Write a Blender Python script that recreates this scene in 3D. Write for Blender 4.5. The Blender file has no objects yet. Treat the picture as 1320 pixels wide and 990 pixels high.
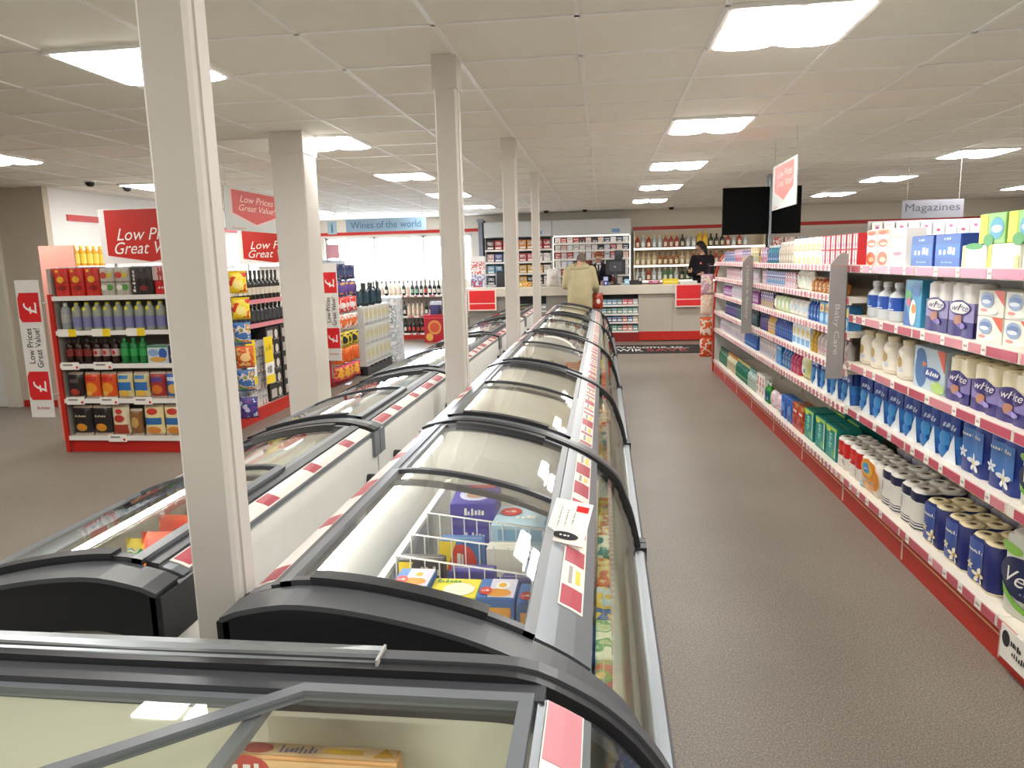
import bpy, bmesh, math, random
from mathutils import Vector, Matrix
random.seed(7)
S = bpy.context.scene
COL = S.collection
PI = math.pi

# ------------------------------------------------------------------ materials
def lin(c):
    c = c / 255.0
    return c / 12.92 if c <= 0.04045 else ((c + 0.055) / 1.055) ** 2.4
def rgb(h):
    if isinstance(h, str):
        h = h.lstrip('#'); h = tuple(int(h[i:i + 2], 16) for i in (0, 2, 4))
    return tuple(lin(x) for x in h) + (1.0,)
_M = {}
def mat(hexa, rough=0.5, metal=0.0, var=0.04, spec=0.5):
    """plain plastic / card / metal: Principled with a faint noise in its tone"""
    k = (hexa, rough, metal, var, spec)
    if k in _M: return _M[k]
    m = bpy.data.materials.new('surface_' + hexa.lstrip('#')); m.use_nodes = True
    nt = m.node_tree; b = nt.nodes['Principled BSDF']
    b.inputs['Roughness'].default_value = rough; b.inputs['Metallic'].default_value = metal
    b.inputs['Specular IOR Level'].default_value = spec
    c = rgb(hexa)
    tc = nt.nodes.new('ShaderNodeTexCoord'); no = nt.nodes.new('ShaderNodeTexNoise')
    no.inputs['Scale'].default_value = 9; no.inputs['Detail'].default_value = 2
    mx = nt.nodes.new('ShaderNodeMix'); mx.data_type = 'RGBA'
    mx.inputs[6].default_value = tuple(min(1, x * (1 + var)) for x in c[:3]) + (1,)
    mx.inputs[7].default_value = tuple(x * (1 - var) for x in c[:3]) + (1,)
    nt.links.new(tc.outputs['Object'], no.inputs['Vector'])
    nt.links.new(no.outputs['Fac'], mx.inputs[0]); nt.links.new(mx.outputs[2], b.inputs['Base Color'])
    _M[k] = m
    return m
def prt(*cols, scale=14, rough=0.35, seed=0.0):
    """printed packaging: patches of the given colours from a stepped noise"""
    k = ('prt', cols, scale, rough, seed)
    if k in _M: return _M[k]
    m = bpy.data.materials.new('print_' + cols[0].lstrip('#')); m.use_nodes = True
    nt = m.node_tree; b = nt.nodes['Principled BSDF']; b.inputs['Roughness'].default_value = rough
    tc = nt.nodes.new('ShaderNodeTexCoord'); mp = nt.nodes.new('ShaderNodeMapping')
    mp.inputs['Location'].default_value = (seed * 3.1, seed * 1.7, seed)
    no = nt.nodes.new('ShaderNodeTexNoise'); no.inputs['Scale'].default_value = scale; no.inputs['Detail'].default_value = 1.0
    r = nt.nodes.new('ShaderNodeValToRGB'); r.color_ramp.interpolation = 'CONSTANT'
    e = r.color_ramp.elements
    n = len(cols)
    while len(e) < n: e.new(0.5)
    for i, c in enumerate(cols):
        e[i].position = 0.0 if i == 0 else 0.40 + 0.22 * (i - 1) / max(1, n - 1) + 0.06
        e[i].color = rgb(c)
    nt.links.new(tc.outputs['Object'], mp.inputs[0]); nt.links.new(mp.outputs[0], no.inputs['Vector'])
    nt.links.new(no.outputs['Fac'], r.inputs[0]); nt.links.new(r.outputs[0], b.inputs['Base Color'])
    _M[k] = m
    return m
def emit(name, hexa, strength):
    m = bpy.data.materials.new(name); m.use_nodes = True
    nt = m.node_tree; nt.nodes.clear()
    o = nt.nodes.new('ShaderNodeOutputMaterial'); e = nt.nodes.new('ShaderNodeEmission')
    e.inputs[0].default_value = rgb(hexa); e.inputs[1].default_value = strength
    nt.links.new(e.outputs[0], o.inputs[0])
    return m
def glass(name, tint, base=0.05, gain=0.75):
    m = bpy.data.materials.new(name); m.use_nodes = True
    nt = m.node_tree; nt.nodes.clear()
    o = nt.nodes.new('ShaderNodeOutputMaterial'); mx = nt.nodes.new('ShaderNodeMixShader')
    t = nt.nodes.new('ShaderNodeBsdfTransparent'); g = nt.nodes.new('ShaderNodeBsdfGlossy')
    t.inputs[0].default_value = rgb(tint); g.inputs['Roughness'].default_value = 0.02
    lw = nt.nodes.new('ShaderNodeLayerWeight'); lw.inputs[0].default_value = 0.5
    p = nt.nodes.new('ShaderNodeMath'); p.operation = 'POWER'; p.inputs[1].default_value = 4
    q = nt.nodes.new('ShaderNodeMath'); q.operation = 'MULTIPLY_ADD'; q.inputs[1].default_value = gain; q.inputs[2].default_value = base
    nt.links.new(lw.outputs['Facing'], p.inputs[0]); nt.links.new(p.outputs[0], q.inputs[0])
    nt.links.new(q.outputs[0], mx.inputs[0]); nt.links.new(t.outputs[0], mx.inputs[1]); nt.links.new(g.outputs[0], mx.inputs[2])
    nt.links.new(mx.outputs[0], o.inputs[0])
    return m
GLASS = glass('freezer_glass', '#fbfcfa', 0.03, 0.7)
GLASS_FRONT = glass('curved_front_glass', '#f8fbf7', 0.03, 0.75)
PANE = glass('window_glass', '#ffffff', 0.04, 0.6)
ACRYL = glass('clear_plastic', '#f0f2f4', 0.05, 0.5)

WHITE = mat('#e9e8e4', 0.45); CREAM = mat('#ddd9cc', 0.5); LGREY = mat('#b9b8b4', 0.45)
BLACKP = mat('#2b2c30', 0.42); DGREY = mat('#44464c', 0.4); MGREY = mat('#6f747b', 0.38)
ALU = mat('#a9b0b5', 0.3, 0.75); STEEL = mat('#8b9299', 0.32, 0.6)
RED = mat('#bf2419', 0.42); REDL = mat('#d9242a', 0.4); PINK = mat('#c85a6c', 0.35); DRED = mat('#8d1a1a', 0.5)
PAPER = mat('#f2efe8', 0.6); YEL = mat('#f2d31b', 0.5); INK = mat('#26262c', 0.6)
COLUMN = mat('#d8d3cd', 0.5, var=0.015)
TUB = mat('#e7e6df', 0.4, var=0.02)

# ------------------------------------------------------------------ mesh builder
_T = {}
def textgeo(s):
    if s in _T: return _T[s]
    if s[0] == '~':          # print too small to read in the photograph: a row of small marks
        n = int(s[1:]); rr = random.Random(n); vs = []; fs = []
        for i in range(n):
            a = (i + 0.06) / n; c = (i + 0.55 + 0.4 * rr.random()) / n; h = 0.55 + 0.45 * rr.random(); g = 0.18 * rr.random()
            b = len(vs); vs += [(a, g), (c, g), (c, h), (a + 0.02, h)]; fs.append((b, b + 1, b + 2, b + 3))
        _T[s] = (vs, fs); return _T[s]
    cu = bpy.data.curves.new('lettering', 'FONT'); cu.body = s; cu.resolution_u = 3
    o = bpy.data.objects.new('lettering', cu); COL.objects.link(o)
    dg = bpy.context.evaluated_depsgraph_get(); dg.update()
    me = bpy.data.meshes.new_from_object(o.evaluated_get(dg))
    vs = [(v.co.x, v.co.y) for v in me.vertices]; fs = [tuple(p.vertices) for p in me.polygons]
    bpy.data.objects.remove(o); bpy.data.curves.remove(cu); bpy.data.meshes.remove(me)
    x0 = min(v[0] for v in vs); x1 = max(v[0] for v in vs); y0 = min(v[1] for v in vs); y1 = max(v[1] for v in vs)
    vs = [((x - x0) / (x1 - x0), (y - y0) / (y1 - y0)) for x, y in vs]
    _T[s] = sub2d(vs, fs)
    return _T[s]

def sub2d(vs, fs, mx=0.07):
    """split flat outlines into small triangles so that they can follow a curved pack"""
    bm = bmesh.new(); bv = [bm.verts.new((x, y, 0)) for x, y in vs]
    for f in fs:
        try: bm.faces.new([bv[i] for i in f])
        except ValueError: pass
    bmesh.ops.triangulate(bm, faces=bm.faces)
    for _ in range(4):
        e = [x for x in bm.edges if x.calc_length() > mx]
        if not e: break
        bmesh.ops.subdivide_edges(bm, edges=e, cuts=1); bmesh.ops.triangulate(bm, faces=bm.faces)
    bm.verts.index_update()
    r = ([(v.co.x, v.co.y) for v in bm.verts], [tuple(v.index for v in f.verts) for f in bm.faces]); bm.free()
    return r
class MB:
    def __init__(s):
        s.v = []; s.f = []; s.m = []; s.sm = []; s.mats = []
    def mi(s, m):
        if m not in s.mats: s.mats.append(m)
        return s.mats.index(m)
    def poly(s, pts, m, smooth=False):
        b = len(s.v); s.v += [Vector(p) for p in pts]
        s.f.append(tuple(range(b, b + len(pts)))); s.m.append(s.mi(m)); s.sm.append(smooth)
    def grid(s, P, m, smooth=True, closed_u=False, closed_v=False, fm=None):
        """P[i][j] points; fm(i,j) optional material per face"""
        n, k = len(P), len(P[0]); b = len(s.v)
        for row in P: s.v += [Vector(p) for p in row]
        for i in range(n if closed_u else n - 1):
            for j in range(k if closed_v else k - 1):
                a = b + i * k + j; c = b + ((i + 1) % n) * k + j
                jj = (j + 1) % k
                s.f.append((a, b + i * k + jj, b + ((i + 1) % n) * k + jj, c))
                s.m.append(s.mi(fm(i, j) if fm else m)); s.sm.append(smooth)
        return s
    def box(s, x0, y0, z0, x1, y1, z1, m):
        x0, x1 = min(x0, x1), max(x0, x1); y0, y1 = min(y0, y1), max(y0, y1); z0, z1 = min(z0, z1), max(z0, z1)
        b = len(s.v)
        s.v += [Vector(p) for p in ((x0, y0, z0), (x1, y0, z0), (x1, y1, z0), (x0, y1, z0), (x0, y0, z1), (x1, y0, z1), (x1, y1, z1), (x0, y1, z1))]
        i = s.mi(m)
        for q in ((0, 3, 2, 1), (4, 5, 6, 7), (0, 1, 5, 4), (1, 2, 6, 5), (2, 3, 7, 6), (3, 0, 4, 7)):
            s.f.append(tuple(b + a for a in q)); s.m.append(i); s.sm.append(False)
        return s
    def bev(s, x0, y0, z0, x1, y1, z1, m, r=0.004):
        """box with chamfered vertical and top edges"""
        def ring(z, k):
            return [(x0 + r + k * -0, y0, z), (x1 - r, y0, z), (x1, y0 + r, z), (x1, y1 - r, z), (x1 - r, y1, z), (x0 + r, y1, z), (x0, y1 - r, z), (x0, y0 + r, z)]
        def inset(R, z):
            cx, cy = (x0 + x1) / 2, (y0 + y1) / 2
            fx = 1 - 2 * r / (x1 - x0); fy = 1 - 2 * r / (y1 - y0)
            return [(cx + (p[0] - cx) * fx, cy + (p[1] - cy) * fy, z) for p in R]
        R0 = ring(z0, 0); R1 = ring(z1 - r, 0); R2 = inset(R1, z1)
        s.grid([R0, R1, R2], m, False, closed_v=True)
        s.poly(R2, m); s.poly(R0[::-1], m)
        return s
    def prism(s, poly, a, b, axis, m, capm=None, smooth=False):
        def P(p, t):
            return {'x': (t, p[0], p[1]), 'y': (p[0], t, p[1]), 'z': (p[0], p[1], t)}[axis]
        A = [P(p, a) for p in poly]; B = [P(p, b) for p in poly]
        s.grid([A, B], m, smooth, closed_v=True)
        s.poly(A[::-1], capm or m); s.poly(B, capm or m)
        return s
    def tube(s, pts, r, m, n=6, caps=True):
        pts = [Vector(p) for p in pts]; P = []
        for i, p in enumerate(pts):
            d = (pts[min(i + 1, len(pts) - 1)] - pts[max(i - 1, 0)]).normalized()
            a = d.cross(Vector((0, 0, 1)))
            if a.length < 0.05: a = d.cross(Vector((1, 0, 0)))
            a.normalize(); c = d.cross(a)
            P.append([p + (a * math.cos(2 * PI * k / n) + c * math.sin(2 * PI * k / n)) * r for k in range(n)])
        s.grid(P, m, True, closed_v=True)
        if caps: s.poly(P[0][::-1], m); s.poly(P[-1], m)
        return s
    def lathe(s, prof, m, n=12, c=(0, 0), sx=1, sy=1, fm=None, cap=True):
        P = [[(c[0] + r * sx * math.cos(2 * PI * k / n), c[1] + r * sy * math.sin(2 * PI * k / n), z) for k in range(n)] for r, z in prof]
        s.grid(P, m, True, closed_v=True, fm=(lambda i, j: fm[i]) if fm else None)
        if cap:
            s.poly(P[0][::-1], fm[0] if fm else m); s.poly(P[-1], fm[-1] if fm else m)
        return s
    def ball(s, c, r, m, n=10, k=7):
        P = [[(c[0] + r[0] * math.sin(PI * i / k) * math.cos(2 * PI * j / n), c[1] + r[1] * math.sin(PI * i / k) * math.sin(2 * PI * j / n), c[2] - r[2] * math.cos(PI * i / k)) for j in range(n)] for i in range(k + 1)]
        s.grid(P, m, True, closed_v=True)
        return s
    def deco(s, surf, items, eps=0.0012):
        for q, it in enumerate(items):
            off = eps * (1 + q * 0.5); k = it[0]
            if k == 'r':
                _, u0, v0, u1, v1, m = it
                n = 6
                s.grid([[surf(u0 + (u1 - u0) * i / n, v0 + (v1 - v0) * j / n, off) for j in range(n + 1)] for i in range(n + 1)], m, True)
            elif k == 'e':
                _, cu, cv, ru, rv, m = it
                n = 28
                s.grid([[surf(cu + ru * t * math.cos(2 * PI * a / n), cv + rv * t * math.sin(2 * PI * a / n), off) for a in range(n)] for t in (0.02, 0.2, 0.4, 0.6, 0.8, 1)], m, True, closed_v=True)
            elif k == 'p':
                vs, fs = sub2d(it[1], [tuple(range(len(it[1])))], 0.12); b = len(s.v)
                s.v += [Vector(surf(u, v, off)) for u, v in vs]
                for f in fs: s.f.append(tuple(b + i for i in f)); s.m.append(s.mi(it[2])); s.sm.append(False)
            elif k == 's':      # star / flower: (cu,cv,r_u,r_v,points,m)
                _, cu, cv, ru, rv, n, m = it
                pts = []
                for a in range(2 * n):
                    t = 1.0 if a % 2 == 0 else 0.45
                    pts.append(surf(cu + ru * t * math.cos(PI * a / n + 0.3), cv + rv * t * math.sin(PI * a / n + 0.3), off))
                c0 = surf(cu, cv, off)
                for a in range(2 * n): s.poly([c0, pts[a], pts[(a + 1) % (2 * n)]], m)
            elif k == 'f':      # five-petalled flower
                _, cu, cv, ru, rv, m = it
                for a in range(5):
                    t = 2 * PI * a / 5 + 0.4; n = 10; ca, sa = math.cos(t), math.sin(t)
                    s.poly([surf(cu + ru * (0.55 * ca + 0.45 * (ca * math.cos(q2) - 0.55 * sa * math.sin(q2))), cv + rv * (0.55 * sa + 0.45 * (sa * math.cos(q2) + 0.55 * ca * math.sin(q2))), off) for q2 in [2 * PI * b / n for b in range(n)]], m)
            elif k == 't':
                _, txt, u0, v0, u1, v1, m = it[:7]
                sh = it[7] if len(it) > 7 else 0.0
                vs, fs = textgeo(txt)
                b = len(s.v)
                s.v += [Vector(surf(u0 + (u1 - u0) * (x + sh * y) , v0 + (v1 - v0) * y, off)) for x, y in vs]
                for f in fs:
                    s.f.append(tuple(b + i for i in f)); s.m.append(s.mi(m)); s.sm.append(False)
            elif k == 'tv':     # lettering turned to read upwards/downwards: u and v swapped
                _, txt, u0, v0, u1, v1, m, way = it[:8]
                vs, fs = textgeo(txt); b = len(s.v)
                for x, y in vs:
                    if way < 0: u, v = u0 + (u1 - u0) * y, v1 + (v0 - v1) * x      # reads downwards
                    else: u, v = u1 - (u1 - u0) * y, v0 + (v1 - v0) * x            # reads upwards
                    s.v.append(Vector(surf(u, v, off)))
                for f in fs:
                    s.f.append(tuple(b + i for i in f)); s.m.append(s.mi(m)); s.sm.append(False)
        return s
    def move(s, M, start=0):
        for i in range(start, len(s.v)): s.v[i] = M @ s.v[i]
        return s
    def mesh(s, name, recalc=True):
        me = bpy.data.meshes.new(name)
        me.from_pydata([tuple(v) for v in s.v], [], s.f)
        for m in s.mats: me.materials.append(m)
        me.polygons.foreach_set('material_index', s.m); me.polygons.foreach_set('use_smooth', s.sm)
        me.update()
        if recalc:
            bm = bmesh.new(); bm.from_mesh(me)
            bmesh.ops.recalc_face_normals(bm, faces=bm.faces); bm.to_mesh(me); bm.free()
        return me
    def obj(s, name, parent=None, loc=(0, 0, 0), rz=0.0, **props):
        return put(name, s.mesh(name), parent, loc, rz, **props)

def put(name, me, parent=None, loc=(0, 0, 0), rz=0.0, **props):
    o = bpy.data.objects.new(name, me); COL.objects.link(o)
    o.location = loc; o.rotation_euler = (0, 0, rz)
    if parent is not None: o.parent = parent
    for k, v in props.items(): o[k] = v
    return o
LABELS = {}
def tag(o, label, cat, group=None):
    n = len(label.split())
    if n > 16 or n < 4: print('LABEL LENGTH', n, label)
    if label in LABELS: print('DUPLICATE LABEL', label)
    LABELS[label] = 1
    o['label'] = label; o['category'] = cat
    if group: o['group'] = group
    return o
def thing(name, label, cat, loc=(0, 0, 0), rz=0.0, group=None):
    return tag(put(name, None, None, loc, rz), label, cat, group)
def one(mb, name, label, cat, loc=(0, 0, 0), rz=0.0, group=None):
    return tag(mb.obj(name, None, loc, rz), label, cat, group)
def struct(mb, name, parent=None):
    o = mb.obj(name, parent)
    if parent is None: o['kind'] = 'structure'
    return o
ORD = ['first', 'second', 'third', 'fourth', 'fifth', 'sixth', 'seventh', 'eighth', 'ninth', 'tenth', 'eleventh', 'twelfth', 'thirteenth', 'fourteenth', 'fifteenth', 'sixteenth', 'seventeenth', 'eighteenth', 'nineteenth', 'twentieth']
def flat(x0, x1, z0, z1, y):      # surface facing -y
    return lambda u, v, off: (x0 + (x1 - x0) * u, y - off, z0 + (z1 - z0) * v)

# ------------------------------------------------------------------ product prototypes: (name, category, [(part, mesh), ...], width, depth, height)
class Proto:
    def __init__(s, name, cat, parts, w, d, h):
        s.name, s.cat, s.parts, s.w, s.d, s.h = name, cat, parts, w, d, h
def place(p, label, loc, rz=0.0, group=None, tilt=None):
    if len(p.parts) == 1:
        o = tag(put(p.name, p.parts[0][1], None, loc, rz), label, p.cat, group)
    else:
        o = thing(p.name, label, p.cat, loc, rz, group)
        for q in p.parts: put(q[0], q[1], o, q[2] if len(q) > 2 else (0, 0, 0))
    if tilt: o.rotation_euler = (tilt[0], tilt[1], rz)
    return o
def carton(name, w, d, h, base, items=(), cat='box', side=None):
    mb = MB(); mb.bev(-w / 2, -d / 2, 0, w / 2, d / 2, h, base, min(0.003, w / 12, d / 12))
    mb.deco(flat(-w / 2, w / 2, 0, h, -d / 2), list(items))
    mb.box(-w / 2 + 0.004, -0.0008, h, w / 2 - 0.004, 0.0008, h + 0.0006, mat('#c9c4ba', 0.6))
    if side:
        mb.deco(lambda u, v, off: (-w / 2 - off, d / 2 - d * u, h * v), [('r', 0.06, 0.06, 0.94, 0.94, side)])
        mb.deco(lambda u, v, off: (-w / 2 + w * u, -d / 2 + d * v, h + off), [('r', 0.06, 0.08, 0.94, 0.92, side)])
    return Proto(name, cat, [(name, mb.mesh(name))], w, d, h)
def bottle(name, w, d, h, body, cap, label=None, items=(), neck=0.78, nw=0.4, cat='bottle', n=12, capw=0.42, lz=(0.12, 0.6), see=False):
    r = w / 2; k = d / w
    b = MB()
    b.lathe([(r * 0.85, 0), (r, h * 0.03), (r, h * (neck - 0.16)), (r * 0.86, h * (neck - 0.08)), (r * nw, h * neck), (r * nw, h * 0.93)], body, n, sy=k)
    parts = [('bottle_body', None)]
    if label:
        b.lathe([(r * 1.012, h * lz[0]), (r * 1.012, h * lz[1])], label, n, sy=k, cap=False)
    if items:
        b.deco(lambda u, v, off: ((r * 1.02 + off) * math.cos(-PI / 2 + (u - 0.5) * 2.0), (r * 1.02 + off) * k * math.sin(-PI / 2 + (u - 0.5) * 2.0), h * v), list(items))
    c = MB(); c.lathe([(r * capw, h * 0.86), (r * capw, h * 0.985), (r * capw * 0.8, h)], cap, n, sy=min(1, k * 1.2))
    return Proto(name, cat, [('bottle_body', b.mesh('bottle_body')), ('cap', c.mesh('cap'))], w, d, h)
def bag(name, w, t, h, base, items=(), cat='bag', crimp=None):
    """pillow bag facing -y, standing on its lower seam"""
    def half(u, v, off=0.0, sgn=-1):
        a = max(0.0, 1 - abs(2 * u - 1) ** 2.6); c = max(0.0, 1 - abs(2 * v - 1) ** 3.2)
        b = t / 2 * (a * c) ** 0.6
        wob = 0.03 * w * math.sin(9 * v + 4 * u) * (1 - c)
        nar = 1 - 0.07 * math.sin(PI * v)
        return ((u - 0.5) * w * nar + wob * 0.2, sgn * (b + off), h * v)
    mb = MB(); N, K = 10, 12
    for sg in (-1, 1):
        mb.grid([[half(i / N, j / K, 0, sg) for j in range(K + 1)] for i in range(N + 1)], base, True,
                fm=lambda i, j: (crimp or base) if j in (0, K - 1) else base)
    mb.deco(lambda u, v, off: half(u, v, off), list(items), 0.002)
    return Proto(name, cat, [(name, mb.mesh(name))], w, t, h)
def rollpack(name, nx, ny, r, h, wrap, items=(), bands=(), paper=None, tiers=1, cat='toilet roll pack', top=True, side=None):
    """shrink-wrapped block of nx x ny paper rolls: wrapper with the rolls' lobes showing, roll tops with core holes"""
    paper = paper or mat('#efe9da', 0.8); w, d = 2 * r * nx, 2 * r * ny
    core = mat('#6f5a45', 0.9)
    def yfront(x):
        fx = ((x + w / 2) / (2 * r)) % 1.0 * 2 - 1
        return -d / 2 + r * 0.34 * (1 - math.sqrt(max(0, 1 - min(1, abs(fx)) ** 2 * 0.9)))
    def xside(y, sg):
        fy = ((y + d / 2) / (2 * r)) % 1.0 * 2 - 1
        return sg * (w / 2 - r * 0.34 * (1 - math.sqrt(max(0, 1 - min(1, abs(fy)) ** 2 * 0.9))))
    ins = r * 0.30
    out = []
    K = 8
    for i in range(nx * K + 1):
        x = -w / 2 + w * i / (nx * K)
        if -w / 2 + ins <= x <= w / 2 - ins: out.append((x, yfront(x)))
    rt = [(xside(-d / 2 + d * i / (ny * K), 1), -d / 2 + d * i / (ny * K)) for i in range(ny * K + 1) if ins <= d * i / (ny * K) <= d - ins]
    bk = [(-x, -y) for x, y in out]
    lf = [(-x, -y) for x, y in rt]
    O = out + rt + bk + lf
    zs = [0.0, 0.012]
    for b in bands: zs += [b[0] * h, b[1] * h]
    zs = sorted(set([0.0, 0.01 * h, 0.97 * h, h] + [b[0] * h for b in bands] + [b[1] * h for b in bands]))
    mb = MB()
    def mm(i, j):
        zc = (zs[i] + zs[i + 1]) / 2 / h
        for b in bands:
            if b[0] <= zc <= b[1]: return b[2]
        return wrap
    P = [[((0.96 if z in (zs[0], zs[-1]) else 1) * x, (0.96 if z in (zs[0], zs[-1]) else 1) * y, z) for x, y in O] for z in zs]
    mb.grid(P, wrap, True, closed_v=True, fm=mm)
    mb.poly(P[0][::-1], wrap); mb.poly(P[-1], paper)
    mb.deco(lambda u, v, off: (-w / 2 + w * u, yfront(min(w / 2 - ins, max(-w / 2 + ins, -w / 2 + w * u))) - off, h * v), list(items), 0.0022)
    if side:
        mb.deco(lambda u, v, off: (-w / 2 - off, d / 2 - d * u, h * v), [('r', 0.12, 0.1, 0.88, 0.9, side)])
    parts = [('wrapper', mb.mesh('wrapper'))]
    if top:
        t = MB()
        rr = r * 0.9
        t.lathe([(rr, 0), (rr, 0.006), (rr * 0.92, 0.010), (rr * 0.30, 0.010), (rr * 0.28, 0.004)], paper, 16, fm=[paper, paper, paper, core])
        tm = t.mesh('paper_roll')
        for ix in range(nx):
            for iy in range(ny):
                c = MB(); parts.append(('paper_roll', tm, (-w / 2 + r + 2 * r * ix, -d / 2 + r + 2 * r * iy, h - 0.002)))
    p = Proto(name, cat, parts, w, d, h + 0.008)
    return p

# ------------------------------------------------------------------ camera
H = 1.58; CZ = 2.57
def camera():
    f, yaw, pitch, roll = 947.0, 0.1258, 0.1647, -0.0254
    cy, sy, cp, sp, cr, sr = math.cos(yaw), math.sin(yaw), math.cos(pitch), math.sin(pitch), math.cos(roll), math.sin(roll)
    F = Vector((-sy * cp, cy * cp, -sp)); R = Vector((cy, sy, 0)); U = R.cross(F)
    R2 = cr * R + sr * U; U2 = -sr * R + cr * U
    cam = bpy.data.cameras.new('camera'); cam.sensor_width = 36; cam.sensor_fit = 'HORIZONTAL'; cam.lens = f / 1320 * 36
    cam.clip_start = 0.05; cam.clip_end = 200
    o = bpy.data.objects.new('camera', cam); COL.objects.link(o)
    m = Matrix.Identity(4)
    for i in range(3):
        m[i][0] = R2[i]; m[i][1] = U2[i]; m[i][2] = -F[i]; m[i][3] = (0, 0, H)[i]
    o.matrix_world = m; S.camera = o
camera()

# ------------------------------------------------------------------ room shell
XL, XR, YF, YB = -10.2, 8.2, -4.2, 15.75
def floor_mat():
    m = bpy.data.materials.new('speckled_vinyl'); m.use_nodes = True; nt = m.node_tree; b = nt.nodes['Principled BSDF']
    b.inputs['Roughness'].default_value = 0.42; b.inputs['Specular IOR Level'].default_value = 0.35
    tc = nt.nodes.new('ShaderNodeTexCoord')
    def noise(sc, det=2):
        n = nt.nodes.new('ShaderNodeTexNoise'); n.inputs['Scale'].default_value = sc; n.inputs['Detail'].default_value = det
        nt.links.new(tc.outputs['Object'], n.inputs['Vector']); return n
    def ramp(n, stops):
        r = nt.nodes.new('ShaderNodeValToRGB'); e = r.color_ramp.elements
        while len(e) < len(stops): e.new(0.5)
        for i, (p, c) in enumerate(stops): e[i].position = p; e[i].color = rgb(c)
        nt.links.new(n.outputs['Fac'], r.inputs[0]); return r
    base = ramp(noise(140, 3), [(0.30, '#676058'), (0.52, '#827a70'), (0.72, '#989085')])
    fl = noise(210, 1); sp = ramp(fl, [(0.66, '#000000'), (0.73, '#ffffff')])
    mx = nt.nodes.new('ShaderNodeMix'); mx.data_type = 'RGBA'; mx.inputs[7].default_value = rgb('#c3bfb9')
    nt.links.new(sp.outputs[0], mx.inputs[0]); nt.links.new(base.outputs[0], mx.inputs[6])
    wear = ramp(noise(0.9, 3), [(0.3, '#e6e4e2'), (0.7, '#ffffff')])
    mu = nt.nodes.new('ShaderNodeMix'); mu.data_type = 'RGBA'; mu.blend_type = 'MULTIPLY'; mu.inputs[0].default_value = 1
    nt.links.new(mx.outputs[2], mu.inputs[6]); nt.links.new(wear.outputs[0], mu.inputs[7]); nt.links.new(mu.outputs[2], b.inputs['Base Color'])
    return m
mb = MB(); mb.box(XL, YF, -0.1, XR, YB, 0, floor_mat()); struct(mb, 'floor')

LIGHTS = [(i, j) for i in (-12, -7, -2, 3, 8) for j in (-9, -5, -1, 3, 7, 11, 15)]
GX = lambda i: 1.698 + 0.6 * i
GY = lambda j: 3.82 + 0.6 * j
TILE = mat('#eeece4', 0.85, var=0.03, spec=0.1); TBAR = mat('#f2f2f0', 0.4, var=0.01)
mb = MB()
cells = set(LIGHTS)
i0, i1, j0, j1 = -20, 11, -14, 20
for i in range(i0, i1):
    for j in range(j0, j1):
        if (i, j) in cells: continue
        mb.poly([(max(XL, GX(i)), max(YF, GY(j)), CZ), (max(XL, GX(i)), min(YB, GY(j + 1)), CZ), (min(XR, GX(i + 1)), min(YB, GY(j + 1)), CZ), (min(XR, GX(i + 1)), max(YF, GY(j)), CZ)], TILE)
for i in range(i0, i1 + 1):
    if XL < GX(i) < XR: mb.box(GX(i) - 0.011, YF, CZ - 0.006, GX(i) + 0.011, YB, CZ + 0.03, TBAR)
for j in range(j0, j1 + 1):
    if YF < GY(j) < YB: mb.box(XL, GY(j) - 0.011, CZ - 0.006, XR, GY(j) + 0.011, CZ + 0.03, TBAR)
mb.box(XL, YF, CZ + 0.12, XR, YB, CZ + 0.16, TILE)
o = mb.mesh('ceiling', recalc=False); o = put('ceiling', o); o['kind'] = 'structure'

WALLC = mat('#dbd5c8', 0.7, var=0.02, spec=0.2); BEIGE = mat('#c3b8a8', 0.75, var=0.02, spec=0.2); WALLW = mat('#e4e3e0', 0.6, var=0.02, spec=0.3)
# back wall with the window opening
WX0, WX1, WZ0, WZ1 = -6.05, -2.78, 1.20, 2.20
mb = MB()
mb.box(-6.5, YB, 0, WX0, YB + 0.2, CZ + 0.1, WALLC); mb.box(WX1, YB, 0, XR, YB + 0.2, CZ + 0.1, WALLC)
mb.box(WX0, YB, 0, WX1, YB + 0.2, WZ0, WALLC); mb.box(WX0, YB, WZ1, WX1, YB + 0.2, CZ + 0.1, WALLC)
struct(mb, 'wall_back')
mb = MB()
for x in (WX0, WX0 + 1.08, WX0 + 2.17, WX1 - 0.05): mb.box(x, YB + 0.06, WZ0, x + 0.05, YB + 0.12, WZ1, WHITE)
for z in (WZ0, WZ1 - 0.05): mb.box(WX0, YB + 0.06, z, WX1, YB + 0.12, z + 0.05, WHITE)
w = struct(mb, 'window_1')
m2 = MB(); m2.box(WX0, YB + 0.085, WZ0, WX1, YB + 0.095, WZ1, PANE); m2.obj('window_pane', w)
mb = MB(); mb.box(-6.5, YB - 0.012, 2.235, 0.50, YB, 2.30, RED); mb.box(0.62, YB - 0.012, 2.16, XR, YB, 2.23, RED); struct(mb, 'trim_1')
mb = MB(); mb.box(-10.2, 7.95, 0, -6.38, 8.04, CZ + 0.1, BEIGE); mb.box(-10.2, 8.04, 0, -6.38, YB + 0.2, CZ + 0.1, WALLW); struct(mb, 'wall_left')
mb = MB(); mb.box(-6.38, 8.3, 2.20, -6.368, YB, 2.275, RED); struct(mb, 'trim_2')
mb = MB(); mb.box(-10.2, 7.935, 0, -7.15, 7.95, 0.08, RED); mb.box(-6.95, 7.935, 0, -6.38, 7.95, 0.08, RED); struct(mb, 'baseboard_left')
mb = MB()
mb.box(-7.95, 7.90, 0, -7.87, 7.95, 2.1, CREAM); mb.box(-7.13, 7.90, 0, -6.98, 7.95, 2.1, CREAM); mb.box(-7.95, 7.90, 2.1, -6.98, 7.95, 2.18, CREAM)
mb.box(-7.87, 7.92, 0.005, -7.13, 7.95, 2.1, WALLW)
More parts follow.
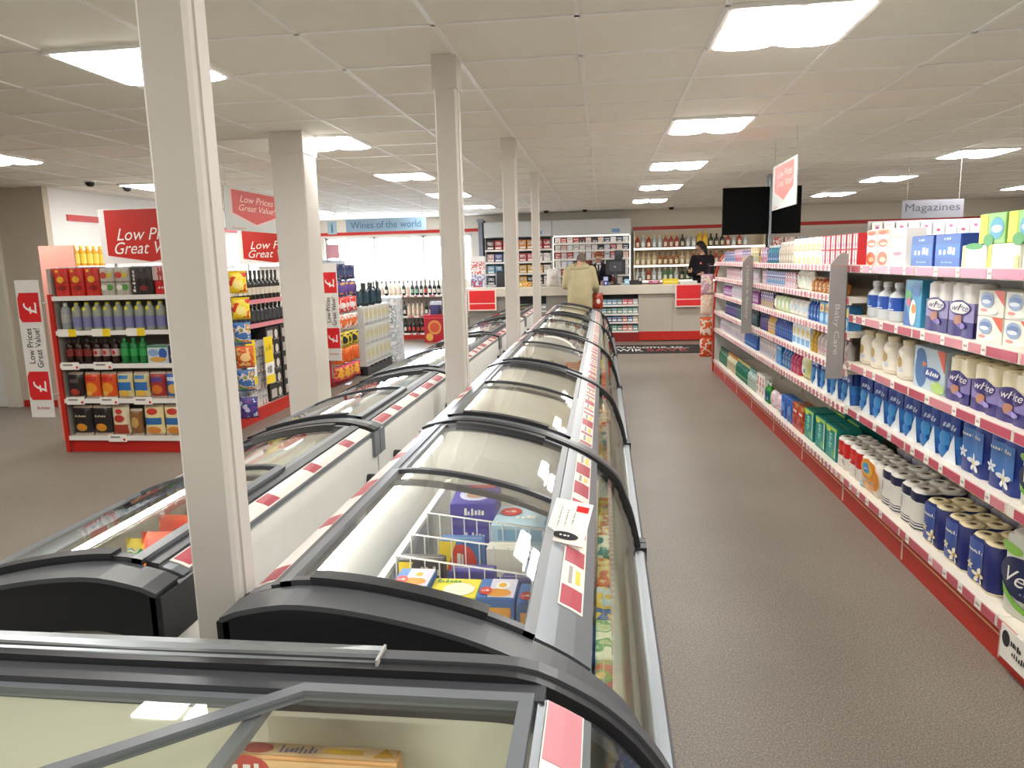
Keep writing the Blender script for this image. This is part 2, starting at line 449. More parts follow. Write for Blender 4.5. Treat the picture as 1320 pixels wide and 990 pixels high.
d = struct(mb, 'door_1'); m2 = MB(); m2.tube([(-7.2, 7.90, 1.0), (-7.2, 7.87, 1.0), (-7.32, 7.87, 1.0)], 0.012, STEEL); m2.obj('door_handle', d)
mb = MB(); mb.box(XL - 0.2, YF, 0, XL, 7.95, CZ + 0.1, WALLC); struct(mb, 'wall_side')
mb = MB(); mb.box(XR, YF, 0, XR + 0.2, YB + 0.2, CZ + 0.1, WALLW); struct(mb, 'wall_right')
mb = MB(); mb.box(XR - 0.012, YF, 2.16, XR, YB, 2.26, RED); struct(mb, 'trim_3')
# front wall behind the viewer
mb = MB()
mb.box(XL, YF - 0.2, 0, -5.0, YF, CZ + 0.1, WALLC); mb.box(4.5, YF - 0.2, 0, XR, YF, CZ + 0.1, WALLC)
mb.box(-5.0, YF - 0.2, 0, 4.5, YF, CZ + 0.1, WALLC); struct(mb, 'wall_front')

# ------------------------------------------------------------------ ceiling lights
TUBE = emit('fluorescent_tube', '#fff4e2', 26.0)
PRISM = emit('lit_prismatic_diffuser', '#fffbf4', 14.0)
TUBEF = emit('freezer_tube', '#fffaf2', 11.0)
fr = MB()
for a, b2 in (((-0.3, -0.3), (0.3, -0.275)), ((-0.3, 0.275), (0.3, 0.3)), ((-0.3, -0.275), (-0.275, 0.275)), ((0.275, -0.275), (0.3, 0.275))):
    fr.box(a[0], a[1], -0.018, b2[0], b2[1], 0.05, TBAR)
fr.box(-0.3, -0.3, 0.05, 0.3, 0.3, 0.06, TBAR)
frm = fr.mesh('frame')
def diffuser(x0, x1):
    d = MB(); N = 8
    sec = [(x0, -0.010)] + [(x0 + (x1 - x0) * k / N, -0.022 - 0.010 * math.sin(PI * k / N) ** 0.7) for k in range(N + 1)] + [(x1, -0.010)]
    d.grid([[(x, y, z) for x, z in sec] for y in (-0.272, 0.272)], PRISM, True)
    d.poly([(x, -0.272, z) for x, z in sec], PRISM); d.poly([(x, 0.272, z) for x, z in sec[::-1]], PRISM)
    return d.mesh('diffuser')
d1, d2 = diffuser(-0.272, -0.022), diffuser(0.022, 0.272)
sp = MB(); sp.box(-0.022, -0.275, -0.012, 0.022, 0.275, 0.02, TBAR); spm = sp.mesh('spine')
COLN = {-12: 'beyond the far left shelves', -7: 'left of the white columns', -2: 'above the right aisle', 3: 'above the right shelves', 8: 'by the right wall'}
ROWN = {-9: 'two rows behind the viewer', -5: 'just behind the viewer', -1: 'nearest of its row', 3: 'second of its row', 7: 'third of its row', 11: 'fourth of its row', 15: 'last of its row, by the counter'}
for i, j in LIGHTS:
    o = thing('ceiling_light', 'square fluorescent ceiling light %s, %s' % (COLN[i], ROWN[j]), 'ceiling light', (GX(i) + 0.3, GY(j) + 0.3, CZ), 0, 'fluorescent lights in the tile ceiling')
    put('frame', frm, o); put('diffuser', d1, o); put('diffuser', d2, o); put('spine', spm, o)

# security domes on the ceiling
dm = MB(); dm.lathe([(0.062, 0), (0.062, -0.02), (0.05, -0.022)], WHITE, 16)
d2m = MB(); d2m.lathe([(0.05, -0.022), (0.048, -0.045), (0.03, -0.066), (0.004, -0.072)], mat('#17171a', 0.12), 16)
dm, d2m = dm.mesh('mount'), d2m.mesh('dome')
for (x, y), l in zip([(-5.53, 7.62), (-5.49, 8.2), (-1.1, 14.7), (-0.35, 14.75), (1.32, 14.9)],
                     ['black camera dome on the ceiling, nearer of two by the beige wall', 'black camera dome on the ceiling, farther of two by the beige wall',
                      'black camera dome above the counter, left beside the last white column', 'black camera dome above the counter, over the bending customer', 'small black camera dome above the spirits shelves']):
    o = thing('security_dome', l, 'camera', (x, y, CZ), 0, 'camera domes on the ceiling'); put('mount', dm, o); put('dome', d2m, o)

# ------------------------------------------------------------------ columns
def column(x0, y0, x1, y1, label):
    mb = MB(); mb.bev(x0, y0, 0, x1, y1, CZ, COLUMN, 0.008)
    if x1 - x0 < 0.2:
        mb.box(x1 - 0.002, y0 + 0.022, 0.0, x1 + 0.005, y0 + 0.044, CZ - 0.02, COLUMN)
    o = mb.obj('column'); tag(o, label, 'column', 'white columns')
    m = MB(); m.box(x0 - 0.006, y0 - 0.006, CZ - 0.16, x1 + 0.006, y1 + 0.006, CZ - 0.001, COLUMN); m.obj('column_collar', o)
column(-0.80, 1.264, -0.705, 1.34, 'nearest white square column, standing between the two freezer rows at the front')
column(-0.808, 3.66, -0.699, 3.77, 'second white column between the freezer rows, with collar at ceiling')
column(-0.815, 6.13, -0.703, 6.24, 'third white column between the freezer rows')
column(-0.808, 8.51, -0.72, 8.60, 'slim fourth white column between the freezer rows, nearest the counter')
column(-2.44, 5.385, -2.19, 5.64, 'wide white column left of the left freezer row')

# ------------------------------------------------------------------ chest freezers
K = 0.9375
_PR = [(0, .905), (.03, .918), (.06, .925), (.15, .937), (.30, .922), (.475, .882), (.62, .824), (.705, .773), (.777, .706), (.815, .62), (.845, .53), (.868, .42)]
_PR = [(u * K, H - (H - z) * K) for u, z in _PR]
class Profile:
    def __init__(s, pts, sub=6):
        out = []
        n = len(pts)
        for i in range(n - 1):
            p0, p1, p2, p3 = [Vector((pts[max(0, min(n - 1, i + d))][0], pts[max(0, min(n - 1, i + d))][1])) for d in (-1, 0, 1, 2)]
            for q in range(sub):
                t = q / sub
                out.append(0.5 * ((2 * p1) + (p2 - p0) * t + (2 * p0 - 5 * p1 + 4 * p2 - p3) * t * t + (3 * p1 - p0 - 3 * p2 + p3) * t ** 3))
        out.append(Vector(pts[-1])); s.p = out
        s.s = [0.0]
        for a, b in zip(out, out[1:]): s.s.append(s.s[-1] + (b - a).length)
        s.L = s.s[-1]
    def at(s, t, off=0.0):
        t = max(0, min(s.L, t)); i = 0
        while i < len(s.s) - 2 and s.s[i + 1] < t: i += 1
        a, b = s.p[i], s.p[i + 1]; f = (t - s.s[i]) / max(1e-9, s.s[i + 1] - s.s[i])
        q = a.lerp(b, f); d0 = s.p[min(i + 2, len(s.p) - 1)] - s.p[max(i - 1, 0)]; d0.normalize()
        return (q.x - d0.y * off, q.y + d0.x * off)
    def su(s, u):
        for i in range(len(s.p) - 1):
            if s.p[i].x <= u <= s.p[i + 1].x:
                return s.s[i] + (s.s[i + 1] - s.s[i]) * (u - s.p[i].x) / max(1e-9, s.p[i + 1].x - s.p[i].x)
        return 0 if u < s.p[0].x else s.L
def sweep(mb, pf, sg, sa, sb, y0, y1, o0, o1, m, n=None, xo=0.0):
    n = n or max(2, int(abs(sb - sa) / 0.03))
    rows = []
    for i in range(n + 1):
        t = sa + (sb - sa) * i / n
        a = pf.at(t, o0); b = pf.at(t, o1)
        rows.append([(xo + sg * a[0], y0, a[1]), (xo + sg * b[0], y0, b[1]), (xo + sg * b[0], y1, b[1]), (xo + sg * a[0], y1, a[1])])
    mb.grid(rows, m, False, closed_v=True); mb.poly(rows[0][::-1], m); mb.poly(rows[-1], m)
def drop(mb, pf, sg, sa, sb, y0, y1, dz, m, n=24):
    rows = []
    for i in range(n + 1):
        a = pf.at(sa + (sb - sa) * i / n); k = 1.0 if i < n - 6 else 0.45
        lo = max(a[1] - dz * k, 0.30)
        rows.append([(sg * a[0], y0, lo), (sg * a[0], y0, a[1]), (sg * a[0], y1, a[1]), (sg * a[0], y1, lo)])
    mb.grid(rows, m, False, closed_v=True); mb.poly(rows[0][::-1], m); mb.poly(rows[-1], m)
PF = Profile(_PR)
UM = PF.p[-1].x; ZF = PF.p[-1].y; ZB = PF.p[0].y
su = lambda u: PF.su(u * K)
STRIPW = mat('#efebe6', 0.3); STRIPR = mat('#b8505f', 0.3)
def strip_labels(mb, pf, sg, sa, sb, y0, y1, off, seed, big=False):
    """paper price strip with red and white tickets along the freezer"""
    rr = random.Random(seed)
    sweep(mb, pf, sg, sa, sb, y0, y1, off, off + 0.002, STRIPW)
    y = y0 + 0.01
    while y < y1 - 0.05:
        l = rr.choice((0.03, 0.09, 0.12)) if not big else rr.choice((0.07, 0.14))
        sweep(mb, pf, sg, sa + 0.004, sb - 0.004, y, min(y1 - 0.01, y + l), off + 0.002, off + 0.003, STRIPR, 2)
        g = rr.choice((0.06, 0.10, 0.13)) if not big else rr.choice((0.10, 0.16, 0.24)); yy = y + l + 0.02
        if g > 0.08 and not big:
            sweep(mb, pf, sg, sa + (sb - sa) * 0.3, sa + (sb - sa) * 0.45, yy, min(y1 - 0.01, yy + g - 0.04), off + 0.002, off + 0.003, mat('#a9a4a2', 0.6), 1)
            sweep(mb, pf, sg, sa + (sb - sa) * 0.6, sa + (sb - sa) * 0.8, yy + 0.01, min(y1 - 0.01, yy + g - 0.05), off + 0.002, off + 0.003, mat('#e6cf58', 0.6), 1)
        y += l + g
FZ = 0.40
CAPTOP = mat('#54575b', 0.42, 0.0)
def freezer(xb, sg, y0, y1, label, near=False, seed=0, buffers=False, lamp=False):
    L = y1 - y0
    r = thing('chest_freezer', label, 'freezer', (xb, y0, 0), 0, 'curved glass chest freezers')
    X = lambda u: sg * u
    b = MB()
    b.box(X(0), 0.005, 0.10, X(0.03), L - 0.005, ZB - 0.015, WHITE)
    b.box(X(0.03), 0.005, FZ - 0.05, X(UM - 0.03), L - 0.005, FZ, TUB)
    b.box(X(UM - 0.05), 0.005, 0.10, X(UM + 0.005), L - 0.005, ZF - 0.03, LGREY)
    ep = [(X(0.0), 0.10)] + [(X(u), z) for u, z in [PF.at(PF.L * i / 16, -0.02) for i in range(17)]] + [(X(UM), 0.10)]
    for a in (0.005, L - 0.03): b.prism(ep, a, a + 0.025, 'y', TUB)
    b.obj('tub', r)
    k = MB(); k.box(X(0.05), 0.03, 0.0, X(UM - 0.06), L - 0.03, 0.10, DGREY); k.obj('kick_plate', r)
    for e in (0, 1):
        m = MB()
        if e == 0:
            if near:
                drop(m, PF, sg, 0.0, PF.L, -0.047, 0.028, 0.105, BLACKP); sweep(m, PF, sg, 0.0, PF.L, -0.05, 0.03, 0.0, 0.010, CAPTOP); m.box(X(-0.012), -0.047, ZB - 0.105, X(0.012), 0.075, ZB, BLACKP)
            else:
                sweep(m, PF, sg, 0, PF.L, 0.0, 0.04, -0.03, 0.012, MGREY)
        else:
            sweep(m, PF, sg, 0, PF.L, L - 0.04, L, -0.03, 0.014, BLACKP)
        yy = (0.0, 0.06) if e == 0 else (L - 0.06, L)
        if not (near and e == 0): m.box(X(-0.012), yy[0], ZB - 0.09, X(0.02), yy[1], ZB + 0.004, MGREY)
        m.obj('end_rim', r)
    m = MB(); sweep(m, PF, sg, 0.0, su(0.055), 0.05, L - 0.055, -0.03, 0.004, STEEL); sweep(m, PF, sg, su(0.055), su(0.085), 0.05, L - 0.055, -0.03, 0.010, DGREY)
    m.obj('back_rail', r)
    m = MB(); strip_labels(m, PF, sg, 0.006, su(0.05), 0.08, L - 0.06, 0.004, seed + 3, True); m.obj('price_strip', r)
    m = MB(); sweep(m, PF, sg, su(0.595), su(0.705), 0.05, L - 0.055, -0.022, 0.006, STEEL); m.obj('front_rail', r)
    m = MB(); strip_labels(m, PF, sg, su(0.628), su(0.682), 0.22 if near else 0.09, L - 0.08, 0.006, seed + 11); m.obj('price_strip', r)
    m = MB(); sweep(m, PF, sg, su(0.70), PF.L - 0.005, 0.03, L - 0.04, -0.004, 0.0, GLASS_FRONT); m.obj('front_glass', r)
    m = MB(); m.bev(min(X(UM - 0.03), X(UM + 0.03)), 0.05, ZF - 0.07, max(X(UM - 0.03), X(UM + 0.03)), L - 0.05, ZF - 0.004, STEEL if sg > 0 else CREAM, 0.008)
    for yy in (0.0, L - 0.05): m.box(X(UM - 0.04), yy, ZF - 0.085, X(UM + 0.036), yy + 0.05, ZF + 0.004, BLACKP)
    m.box(X(UM + 0.004), 0.02, 0.2, X(UM + 0.012), L - 0.02, 0.24, STEEL)
    m.obj('bumper', r)
    for q, (ya, yb, off) in enumerate(((0.033 if near else 0.05, L * 0.53, 0.010), (L * 0.47, L - 0.06, -0.004))):
        lid = MB(); ua, ub = su(0.085), su(0.592)
        for yy in (ya, yb - 0.02): sweep(lid, PF, sg, ua, ub, yy, yy + 0.02, off - 0.004, off + 0.010, DGREY)
        for uu in (ua, ub - 0.022): sweep(lid, PF, sg, uu, uu + 0.022, ya, yb, off - 0.004, off + 0.010, MGREY)
        lo = lid.obj('sliding_lid', r)
        g = MB(); sweep(g, PF, sg, ua + 0.02, ub - 0.02, ya + 0.018, yb - 0.018, off, off + 0.004, GLASS); g.obj('lid_glass', lo)
        h = MB(); yy = ya - 0.005 if q == 0 else yb - 0.028
        sweep(h, PF, sg, su(0.15), su(0.50), yy, yy + 0.033, off + 0.004, off + 0.017, BLACKP); h.obj('lid_handle', lo)
    if buffers:
        m = MB(); m.tube([(X(0), L - 0.13, 0.79), (X(-0.055), L - 0.13, 0.79)], 0.022, BLACKP, 12); m.obj('rubber_buffer', r)
        m = MB(); m.tube([(X(0), 0.22, 0.79), (X(-0.055), 0.22, 0.79)], 0.022, BLACKP, 12); m.obj('rubber_buffer', r)
    if True:
        m = MB(); a = PF.at(su(0.56), -0.045) if lamp else PF.at(su(0.075), -0.035); m.tube([(X(a[0]), 0.1, a[1]), (X(a[0]), L - 0.1, a[1])], 0.009 if lamp else 0.013, TUBEF, 8); m.obj('lamp_tube', r)
    return r
RX, LX = -0.690, -0.876
RY = [1.215, 2.74, 4.37, 6.35, 8.50, 10.5]; LY = [1.30, 2.70, 4.10, 6.15, 8.25, 10.3]
RL = ['curved glass chest freezer in the right row, nearest, with wire baskets of boxed food', 'second chest freezer of the right row, white and nearly empty inside', 'third chest freezer of the right row, beside the second white column',
      'fourth chest freezer of the right row, beside the third white column', 'last chest freezer of the right row, ending just before the bending customer']
LL = ['nearest chest freezer of the left row, behind the nearest white column, holding vegetable bags', 'second chest freezer of the left row, right of the wide white column', 'third chest freezer of the left row, with a long window reflection',
      'fourth chest freezer of the left row, beyond the second white column', 'last chest freezer of the left row, nearest the red counter notice']
for i in range(5):
    f = freezer(RX, 1, RY[i] + 0.004, RY[i + 1] - 0.004, RL[i], i == 0, i * 17)
    if i == 0:
        m = MB()
        def cs(u, v, off): return (u * 0.10 - 0.05, v * 0.15 - 0.075, 0.0015 + off)
        m.box(-0.05, -0.075, -0.0015, 0.05, 0.075, 0.0015, PAPER)
        m.deco(cs, [('r', 0.60, 0.76, 0.92, 0.90, REDL), ('e', 0.5, 0.16, 0.34, 0.085, INK), ('t', '~3', 0.35, 0.145, 0.65, 0.18, PAPER), ('tv', '~9', 0.22, 0.3, 0.26, 0.8, mat('#8a8688', 0.6), -1), ('tv', '~8', 0.40, 0.34, 0.44, 0.75, mat('#8a8688', 0.6), -1), ('tv', '~5', 0.58, 0.42, 0.62, 0.7, mat('#8a8688', 0.6), -1)])
        a = PF.at(su(0.645), 0.022)
        c = m.obj('price_card', f, (a[0] - 0.015, 0.60, a[1] + 0.034)); c.rotation_euler = (0.45, 0.16, -0.12)
    f = freezer(LX, -1, LY[i] + 0.004, LY[i + 1] - 0.004, LL[i], i == 0, 100 + i * 13, True, i < 2)

# ---- head freezer lying across the front of both rows
_h = [(-.81, .938), (-.5, .940), (-.25, .940), (-.15, .938), (-.10, .928), (-.042, .90), (.002, .872), (.056, .82), (.10, .75), (.13, .66), (.148, .56), (.155, .46)]
HP = Profile([(x + .81, z) for x, z in _h])
hx = -0.81; HY0, HY1 = 0.12, 1.10; TUBH = mat('#dfe0d0', 0.45, var=0.02)
hr = thing('chest_freezer', 'dark-framed chest freezer lying crosswise nearest the viewer, holding one pizza box', 'freezer', (hx, HY0, 0), 0, 'curved glass chest freezers')
L = HY1 - HY0; hs = lambda x: HP.su(x + .81)
b = MB(); W = 0.965
b.box(-W, 0.0, 0.10, W, 0.03, 0.55, LGREY); hp_ = [(x, z) for x, z in [HP.at(HP.L * i / 20, -0.02) for i in range(21)]]; b.prism([(-x, z) for x, z in hp_[::-1]] + hp_ + [(W - 0.03, 0.10), (-W + 0.03, 0.10)], L - 0.03, L - 0.003, 'y', TUBH); b.box(-W, 0.03, 0.30, W, L - 0.03, 0.36, TUBH)
for sg in (-1, 1): b.box(sg * (W - 0.06), 0.03, 0.10, sg * W, L - 0.03, 0.44, LGREY)
b.box(-W + 0.06, 0.03, 0.36, W - 0.06, 0.05, 0.55, TUBH); b.obj('tub', hr)
m = MB(); m.box(-W + 0.05, 0.04, 0, W - 0.05, L - 0.04, 0.10, DGREY); m.obj('kick_plate', hr)
m = MB(); m.box(-W + 0.06, 0.035, 0.87, W - 0.2, 0.05, 0.89, DGREY)
for sg in (-1, 1):
    sweep(m, HP, sg, 0, HP.L, L - 0.058, L, -0.075, 0.006, BLACKP); sweep(m, HP, sg, 0, HP.L, L - 0.035, L - 0.008, 0.006, 0.012, CAPTOP)
    sweep(m, HP, sg, hs(-.02), HP.L, L - 0.10, L - 0.058, -0.05, -0.012, BLACKP)
m.obj('end_rim', hr)
m = MB()
for sg in (-1, 1): sweep(m, HP, sg, 0, HP.L, 0.0, 0.05, -0.06, 0.012, BLACKP)
m.obj('end_rim', hr)
m = MB(); m.box(-0.72, L - 0.10, 0.905, 0.72, L - 0.058, 0.932, DGREY); m.obj('lid_track', hr)
m = MB(); m.box(-0.72, 0.05, 0.915, 0.72, 0.08, 0.938, DGREY); m.obj('lid_track', hr)
for sg in (-1, 1):
    m = MB(); sweep(m, HP, sg, hs(-.10), hs(-.022), 0.05, L - 0.085, -0.04, 0.002, STEEL); m.obj('front_rail', hr)
    m = MB(); sweep(m, HP, sg, hs(-.088), hs(-.034), 0.06, L - 0.088, 0.002, 0.0045, STRIPW)
    for y in (0.1, 0.45): sweep(m, HP, sg, hs(-.086), hs(-.036), y, y + 0.12, 0.0045, 0.0055, mat('#d08a94', 0.3))
    sweep(m, HP, sg, hs(-.086), hs(-.036), L - 0.22, L - 0.09, 0.0045, 0.0055, mat('#d08a94', 0.3)); m.obj('price_strip', hr)
    m = MB(); sweep(m, HP, sg, hs(-.022), HP.L - 0.01, 0.03, L - 0.09, -0.004, 0.0, GLASS_FRONT); m.obj('front_glass', hr)
    m = MB(); m.box(sg * (W - 0.03), 0.0, 0.40, sg * (W + 0.01), L - 0.01, 0.46, STEEL); m.obj('bumper', hr)
def flat_lid(poly, z, fw=0.022):
    """flat lid with a mitred frame; poly counter-clockwise, local xy"""
    c = Vector((sum(p[0] for p in poly) / len(poly), sum(p[1] for p in poly) / len(poly)))
    n = len(poly); P = [Vector(p) for p in poly]; ins = []
    for i in range(n):
        a, b2, d = P[i - 1], P[i], P[(i + 1) % n]
        e1 = (b2 - a).normalized(); e2 = (d - b2).normalized(); n1 = Vector((-e1.y, e1.x)); n2 = Vector((-e2.y, e2.x))
        bis = (n1 + n2).normalized(); ins.append(b2 + bis * fw / max(0.3, bis.dot(n1)))
    m = MB()
    rows = [[(p.x, p.y, z), (p.x, p.y, z + 0.016), (q.x, q.y, z + 0.016), (q.x, q.y, z)] for p, q in zip(P, ins)]
    m.grid(rows, MGREY, False, closed_u=True, closed_v=True)
    lo = m.obj('sliding_lid', hr)
    g = MB(); g.prism([tuple(q) for q in ins], z + 0.006, z + 0.010, 'z', GLASS); g.obj('lid_glass', lo)
    return lo
m = MB(); m.tube([(-0.8, 0.075, 0.86), (0.8, 0.075, 0.86)], 0.012, TUBEF, 8); m.obj('lamp_tube', hr)  # added tube, put in to brighten the inside of the crosswise freezer
flat_lid([(0.705, 0.08), (0.705, L - 0.094), (0.345, L - 0.094), (-0.28, 0.38), (-0.28, 0.08)], 0.925)
flat_lid([(0.30, 0.09), (0.30, L - 0.093), (-0.71, L - 0.093), (-0.71, 0.09)], 0.905)
m = MB(); m.grid([[(x, L - 0.050, 0.934), (x, L - 0.040, 0.946), (x, L - 0.016, 0.955), (x, L + 0.002, 0.953), (x, L + 0.0, 0.947), (x, L - 0.024, 0.942), (x, L - 0.040, 0.931)] for x in (-0.90, 0.445)], ALU, False, closed_v=True)
m.box(-0.9, L - 0.045, 0.928, 0.445, L - 0.03, 0.944, ALU); m.box(0.445, L - 0.050, 0.932, 0.449, L - 0.0, 0.957, LGREY); m.obj('metal_rail', hr)

# pizza box in it
OR = mat('#f0b878', 0.5); pz = carton('pizza_box', 0.285, 0.035, 0.475, OR, [('r', 0.02, 0.9, 0.98, 0.99, mat('#f3c990', 0.5)), ('e', 0.16, 0.955, 0.13, 0.05, mat('#c63a2c', 0.5)), ('t', '~3', 0.07, 0.93, 0.26, 0.98, PAPER), ('e', 0.17, 0.86, 0.15, 0.075, mat('#d8dcd8', 0.5)), ('r', 0.5, 0.80, 0.93, 0.86, YEL), ('e', 0.9, 0.84, 0.08, 0.05, mat('#c9502c', 0.5)), ('e', 0.5, 0.4, 0.4, 0.3, mat('#d88a3a', 0.5))])
mb = MB(); mb.deco(lambda u, v, off: ((u - 0.5) * 0.285, -0.0175 + 0.035 * v, 0.475 + off), [('r', 0.02, 0.1, 0.98, 0.9, mat('#f4d2a0', 0.5)), ('e', 0.2, 0.5, 0.09, 0.35, mat('#d4553c', 0.5)), ('t', '~8', 0.33, 0.25, 0.55, 0.75, mat('#7f6a8a', 0.5)), ('r', 0.58, 0.35, 0.8, 0.65, mat('#e0b32a', 0.5)), ('p', [(0.86, 0.2), (0.98, 0.3), (0.92, 0.85)], mat('#d8a01c', 0.5))])
o = place(pz, 'orange and cream pizza box standing in the crosswise freezer nearest the viewer', (-0.455, 0.985, 0.362)); mb.obj('box_top_print', o)

# ------------------------------------------------------------------ frozen food
C = lambda h, r=0.42: mat(h, r)
def topbox(name, w, d, h, base, top, front=(), cat='food box'):
    p = carton(name, w, d, h, base, front, cat)
    mb = MB(); mb.bev(-w / 2, -d / 2, 0, w / 2, d / 2, h, base, 0.002)
    mb.deco(flat(-w / 2, w / 2, 0, h, -d / 2), list(front))
    mb.deco(lambda u, v, off: (-w / 2 + w * u, -d / 2 + d * v, h + off), list(top))
    return Proto(name, cat, [(name, mb.mesh(name))], w, d, h)
FF = FZ + 0.001
fish = [('r', 0.02, 0.02, 0.98, 0.98, C('#3b78c4')), ('r', 0.30, 0.02, 0.98, 0.98, C('#d9d4ea')), ('e', 0.55, 0.25, 0.34, 0.2, C('#e39a2c')), ('e', 0.62, 0.62, 0.2, 0.2, C('#f0f0f2')), ('e', 0.62, 0.62, 0.1, 0.12, C('#f2b428')), ('e', 0.22, 0.3, 0.16, 0.2, C('#d8342c')), ('t', '~4', 0.12, 0.24, 0.32, 0.36, PAPER)]
p_fish = topbox('fish_finger_box', 0.088, 0.10, 0.435, C('#3a70b8'), fish, [('r', 0.1, 0.6, 0.9, 0.95, C('#e9a63a'))])
for x, l in ((-0.455, 'blue fish finger box with orange food picture, far left of the front freezer row'), (-0.245, 'lilac fish finger box right of the yellow boxes in the front freezer'), (-0.150, 'fish finger box with orange nuggets, nearest the freezer front rail')):
    place(p_fish, l, (x, 1.625 - (x + 0.45) * 0.22, FF), 0, 'fish finger boxes in the front freezer')
p_yel = topbox('chip_box', 0.115, 0.10, 0.425, C('#f0df3c'), [('e', 0.6, 0.4, 0.32, 0.34, C('#f3efd8')), ('t', '~6', 0.08, 0.72, 0.6, 0.92, C('#3f9a4a'))])
place(p_yel, 'bright yellow box with white picture between fish finger boxes in the front freezer', (-0.350, 1.60, FF))
p_cur = carton('curry_box', 0.12, 0.045, 0.42, C('#26222a'), [('e', 0.5, 0.66, 0.36, 0.2, C('#e5912f')), ('e', 0.5, 0.72, 0.2, 0.1, C('#7fae3a')), ('p', [(0.02, 0.99), (0.02, 0.82), (0.35, 0.99)], YEL), ('t', '~5', 0.5, 0.9, 0.95, 0.97, C('#e8d9b0'))])
p_pur = carton('lasagne_box', 0.115, 0.045, 0.405, C('#3c3896'), [('e', 0.45, 0.78, 0.3, 0.13, C('#f0e36a')), ('t', '~5', 0.3, 0.74, 0.62, 0.83, INK), ('e', 0.5, 0.5, 0.4, 0.14, C('#d8cbb0'))])
p_nav = carton('pie_box', 0.085, 0.045, 0.395, C('#33307a'), [('r', 0.1, 0.55, 0.9, 0.75, C('#5a5ab8')), ('r', 0.1, 0.86, 0.9, 0.93, C('#c9c7e6'))])
place(p_cur, 'black curry box with orange meal picture, left behind the nearest wire basket front', (-0.475, 1.785, FF), 0)
place(p_pur, 'purple lasagne box with yellow offer blob behind the nearest wire basket front', (-0.335, 1.76, FF))
place(p_nav, 'dark violet pie box at the right behind the nearest wire basket front', (-0.215, 1.735, FF))
p_k = carton('chicken_box', 0.12, 0.05, 0.42, C('#2e6db0'), [('e', 0.5, 0.86, 0.36, 0.12, C('#d93a2c')), ('t', '~2', 0.4, 0.8, 0.6, 0.92, PAPER), ('p', [(0.0, 1.0), (0.0, 0.66), (0.4, 1.0)], YEL)])
p_bl = carton('fish_fillet_box', 0.10, 0.05, 0.41, C('#e6e4d8'), [('r', 0.05, 0.45, 0.95, 0.8, C('#3a6fb8')), ('r', 0.3, 0.55, 0.8, 0.7, C('#e9eef4'))])
place(p_k, 'yellow and blue chicken box with red round logo behind the middle wire basket front', (-0.395, 1.925, FF))
place(p_bl, 'white and blue fish fillet box behind the middle wire basket front', (-0.27, 1.905, FF))
place(p_nav, 'dark violet pie box right of the fish fillet box, by the freezer front rail', (-0.165, 1.885, FF))
p_st = topbox('ready_meal_box', 0.15, 0.21, 0.08, C('#3f3ba0'), [('r', 0.05, 0.05, 0.95, 0.95, C('#453fa8')), ('e', 0.5, 0.45, 0.36, 0.3, C('#c7cbe8')), ('r', 0.25, 0.8, 0.9, 0.94, C('#c93a3a')), ('e', 0.5, 0.42, 0.2, 0.16, C('#a9806a'))], [('t', '~6', 0.3, 0.5, 0.75, 0.85, PAPER), ('r', 0.05, 0.1, 0.95, 0.3, C('#54509f'))])
for q in range(5):
    place(p_st, '%s purple ready meal box in the stack behind the wire baskets' % ('topmost', 'second from the top', 'middle', 'second from the bottom', 'bottom')[q] if q in (0, 2, 4) else 'purple ready meal box, %s of its stack behind the wire baskets' % ('second from the top' if q == 1 else 'second from the bottom'),
          (-0.43, 2.36, FF + 0.0815 * (4 - q)), 0.06, 'purple ready meal stack')
p_cod = topbox('cod_box', 0.23, 0.19, 0.06, C('#b9d7ea'), [('p', [(0.35, 1), (1, 1), (1, 0.45)], C('#e8b04a')), ('r', 0.72, 0.06, 0.97, 0.8, C('#4a9ad0')), ('tv', 'COD', 0.78, 0.2, 0.9, 0.55, PAPER, 1), ('e', 0.2, 0.66, 0.15, 0.2, C('#d8282c')), ('t', '~4', 0.12, 0.6, 0.28, 0.72, PAPER), ('t', '~4', 0.3, 0.3, 0.6, 0.5, PAPER)], [('r', 0.1, 0.2, 0.9, 0.8, C('#7cb4da'))])
for q in range(6):
    nm = ('topmost', 'second', 'third', 'fourth', 'fifth', 'bottom')[q]
    place(p_cod, 'pale blue cod box with red oval, %s of its stack by the front rail' % nm, (-0.235, 2.26, FF + 0.0615 * (5 - q)), -0.04, 'cod box stack')
# wire basket dividers hung inside the nearest freezer
def divider(label, y, x0, x1, zt, zb, dy):
    m = MB(); r = thing('wire_divider', label, 'wire basket', (0, 0, 0), 0, 'white wire dividers in the nearest freezer')
    P = lambda t, z: (x0 + (x1 - x0) * t, y + dy * t, z)
    a = MB(); a.tube([P(0, zb), P(0, zt), P(1, zt), P(1, zb)], 0.0034, WHITE, 6); a.obj('frame_wire', r)
    n = 9
    g = MB()
    for k in range(1, n): g.tube([P(k / n, zb), P(k / n, zt)], 0.0018, WHITE, 5)
    g.tube([P(0, zb + 0.08), P(1, zb + 0.08)], 0.0018, WHITE, 5); g.obj('wire_grid', r)
    return r
divider('white wire basket front, nearest of three in the front freezer', 1.735, -0.53, -0.17, 0.845, FF, -0.10)
divider('white wire basket front, middle of three in the front freezer', 1.885, -0.53, -0.17, 0.845, FF, -0.10)
divider('white wire basket front, farthest of three, before the purple stack', 2.075, -0.53, -0.17, 0.84, FF, -0.12)
m = MB()
m.box(-0.565, 1.45, 0.42, -0.560, 2.55, 0.80, ACRYL)
m.box(-0.572, 1.45, 0.785, -0.553, 2.55, 0.80, mat('#dcdcd6', 0.4))
for k in range(16): m.box(-0.568, 1.5 + k * 0.065, 0.7995, -0.557, 1.53 + k * 0.065, 0.801, mat('#a3a39c', 0.5))
tag(m.obj('basket_rail'), 'slotted clear plastic rail along the back of the nearest freezer', 'rail')

